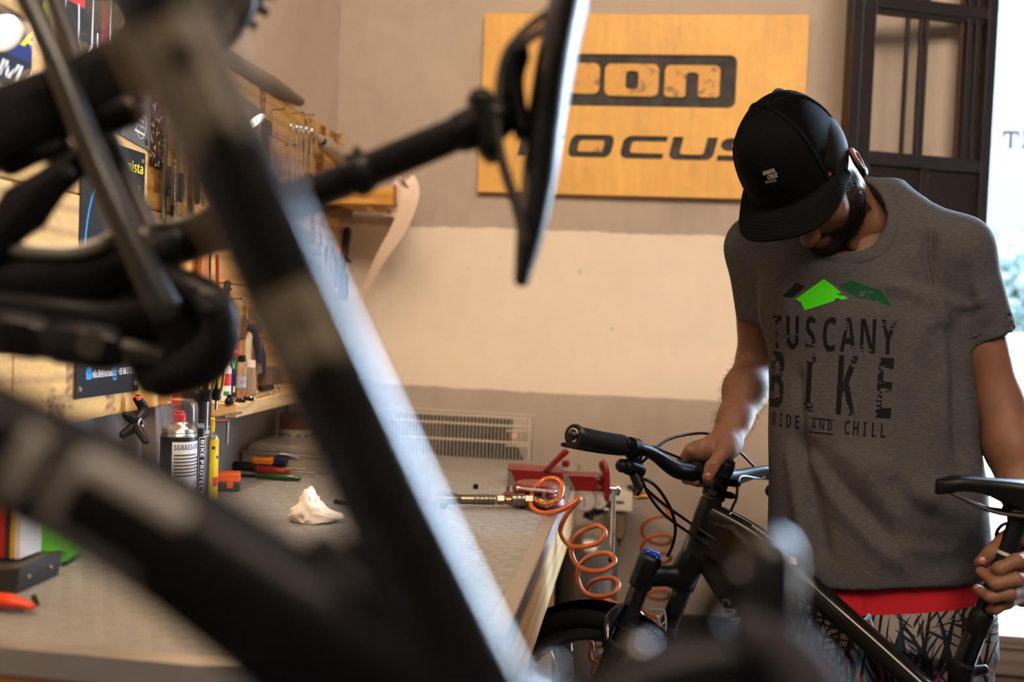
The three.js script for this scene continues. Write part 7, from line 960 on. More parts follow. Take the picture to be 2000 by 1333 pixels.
  fold([[1836, 606], [1780, 570], [1700, 548]], 0.006, 13); fold([[1832, 600], [1790, 520], [1770, 480]], 0.007, 12); fold([[1838, 612], [1800, 640], [1775, 720], [1768, 800]], 0.006, 16); fold([[1842, 620], [1845, 700], [1838, 800], [1840, 920]], 0.006, 13); fold([[1820, 560], [1812, 500], [1815, 440]], -0.007, 10); fold([[1848, 640], [1868, 720], [1872, 850], [1880, 960]], -0.006, 10);
  fold([[1530, 850], [1575, 960], [1600, 1060], [1612, 1120]], -0.008, 14); fold([[1560, 870], [1630, 950], [1700, 1010], [1760, 1070]], -0.008, 16); fold([[1575, 900], [1650, 1000], [1740, 1080], [1800, 1110]], 0.007, 17); fold([[1525, 900], [1545, 1000], [1560, 1100]], 0.007, 13); fold([[1740, 930], [1800, 1000], [1850, 1020], [1895, 1040]], -0.008, 20); fold([[1700, 900], [1780, 960], [1850, 975]], 0.007, 22); fold([[1760, 1060], [1830, 1065], [1890, 1050]], 0.006, 16); fold([[1640, 880], [1720, 960], [1790, 1030]], 0.005, 18); fold([[1540, 730], [1548, 840], [1540, 940]], -0.006, 10);
  fold([[1900, 560], [1930, 600], [1925, 640]], 0.004, 9); fold([[1880, 520], [1895, 590], [1880, 640]], -0.004, 10); fold([[1850, 590], [1890, 600], [1930, 585]], 0.004, 8); fold([[1540, 520], [1600, 530], [1680, 520]], 0.003, 18); fold([[1490, 540], [1520, 600], [1525, 680]], 0.004, 12);
  const bend = (g) => {
    const p = g.attributes.position, n = g.attributes.normal, v = V(), vn = V();
    for (let i = 0; i < p.count; i++) {
      v.fromBufferAttribute(p, i); vn.fromBufferAttribute(n, i);
      const front = sstep(-0.1, 0.35, vn.dot(tF)), [sa, sy] = flat(v); let h = 0;
      if (front > 0) for (const f of folds) {
        let best = 1e9, bt = 0; const L = f.p.length - 1;
        for (let k = 0; k < L; k++) { const [ax, ay] = f.p[k], [bx, by] = f.p[k + 1], dx = bx - ax, dy = by - ay, t = clamp(((sa - ax) * dx + (sy - ay) * dy) / (dx * dx + dy * dy), 0, 1), d = Math.hypot(sa - ax - dx * t, sy - ay - dy * t); if (d < best) { best = d; bt = (k + t) / L; } }
        const q = best / (f.w * 1.15); h += 1.6 * f.amp * Math.exp(-q * q) * sstep(0, 0.12, bt + 0.06) * sstep(1.02, 0.75, bt);
      }
      h = h * front + fbm(v.x * 9, v.y * 6, v.z * 9, 3) * 0.004; v.addScaledVector(vn, h); p.setXYZ(i, v.x, v.y, v.z);
    }
    g.computeVertexNormals(); return g;
  };
  // print: u runs across the chest, v up it, from the shirt's own axes
  const pc = rows[5].c.clone();                                          // the middle of the chest
  const heather = (g, w, h, seed) => { g.fillStyle = '#3a3a3b'; g.fillRect(0, 0, w, h); const R = rng(seed); for (let i = 0; i < 90000; i++) { const b = R(); g.fillStyle = b < 0.5 ? 'rgba(24,22,21,0.30)' : 'rgba(140,134,128,0.18)'; g.fillRect(R() * w, R() * h, 3 + R() * 7, 1.5); } };
  const SW = 0.765, SH = 0.86, PX = -0.052;
  const shirtTex = canvasTex(2048, 2048, (g, w, h) => {
    heather(g, w, h, 3); const R = rng(8);
    const X = (m) => w / 4 + m / SW * (w / 2) , Y = (m) => h / 2 - m / SH * h;         // metres from the middle of the chest, on the left (front) half
    const kx = (w / 2) / SW, ky = h / SH;
    const L = document.createElement('canvas'); L.width = w; L.height = h; const q = L.getContext('2d');
    const word = (s, x0, x1, yb, hh, font, sq) => { const n = s.length, ch = hh * ky; for (let i = 0; i < n; i++) { const c = s[i], x = lerp(x0, x1, n === 1 ? 0.5 : i / (n - 1)); q.save(); q.translate(X(x), Y(yb)); q.scale(sq * kx / ky * 1.0, 1); q.font = `bold ${ch * 1.37}px sans-serif`; q.textAlign = 'center'; q.fillStyle = '#0c0b0b'; q.fillText(c, 0, 0); q.restore(); } };
    word('TUSCANY', -0.1 + PX, 0.1 + PX, 0.0, 0.062, '', 0.5); word('BIKE', -0.098 + PX, 0.098 + PX, -0.112, 0.108, '', 0.42); word('RIDE', -0.1 + PX, -0.052 + PX, -0.146, 0.026, '', 0.5); word('CHILL', 0.04 + PX, 0.1 + PX, -0.146, 0.026, '', 0.5); word('AND', -0.019 + PX, 0.010 + PX, -0.142, 0.017, '', 0.62);
    q.fillStyle = '#0c0b0b'; q.fillRect(X(-0.026 + PX), Y(-0.1215), 0.043 * kx, 0.003 * ky); q.fillRect(X(-0.026 + PX), Y(-0.1465), 0.043 * kx, 0.003 * ky);
    const hill = (c, pts) => { q.fillStyle = c; q.beginPath(); pts.forEach(([x, y], i) => (i ? q.lineTo(X(x * 0.86 + PX), Y(y)) : q.moveTo(X(x * 0.86 + PX), Y(y)))); q.fill(); };
    hill('#0f0e0e', [[-0.105, 0.096], [-0.077, 0.122], [-0.056, 0.116], [-0.07, 0.104], [-0.083, 0.094]]);
    hill('#3cb412', [[-0.075, 0.092], [-0.018, 0.13], [-0.004, 0.122], [0.035, 0.095], [0.01, 0.092], [-0.02, 0.082], [-0.053, 0.072], [-0.062, 0.086]]);
    hill('#0b3a22', [[0.012, 0.119], [0.04, 0.128], [0.075, 0.118], [0.095, 0.112], [0.121, 0.084], [0.082, 0.094], [0.05, 0.098], [0.035, 0.106]]);
    q.globalCompositeOperation = 'destination-out'; for (let i = 0; i < 340; i++) { const x = X(-0.13 + PX + R() * 0.26), y = Y(-0.15 + R() * 0.28), n = 1 + R() * 5, edge = perlin.noise(x * 0.012, y * 0.012, 5); if (edge < 0.12) continue; for (let k = 0; k < n * 2; k++) { q.beginPath(); q.ellipse(x + (R() - 0.5) * 26, y + (R() - 0.5) * 34, 1 + R() * 6, 1 + R() * 7, R() * 3, 0, 7); q.fill(); } }
    g.drawImage(L, 0, 0);
  });
  const fabricBump = pixelTex(256, 256, (u, v, x, y) => 128 + 60 * ((x + (y >> 1)) % 4 < 2 ? 1 : -1) + 40 * perlin.noise(u * 60, v * 60, 1), { srgb: false, rx: 30, ry: 30 });
  const shirtM = phys(0xffffff, 0.92, { map: shirtTex, specularIntensity: 0.3, sheen: 0.4, sheenRoughness: 0.25, sheenColor: 0xb0b2b8 });
  const shirtUV = (g0) => { const g = g0.toNonIndexed(), p = g.attributes.position, n = g.attributes.normal, uv = new Float32Array(p.count * 2); for (let i = 0; i < p.count; i += 3) { const nn = V(n.getX(i) + n.getX(i + 1) + n.getX(i + 2), n.getY(i) + n.getY(i + 1) + n.getY(i + 2), n.getZ(i) + n.getZ(i + 1) + n.getZ(i + 2)); const fr = nn.dot(tF) > -0.05 * nn.length(); for (let k = i; k < i + 3; k++) { const dx = p.getX(k) - pc.x, dy = p.getY(k) - pc.y, dz = p.getZ(k) - pc.z, a = dx * tA.x + dz * tA.z + 0.002; uv[k * 2] = (fr ? 0.25 : 0.75) + a / SW * 0.5; uv[k * 2 + 1] = 0.5 + (dy - 0.012) / SH; } } g.setAttribute('uv', new THREE.BufferAttribute(uv, 2)); return g; };
  { const [lo, hi] = around([shR, shL, rows[9].c, cuffL, rows[8].c.clone().addScaledVector(tA, 0.2), rows[8].c.clone().addScaledVector(tA, -0.2), neckB], 0.1);
    const g = bend(skinMesh(shirtF, lo, hi, 0.0062)); const sh = part(man, 't_shirt', shirtUV(g), shirtM);
    // collar band and hems
    const nc = neckB.clone().add(camDir(-0.012, 0.012, 0.012)), ringPts = [];
    const band = (f, r, c, cut) => { };
    const colF = (x, y, z) => { const a = smax(shirtCore(x, y, z) - 0.0035, -(neckCut(x, y, z)), 0.004); return smax(a, neckCut(x, y, z) - 0.02, 0.004); };
    const shirtCore = (x, y, z) => { let d = torsoD(x, y, z); d = Math.max(d, y - (rows[1].y + 0.04)); return smin(d, Math.min(capR(x, y, z), capL(x, y, z)), 0.05); };
    const [l2, h2] = around([neckB.clone().add(camDir(0, -0.12, 0)), neckB], 0.13); const cg = skinMesh((x, y, z) => Math.max(colF(x, y, z), -(shirtCore(x, y, z) + 0.012)), l2, h2, 0.0045); const cu = shirtUV(cg); { const uvA = cu.attributes.uv; for (let i = 0; i < uvA.count; i++) uvA.setX(i, 0.55 + (uvA.getX(i) % 0.3) * 0.6); }
    part(sh, 'collar', cu, shirtM);
    const stitchM = mat(0x3a3734, 0.9), line = (pts, dOff = 0) => { const q = pts.map(([px, py]) => { const r = ray(px, py); let lo2 = 1.5, hi2 = 2.3, k = 1.5; for (k = 1.5; k < 2.3; k += 0.004) { const w = camera.position.clone().addScaledVector(r, k); if (shirtF(w.x, w.y, w.z) < 0) break; } return camera.position.clone().addScaledVector(r, k - 0.0005); }); return sweep(q, 0.0009, { n: 6, steps: 60 }); };
    part(sh, 'seam', line([[1822, 415], [1818, 470], [1822, 540], [1836, 598]]), stitchM, 'armhole seam'); part(sh, 'seam', line([[1525, 1108], [1600, 1122], [1700, 1132], [1800, 1124], [1895, 1098]]), stitchM, 'hem stitching'); part(sh, 'seam', line([[1887, 664], [1920, 650], [1962, 622]]), stitchM, 'cuff stitching'); part(sh, 'seam', line([[1715, 372], [1760, 392], [1815, 412]]), stitchM, 'shoulder seam'); }
  // ---- shorts
  const lgR = bone(hipR.clone().add(V(-0.012, 0.02, 0)), V(knR.x - 0.005, 0.42, knR.z), 0.094, 0.088), lgL = bone(hipL.clone().add(V(0.014, 0.02, 0)), V(knL.x + 0.01, 0.42, knL.z), 0.099, 0.094), hipsC = J(1716, 1140, 1.895);
  const shortsF = (x, y, z) => { const dx = x - hipsC.x, dz = z - hipsC.z, a = (dx * tA.x + dz * tA.z) / 0.178, f = (dx * tF.x + dz * tF.z) / 0.107, l = Math.pow(Math.abs(a) ** 2.2 + Math.abs(f) ** 2.2, 1 / 2.2); let d = Math.max((l - 1) * 0.107, 0.7 - y + 0.03); d = smin(d, smin(lgR(x, y, z), lgL(x, y, z), 0.012), 0.06); d = Math.max(d, 0.47 - y, y - 0.86); return d - 0.004 * fbm(x * 14, y * 8, z * 14, 3) - 0.003 * Math.sin(y * 60 + x * 30) * sstep(0.74, 0.66, y) * perlin.noise(x * 9, y * 9, z * 9); };
  const shortTex = canvasTex(1024, 1024, (g, w, h) => {                   // u across 0.5 m, v 0.5 m up from 0.45 m
    g.fillStyle = '#7f786f'; g.fillRect(0, 0, w, h); const R = rng(41), Y = (m) => h - (m - 0.45) / 0.5 * h, X = (m) => w / 2 + m / 0.5 * w;
    const blade = (x, y, len, ang, wd, c) => { g.save(); g.translate(x, y); g.rotate(ang); g.fillStyle = c; g.beginPath(); g.moveTo(0, 0); g.quadraticCurveTo(len * 0.4, -wd, len, len * 0.12); g.quadraticCurveTo(len * 0.4, wd * 0.6, 0, 0); g.fill(); g.restore(); };
    const frond = (x, y, L, a, n, cs) => { for (let i = 0; i < n; i++) { const k = i / n, px = x + Math.cos(a) * L * k, py = y + Math.sin(a) * L * k; for (const s of [-1, 1]) blade(px, py, L * (0.55 - 0.3 * k) * (0.8 + R() * 0.4), a + s * (0.55 + 0.25 * R()), 7 + R() * 9, cs[Math.floor(R() * cs.length)]); } blade(x, y, L * 1.1, a, 8, cs[0]); };
    const strand = (x, y, len, a0, turn, wd, c) => { g.strokeStyle = g.fillStyle = c; let px = x, py = y, a = a0; const n = 14, L = [], Rr = []; for (let i = 0; i <= n; i++) { const k = i / n, q = wd * Math.sin(Math.PI * Math.min(1, 0.12 + k)) * (1 - k * 0.6); L.push([px - Math.sin(a) * q, py + Math.cos(a) * q]); Rr.unshift([px + Math.sin(a) * q, py - Math.cos(a) * q]); px += Math.cos(a) * len / n; py += Math.sin(a) * len / n; a += turn / n; } g.beginPath(); [...L, ...Rr].forEach(([u, v], i) => (i ? g.lineTo(u, v) : g.moveTo(u, v))); g.fill(); };
    for (let i = 0; i < 70; i++) strand(R() * w, Y(0.56 + R() * 0.14), 110 + R() * 190, -1.3 - R() * 0.6, (R() - 0.5) * 1.6, 7 + R() * 10, ['#4f6672', '#6d5274', '#3f6f7c', '#8b8478', '#5d6a70'][Math.floor(R() * 5)]);
    for (let i = 0; i < 95; i++) strand(R() * w, Y(0.57 + R() * 0.14), 190 + R() * 260, -1.25 - R() * 0.7, (R() - 0.5) * 2.0, 5 + R() * 8, ['#0e0e16', '#13121c', '#10182a', '#1a1226', '#0f2a38'][Math.floor(R() * 5)]);
    for (let i = 0; i < 11; i++) frond(R() * w, Y(0.68 + R() * 0.1), 210 + R() * 150, -0.4 - R() * 2.3, 7, ['#12111a', '#101018', '#151a2a', '#171420']);
    for (let i = 0; i < 170; i++) strand(R() * w, Y(0.52 + R() * 0.11), 90 + R() * 170, -1.3 - R() * 0.5, (R() - 0.5) * 1.2, 5 + R() * 9, ['#8c1f30', '#a5202f', '#5a2a5a', '#1f4a5e', '#256a78', '#2a1838', '#b83a48'][Math.floor(R() * 7)]);
    const red = '#98141f'; g.fillStyle = red; g.beginPath(); g.moveTo(0, 0); g.lineTo(w, 0); g.lineTo(w, Y(0.832)); g.lineTo(X(0.17), Y(0.822)); g.lineTo(X(0.0), Y(0.79)); g.lineTo(X(-0.02), Y(0.785)); g.lineTo(X(-0.12), Y(0.806)); g.lineTo(X(-0.2), Y(0.822)); g.lineTo(0, Y(0.824)); g.fill();
    g.strokeStyle = '#7d0f1c'; g.lineWidth = 3; for (const o of [-6, 0, 6]) { g.beginPath(); g.moveTo(X(-0.01) + o, Y(0.9)); g.lineTo(X(-0.01) + o, Y(0.797)); g.stroke(); }
  });
  { const [lo, hi] = around([hipR, hipL, V(knR.x, 0.45, knR.z), V(knL.x, 0.45, knL.z), hipsC], 0.14); const g0 = skinMesh(shortsF, lo, hi, 0.008), g = planar(g0, hipsC.dot(tA) - 0.25, 0.45, 0.5, 0.5, tA, UP); const sh = part(man, 'shorts', g, phys(0xffffff, 0.8, { map: shortTex, specularIntensity: 0.4 }));
    const k = J(1697, 1203, 1.778); part(sh, 'drawstring', mg([ball(k, 0.0035), sweep([k, k.clone().add(camDir(0.006, -0.02, 0.004)), k.clone().add(camDir(0.004, -0.05, 0.002))], 0.0022), sweep([k, k.clone().add(camDir(-0.01, -0.006, 0.004)), k.clone().add(camDir(-0.026, -0.004, -0.002))], 0.002)]), mat(0x6f9ab8, 0.6), 'pale blue drawstring'); }
  // shoes on the floor
  for (const [a, n] of [[anR, 0], [anL, 1]]) { const h0 = a.clone().setY(0.05).addScaledVector(toe, -0.06), t0 = a.clone().setY(0.04).addScaledVector(toe, 0.17); const f = [bone(h0, a.clone().setY(0.06).addScaledVector(toe, 0.05), 0.048, 0.05), bone(a.clone().setY(0.055).addScaledVector(toe, 0.05), t0, 0.05, 0.038), bone(a.clone().setY(0.1), a.clone().setY(0.06), 0.046, 0.05)]; const ff = (x, y, z) => { let d = 1; for (const b of f) d = smin(d, b(x, y, z), 0.03); return smax(d, 0.012 - y, 0.008); }; const [lo, hi] = around([h0, t0, a], 0.07); const s = part(man, 'shoe', skinMesh(ff, lo, hi, 0.007), mat(0x26241f, 0.7)); const so = (x, y, z) => Math.max(ff(x, 0.03, z) - 0.004, y - 0.016, 0.001 - y); part(s, 'sole', skinMesh(so, lo.setY(-0.01), hi.setY(0.03), 0.005), mat(0xc9c4ba, 0.7)); }
  // ---- cap
  const capCloth = phys(0x050506, 0.9, { specularIntensity: 0.15 }), capMesh = phys(0x070707, 0.9, { specularIntensity: 0.12, bumpMap: pixelTex(128, 128, (u, v, x, y) => ((x + (y % 8 < 4 ? 0 : 4)) % 8 < 3 || y % 4 === 0 ? 255 : 0), { srgb: false, rx: 26, ry: 20 }), bumpScale: 0.0025 });
  const crown = (phi, v) => { const el = v * Math.PI / 2, c = Math.cos(phi), s = Math.sin(phi), front = sstep(-0.2, 0.9, c), H = lerp(0.118 + 0.026 * front - 0.006 * sstep(0, -1, c), 0.131, Math.pow(Math.sin(el), 3)), r = Math.pow(Math.cos(el), 0.62 - 0.12 * front), rz = c > 0 ? 0.112 : 0.108; return cp(0.0865 * s * r, 0.022 + H * Math.pow(Math.sin(el), 0.92) - 0.004 * (1 - front) * 0, rz * c * r + 0.004 + 0.012 * front * Math.sin(el) * r); };
  const patch = (p0, p1, v0, v1, M, N, off = 0) => { const pos = [], uv = [], idx = []; for (let i = 0; i <= M; i++) for (let j = 0; j <= N; j++) { const q = crown(lerp(p0, p1, i / M), lerp(v0, v1, j / N)); if (off) { const c = cp(0, 0.05, 0); q.add(q.clone().sub(c).normalize().multiplyScalar(off)); } pos.push(q.x, q.y, q.z); uv.push(i / M, j / N); if (i < M && j < N) { const a = i * (N + 1) + j; idx.push(a, a + N + 1, a + 1, a + 1, a + N + 1, a + N + 2); } } const g = new THREE.BufferGeometry(); g.setAttribute('position', new THREE.Float32BufferAttribute(pos, 3)); g.setAttribute('uv', new THREE.Float32BufferAttribute(uv, 2)); g.setIndex(idx); g.computeVertexNormals(); return g; };
  const PF = 1.02, front = patch(-PF, PF, 0, 1, 40, 24); const cap = part(man, 'cap', front, Object.assign(capCloth, { side: THREE.DoubleSide }), 'black trucker cap');
  for (let k = 0; k < 4; k++) { const a = PF + k * (2 * Math.PI - 2 * PF) / 4, b = a + (2 * Math.PI - 2 * PF) / 4; part(cap, 'mesh_panel', patch(a, b, 0, 1, 16, 20), Object.assign(capMesh, { side: THREE.DoubleSide })); const sp = []; for (let i = 0; i <= 16; i++) sp.push(crown(a, i / 16)); part(cap, 'seam', sweep(sp, [[0.0045, 0.0022], [0.0045, 0.0022]], { n: 8, steps: 40 }), capCloth); }
  { const sp = []; for (let i = 0; i <= 16; i++) sp.push(crown(-PF, i / 16)); part(cap, 'seam', sweep(sp, 0.0022, { n: 8, steps: 40 }), capCloth); const s2 = []; for (let i = 0; i <= 12; i++) s2.push(crown(0, 0.42 + 0.58 * i / 12)); part(cap, 'seam', sweep(s2, 0.0012, { n: 6, steps: 30 }), capCloth); const bd = []; for (let i = 0; i <= 48; i++) bd.push(crown(i / 48 * Math.PI * 2, 0.0)); part(cap, 'sweatband', sweep(bd, [[0.004, 0.002], [0.004, 0.002]], { n: 8, steps: 96, closed: false, side: cU }), capCloth); }
  part(cap, 'button', P(new THREE.SphereGeometry(0.0065, 18, 12), crown(0, 1).addScaledVector(cU, 0.001)), capCloth);
  { // brim: grows out of the front of the crown, nearly flat
    const pos = [], idx = [], M = 48, N = 14, B = 1.42; const pt = (i, j, top) => { const phi = lerp(-B, B, i / M), k = j / N, b = crown(phi, 0.0), s = Math.sin(phi), tt = phi / B * Math.PI / 2, out = cp(0.094 * Math.sign(s) * Math.pow(Math.abs(Math.sin(tt)), 0.78), 0.006 - 0.012 * s * s, 0.018 + 0.158 * Math.pow(Math.max(0, Math.cos(tt)), 0.6)); const q = b.clone().lerp(out, k).addScaledVector(cU, 0.006 * Math.sin(k * 3.14) - 0.001); return q.addScaledVector(cU, top ? 0.0022 : -0.0018); };
    for (const top of [true, false]) { const o = pos.length / 3; for (let i = 0; i <= M; i++) for (let j = 0; j <= N; j++) { const q = pt(i, j, top); pos.push(q.x, q.y, q.z); if (i < M && j < N) { const a = o + i * (N + 1) + j; top ? idx.push(a, a + N + 1, a + 1, a + 1, a + N + 1, a + N + 2) : idx.push(a, a + 1, a + N + 1, a + 1, a + N + 2, a + N + 1); } } }
    const O = (M + 1) * (N + 1); for (let i = 0; i < M; i++) { const a = i * (N + 1) + N, b = a + N + 1; idx.push(a, b, a + O, b, b + O, a + O); } for (const i of [0, M]) for (let j = 0; j < N; j++) { const a = i * (N + 1) + j; idx.push(a, a + 1, a + O, a + 1, a + 1 + O, a + O); }
    const g = new THREE.BufferGeometry(); g.setAttribute('position', new THREE.Float32BufferAttribute(pos, 3)); g.setIndex(idx); const br = part(cap, 'brim', toCreasedNormals(g, 0.7), Object.assign(phys(0x060607, 0.88, { specularIntensity: 0.15, side: THREE.DoubleSide })));
    void br; for (const k of [0.42, 0.52, 0.62, 0.72, 0.82, 0.93]) { const r = []; for (let i = 2; i <= M - 2; i += 2) r.push(pt(i, k * N, true)); part(cap, 'stitch_line', sweep(r, 0.0008, { n: 6, steps: 60 }), capCloth); } }
  { const tex = canvasTex(512, 512, (g, w, h) => { g.fillStyle = '#060607'; g.fillRect(0, 0, w, h); text(g, 'SANTA', 130, 250, 'bold 84px sans-serif', '#cfccc6', { skew: 0.25, sx: 0.95 }); text(g, 'CRUZ', 190, 325, 'bold 84px sans-serif', '#cfccc6', { skew: 0.25, sx: 0.95 }); text(g, 'RECYCLED', 118, 375, 'bold 46px sans-serif', '#b5b2ac', { sx: 1.0 }); });
    const g = patch(-0.16, 0.36, 0.16, 0.5, 14, 12, 0.0022); part(cap, 'woven_label', g, phys(0xffffff, 0.9, { map: tex, specularIntensity: 0.15, side: THREE.DoubleSide }), 'black woven label with small white lettering'); }
  // ---- fine dark hairs on the forearm
  { const R = rng(19), hs = []; for (let i = 0; i < 620; i++) { const k = 0.02 + R() * 0.93, a = R() * 6.283, c = along(elR, wrR, k), ax = wrR.clone().sub(elR).normalize(), x = ax.clone().cross(V(0, 0, 1)).normalize(), y = ax.clone().cross(x), dir = x.multiplyScalar(Math.cos(a)).addScaledVector(y, Math.sin(a)); let r = 0.02; for (; r < 0.06; r += 0.0015) { const q = c.clone().addScaledVector(dir, r); if (armR(q.x, q.y, q.z) > 0) break; } const p = c.clone().addScaledVector(dir, r - 0.001), l = 0.007 + R() * 0.009, b = p.clone().addScaledVector(dir, l * 0.6).addScaledVector(ax, l * 0.7 + (R() - 0.5) * 0.004), m = p.clone().lerp(b, 0.5).addScaledVector(dir, l * 0.15); hs.push(sweep([p, m, b], [0.00024, 0.0002, 0.0001], { n: 3, steps: 3, cap: null })); } const h = part(man, 'arm_hair', mg(hs), mat(0x1a0f08, 0.7)); h.userData.kind = 'stuff'; }
}
// ------------------------------------------------------------------ the bikes close to the camera
const darkPaint = phys(0x060505, 0.5, { specularIntensity: 0.15, clearcoat: 0.16, clearcoatRoughness: 0.16 }), greyMetal = mat(0x35342e, 0.4, 0.7);
{ // a bike hung head down from the ceiling just before the bench: saddle, seatpost and rear suspension are in view
  const t = thing('hung_bike', 'black suspension bike hung nose down before the bench, its saddle seen edge-on', 'bike', at(300, 560, 0.95)), A = at, back = camDir(0, 0, -1), toUs = camDir(0, 0, 1);
  const sdl = [[1019, 545], [1036, 455], [1054, 345], [1066, 240], [1084, 130], [1108, 20], [1136, -80]].map(([x, y]) => A(x, y, 0.945));
  const saddle = part(t, 'saddle', sweep(sdl, [[0.0075, 0.014], [0.0135, 0.02], [0.0165, 0.026], [0.018, 0.036], [0.0185, 0.056], [0.0185, 0.068], [0.012, 0.06]], { side: camDir(1, 0.25, 0), n: 26, steps: 60 }), phys(0x070708, 0.5, { specularIntensity: 0.25, clearcoat: 0.25, clearcoatRoughness: 0.2 }));
  for (const k of [-0.021, 0.021]) { const q = (x, y) => A(x, y, 0.945).addScaledVector(back, k); part(saddle, 'rail', sweep([q(1024, 470), q(1006, 395), q(982, 320), q(972, 262), q(974, 190), q(988, 120), q(1028, 70), q(1066, 40)], 0.0042, { n: 12, steps: 50 }), greyMetal, 'grey saddle rail'); }
  part(saddle, 'shell', sweep([A(1008, 110, 0.945), A(1000, 150, 0.945), A(1020, 260, 0.945)], [[0.013, 0.03], [0.012, 0.026], [0.008, 0.02]], { side: camDir(1, 0.2, 0), n: 18 }), darkPaint);
  const p0 = A(572, 394, 0.96), p1 = A(925, 248, 0.947), pd = p1.clone().sub(p0).normalize();
  const post = part(t, 'seatpost', cyl(p0, p1, 0.0165, 0.0162, 32), darkPaint);
  part(post, 'post_collar', latheOn(A(690, 345, 0.956), A(730, 328, 0.954), [[0.0168, -0.004], [0.021, 0], [0.021, 0.009], [0.0185, 0.014], [0.0166, 0.02]], 30), darkPaint); { const c = A(699, 306, 0.955); part(post, 'collar_lug', sweep([c.clone().add(camDir(0.004, -0.012, 0)), c.clone().add(camDir(-0.001, 0.006, 0))], [[0.006, 0.008], [0.004, 0.006]]), darkPaint); }
  part(post, 'post_head', mg([sweep([A(905, 258, 0.947), A(950, 240, 0.945), A(968, 232, 0.945)], [[0.019, 0.02], [0.021, 0.022], [0.02, 0.026]], { n: 20 }), sweep([A(940, 200, 0.945), A(962, 296, 0.945)], [[0.012, 0.026], [0.011, 0.026]], { side: camDir(1, 0.2, 0), e: 4 }), cyl(A(915, 210, 0.945), A(945, 200, 0.945), 0.009), cyl(A(945, 285, 0.945), A(962, 305, 0.945), 0.009)]), darkPaint);
  part(t, 'seat_tube', sweep([A(610, 378, 0.96), A(480, 430, 0.962), A(300, 490, 0.965), A(120, 560, 0.97)], [[0.019, 0.019], [0.021, 0.021], [0.023, 0.022], [0.024, 0.022]], { n: 24 }), darkPaint);
  part(t, 'stay', sweep([A(20, -80, 0.895), A(105, 110, 0.895), A(180, 300, 0.898), A(255, 470, 0.9), A(318, 600, 0.905)], [[0.0105, 0.011], [0.0115, 0.012], [0.0115, 0.012], [0.013, 0.013], [0.016, 0.015]], { n: 20, steps: 40 }), phys(0x171713, 0.4, { specularIntensity: 0.5, clearcoat: 0.4, clearcoatRoughness: 0.12 }), 'stay with a dull metallic sheen');
  part(t, 'stay', sweep([A(85, -60, 1.02), A(150, 110, 1.005), A(225, 300, 0.99), A(290, 440, 0.975), A(335, 560, 0.965)], 0.0092, { n: 18, steps: 40 }), mat(0x1c1613, 0.5));
  part(t, 'swingarm', mg([sweep([A(-120, 310, 0.93), A(40, 232, 0.93), A(190, 165, 0.94), A(330, 70, 0.95), A(420, -40, 0.96)], [[0.034, 0.018], [0.034, 0.018], [0.031, 0.018], [0.026, 0.018], [0.022, 0.016]], { n: 22, steps: 40, e: 3 }), sweep([A(20, 320, 0.935), A(70, 296, 0.935), A(118, 292, 0.935)], 0.012), sweep([A(190, 235, 0.94), A(250, 215, 0.94)], 0.016)]), darkPaint);
  part(t, 'rocker', sweep([A(-60, 530, 0.92), A(0, 462, 0.92), A(48, 408, 0.92), A(100, 360, 0.92), A(150, 318, 0.925)], [[0.015, 0.012], [0.016, 0.012], [0.024, 0.014], [0.016, 0.012], [0.014, 0.012]], { n: 20, steps: 50 }), darkPaint);
  for (const [x, y, r] of [[46, 414, 0.0085], [132, 336, 0.005], [30, 396, 0.0045]]) part(t, 'pivot_bolt', latheOn(A(x, y, 0.915), A(x, y, 0.902), [[0, 0], [r, 0], [r, 0.004], [r * 0.7, 0.006], [r * 0.4, 0.006], [0, 0.004]], 20), greyMetal, 'grey pivot bolt');
  part(t, 'chainstay', sweep([A(-80, 540, 0.94), A(60, 545, 0.94), A(180, 540, 0.945), A(290, 505, 0.95), A(350, 470, 0.955)], [[0.025, 0.018], [0.026, 0.018], [0.028, 0.018], [0.024, 0.018], [0.016, 0.014]], { n: 22, steps: 40 }), darkPaint);
  part(t, 'lit_edge_strip', sweep([A(-30, 476, 0.925), A(20, 486, 0.925), A(80, 492, 0.925), A(140, 493, 0.925), A(196, 480, 0.926), A(216, 466, 0.927)], 0.0065, { n: 12, steps: 50 }), mat(0x5b5a52, 0.5), 'pale grey strip added for the lit edge of the stay');  // grey strip stands in for light caught along the stay's upper edge
  part(t, 'lower_link', sweep([A(-60, 590, 0.93), A(80, 612, 0.93), A(200, 628, 0.935), A(330, 620, 0.94)], [[0.017, 0.014], [0.018, 0.014], [0.02, 0.015], [0.026, 0.016]], { n: 20 }), darkPaint);
  part(t, 'pivot_block', mg([sweep([A(300, 560, 0.95), A(402, 592, 0.94), A(425, 640, 0.94), A(398, 700, 0.94), A(320, 735, 0.945)], [[0.026, 0.02], [0.021, 0.02], [0.02, 0.02], [0.026, 0.02], [0.022, 0.02]], { n: 22 }), sweep([A(340, 600, 0.95), A(340, 700, 0.95)], [[0.04, 0.02], [0.036, 0.02]]), sweep([A(285, 700, 0.945), A(298, 742, 0.945)], [0.018, 0.015])]), darkPaint);
  part(t, 'pivot_bolt', latheOn(A(406, 588, 0.918), A(406, 588, 0.9), [[0, 0], [0.011, 0], [0.011, 0.004], [0.008, 0.007], [0.004, 0.007], [0, 0.005]], 22), greyMetal, 'grey pivot bolt'); part(t, 'pivot_bolt', latheOn(A(318, 640, 0.928), A(318, 640, 0.91), [[0, 0], [0.009, 0], [0.009, 0.004], [0.006, 0.006], [0, 0.006]], 22), greyMetal, 'grey pivot bolt');
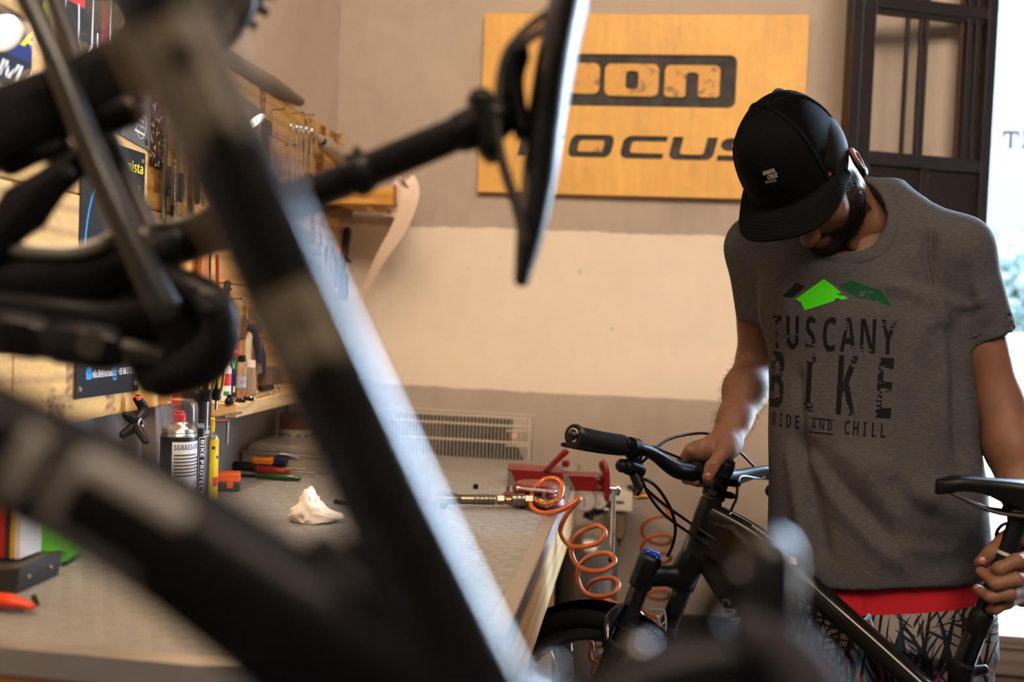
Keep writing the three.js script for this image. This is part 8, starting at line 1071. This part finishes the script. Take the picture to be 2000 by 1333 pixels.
  part(t, 'foot_cap', sweep([A(292, 752, 0.945), A(316, 757, 0.945)], 0.0055), mat(0x7a1420, 0.4), 'small dark red cap'); part(t, 'foot_cap', sweep([A(298, 762, 0.948), A(318, 764, 0.948)], 0.004), mat(0x1c2250, 0.4), 'small navy cap');
  const s0 = A(-60, 634, 0.925), s1 = A(240, 682, 0.93), sh = part(t, 'shock', latheOn(s0, s1, [[0, 0], [0.02, 0], [0.0225, 0.005], [0.0225, 0.062], [0.0205, 0.066], [0.0205, 0.078], [0.023, 0.082], [0.023, s0.distanceTo(s1) - 0.01], [0.018, s0.distanceTo(s1)], [0, s0.distanceTo(s1)]], 32), phys(0x070707, 0.45, { specularIntensity: 0.2, clearcoat: 0.25, clearcoatRoughness: 0.15 }));
  part(sh, 'shaft', cyl(s1, A(320, 698, 0.935), 0.011), greyMetal); part(sh, 'eyelet', cyl(A(190, 674, 0.92).addScaledVector(toUs, 0.01), A(190, 674, 0.92).addScaledVector(toUs, 0.018), 0.012), greyMetal, 'grey valve cap');
  const gc = A(415, -42, 0.96), gear = []; for (let i = 0; i < 22; i++) { const a = i / 22 * 6.283; gear.push(basis(box(0.0075, 0.012, 0.004, 0.001), gc.clone().addScaledVector(camDir(1, 0, 0), Math.cos(a) * 0.056).addScaledVector(camDir(0, 1, 0), Math.sin(a) * 0.056), camDir(-Math.sin(a), Math.cos(a), 0), camDir(Math.cos(a), Math.sin(a), 0), toUs)); } part(t, 'cassette', mg([latheOn(gc, gc.clone().addScaledVector(toUs, 0.03), [[0, 0], [0.053, 0], [0.053, 0.004], [0.044, 0.005], [0.044, 0.01], [0.036, 0.011], [0.036, 0.016], [0.02, 0.018], [0, 0.018]], 40), ...gear]), mat(0x191817, 0.45, 0.4));
  part(t, 'derailleur', sweep([A(478, -40, 0.95), A(470, 20, 0.95), A(440, 80, 0.95), A(424, 98, 0.95)], [[0.014, 0.012], [0.013, 0.01], [0.009, 0.008], [0.004, 0.005]]), mat(0x141312, 0.5));
  // out of the picture: rear wheel, head end and the straps to the ceiling
  const hub = A(60, -330, 0.97), ring = (r) => Array.from({ length: 60 }, (_, i) => hub.clone().addScaledVector(camDir(1, 0, 0), Math.cos(i / 60 * 6.283) * r).addScaledVector(camDir(0, 1, 0), Math.sin(i / 60 * 6.283) * r));
  part(t, 'hub', cyl(hub.clone().addScaledVector(toUs, -0.07), hub.clone().addScaledVector(toUs, 0.07), 0.02), darkPaint);
  part(t, 'hanging_strap', sweep([hub, V(hub.x, YC + 0.01, hub.z)], [[0.014, 0.002], [0.014, 0.002]]), blackPlastic);
}
{ // a frame hung so close that it blurs: two wide tubes that meet low down, and its bar end lower right
  const t = thing('blurred_frame', 'large black bike frame so near the camera that it blurs, pale marks on its tubes', 'bike frame', at(560, 900, 0.4)), A = at, toUs = camDir(0, 0, 1);
  const a = [A(240, -130, 0.385), A(348, 100, 0.39), A(466, 352, 0.395), A(580, 600, 0.4), A(672, 800, 0.4), A(765, 1000, 0.4), A(922, 1340, 0.405), A(1010, 1530, 0.41)], aR = a.map((_, i) => [0.0195 + (i > 5 ? 0.002 : 0), 0.0185]), side = camDir(1, 0.45, 0);
  const paint = phys(0x0a0908, 0.4, { specularIntensity: 0.2, clearcoat: 1, clearcoatRoughness: 0.04 }), dull = phys(0x060505, 0.55, { specularIntensity: 0.15, clearcoat: 0.08, clearcoatRoughness: 0.2 });
  const b = [A(-260, 760, 0.41), A(-80, 835, 0.41), A(150, 945, 0.41), A(330, 1048, 0.408), A(520, 1180, 0.405), A(700, 1310, 0.405), A(900, 1470, 0.41)], bR = [[0.024, 0.022], [0.0242, 0.022], [0.0245, 0.022], [0.0255, 0.022], [0.028, 0.023], [0.033, 0.024], [0.033, 0.024]], sideB = camDir(0.55, 0.83, 0);
  part(t, 'top_tube', sweep(a, aR, { side, n: 32, steps: 60, e: 2.5 }), paint); part(t, 'down_tube', sweep(b, bR, { side: sideB, n: 32, steps: 60, e: 2.4 }), dull);
  part(t, 'gusset', sweep([A(628, 1062, 0.404), A(680, 1150, 0.404), A(760, 1290, 0.405), A(830, 1420, 0.405)], [[0.006, 0.012], [0.018, 0.018], [0.034, 0.02], [0.04, 0.022]], { side: camDir(0.85, -0.5, 0), n: 24 }), dull);
  part(t, 'head_tube', cyl(A(940, 1420, 0.405), A(1120, 1500, 0.42), 0.027), paint);
  part(t, 'handlebar', sweep([A(1080, 1500, 0.42), A(1250, 1440, 0.43), A(1420, 1400, 0.445), A(1560, 1420, 0.45)], 0.0155, { n: 20 }), paint);
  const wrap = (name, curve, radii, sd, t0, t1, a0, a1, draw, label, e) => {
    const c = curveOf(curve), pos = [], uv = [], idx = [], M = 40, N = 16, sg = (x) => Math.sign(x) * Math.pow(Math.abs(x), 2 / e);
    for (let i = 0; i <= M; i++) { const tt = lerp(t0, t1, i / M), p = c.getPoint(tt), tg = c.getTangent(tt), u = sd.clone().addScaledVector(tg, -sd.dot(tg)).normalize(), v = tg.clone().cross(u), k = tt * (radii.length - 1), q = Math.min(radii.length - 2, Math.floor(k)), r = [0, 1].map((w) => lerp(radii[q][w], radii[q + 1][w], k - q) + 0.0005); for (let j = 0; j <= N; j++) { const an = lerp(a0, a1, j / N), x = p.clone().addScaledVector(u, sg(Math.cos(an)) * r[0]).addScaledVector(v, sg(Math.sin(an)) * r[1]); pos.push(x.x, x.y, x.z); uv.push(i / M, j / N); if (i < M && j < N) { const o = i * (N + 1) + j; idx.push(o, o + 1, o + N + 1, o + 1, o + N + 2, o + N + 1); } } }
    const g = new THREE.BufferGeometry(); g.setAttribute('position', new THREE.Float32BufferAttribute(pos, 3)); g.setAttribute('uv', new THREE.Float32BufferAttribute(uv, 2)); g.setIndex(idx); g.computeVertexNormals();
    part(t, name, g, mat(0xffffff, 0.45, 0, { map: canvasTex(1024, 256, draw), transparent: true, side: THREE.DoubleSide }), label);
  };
  const vis = (c, sd) => { const tg = c[4].clone().sub(c[3]).normalize(), v = tg.clone().cross(sd.clone().addScaledVector(tg, -sd.dot(tg)).normalize()); return v.dot(toUs) > 0 ? 1 : -1; };
  const va = vis(a, side), vb = vis(b, sideB);
  wrap('tube_marking', a, aR, side, 0.1, 0.62, va * 2.3, va * 0.55, (g, w, h) => { g.clearRect(0, 0, w, h); g.fillStyle = '#575040'; g.strokeStyle = '#575040'; g.lineWidth = 54; g.lineJoin = 'round'; for (const [x, y, ww, hh] of [[70, 60, 230, 130], [640, 70, 170, 130]]) { g.beginPath(); g.moveTo(x + ww, y); g.lineTo(x, y); g.lineTo(x, y + hh); g.lineTo(x + ww, y + hh); g.moveTo(x + ww * 0.35, y + hh / 2); g.lineTo(x + ww * 0.85, y + hh / 2); g.stroke(); } }, 'pale open block shapes on the tube', 2.5);  // pale open blocks drawn along the tube, their shapes chosen freely
  wrap('tube_marking', b, bR, sideB, 0.27, 0.66, vb * 2.45, vb * 0.7, (g, w, h) => { g.clearRect(0, 0, w, h); g.strokeStyle = '#57544e'; g.lineWidth = 62; g.lineCap = 'round'; g.lineJoin = 'round'; g.beginPath(); g.moveTo(640, 40); g.lineTo(230, 40); g.quadraticCurveTo(150, 130, 230, 215); g.lineTo(600, 215); g.stroke(); g.fillStyle = '#57544e'; g.beginPath(); g.ellipse(20, 110, 70, 90, 0, 0, 7); g.fill(); }, 'huge pale letter on the tube', 2.4);
  // bar end and lever, lower right; the bolts are mirror spheres added for glints
  part(t, 'grip', sweep([A(1503, 1090, 0.45), A(1500, 1150, 0.45), A(1498, 1240, 0.45)], [0.0128, 0.0138, 0.0135], { n: 24 }), phys(0x0a0a0b, 0.45, { specularIntensity: 0.3, clearcoat: 0.5, clearcoatRoughness: 0.2 }));
  part(t, 'hose', sweep([A(1480, 1240, 0.445), A(1540, 1300, 0.445), A(1610, 1400, 0.44), A(1680, 1560, 0.44)], [0.0135, 0.0155, 0.0165, 0.0165], { n: 24 }), phys(0x2a292b, 0.7, { specularIntensity: 0.12 }), 'dark grey glossy tube');
  part(t, 'lever', sweep([A(1386, 1290, 0.455), A(1380, 1215, 0.455), A(1402, 1160, 0.455), A(1452, 1128, 0.453), A(1500, 1122, 0.452)], [0.007, 0.0058, 0.0055, 0.006, 0.008], { n: 16, steps: 40 }), dull);
  part(t, 'clamp', mg([sweep([A(1170, 1420, 0.44), A(1290, 1340, 0.45), A(1400, 1300, 0.452), A(1510, 1290, 0.45)], [[0.02, 0.018], [0.022, 0.018], [0.016, 0.016], [0.014, 0.014]], { n: 22 }), sweep([A(1320, 1300, 0.452), A(1390, 1246, 0.46)], [0.012, 0.009])]), dull);
  const bolt = (x, y, d, r) => part(t, 'bolt', P(new THREE.SphereGeometry(r, 24, 16), A(x, y, d)), mat(0x6f7072, 0.12, 1), 'polished steel sphere added for a round glint');
  bolt(1250, 1272, 0.445, 0.0065); bolt(1385, 1232, 0.468, 0.0058); bolt(1445, 1118, 0.448, 0.0028); bolt(1474, 1208, 0.44, 0.0026); bolt(1530, 1206, 0.445, 0.0042); bolt(1531, 1096, 0.443, 0.0046); bolt(1072, 1306, 0.425, 0.0045);
  part(t, 'sphere_arm', mg([sweep([A(1250, 1272, 0.452), A(1275, 1330, 0.452)], 0.006), sweep([A(1072, 1306, 0.43), A(1085, 1420, 0.425), A(1085, 1500, 0.42)], 0.004)]), dull);
  part(t, 'hanging_strap', sweep([a[0], V(a[0].x - 0.02, YC + 0.01, a[0].z)], [[0.012, 0.002], [0.012, 0.002]]), blackPlastic);
}
renderer.render(scene, camera);
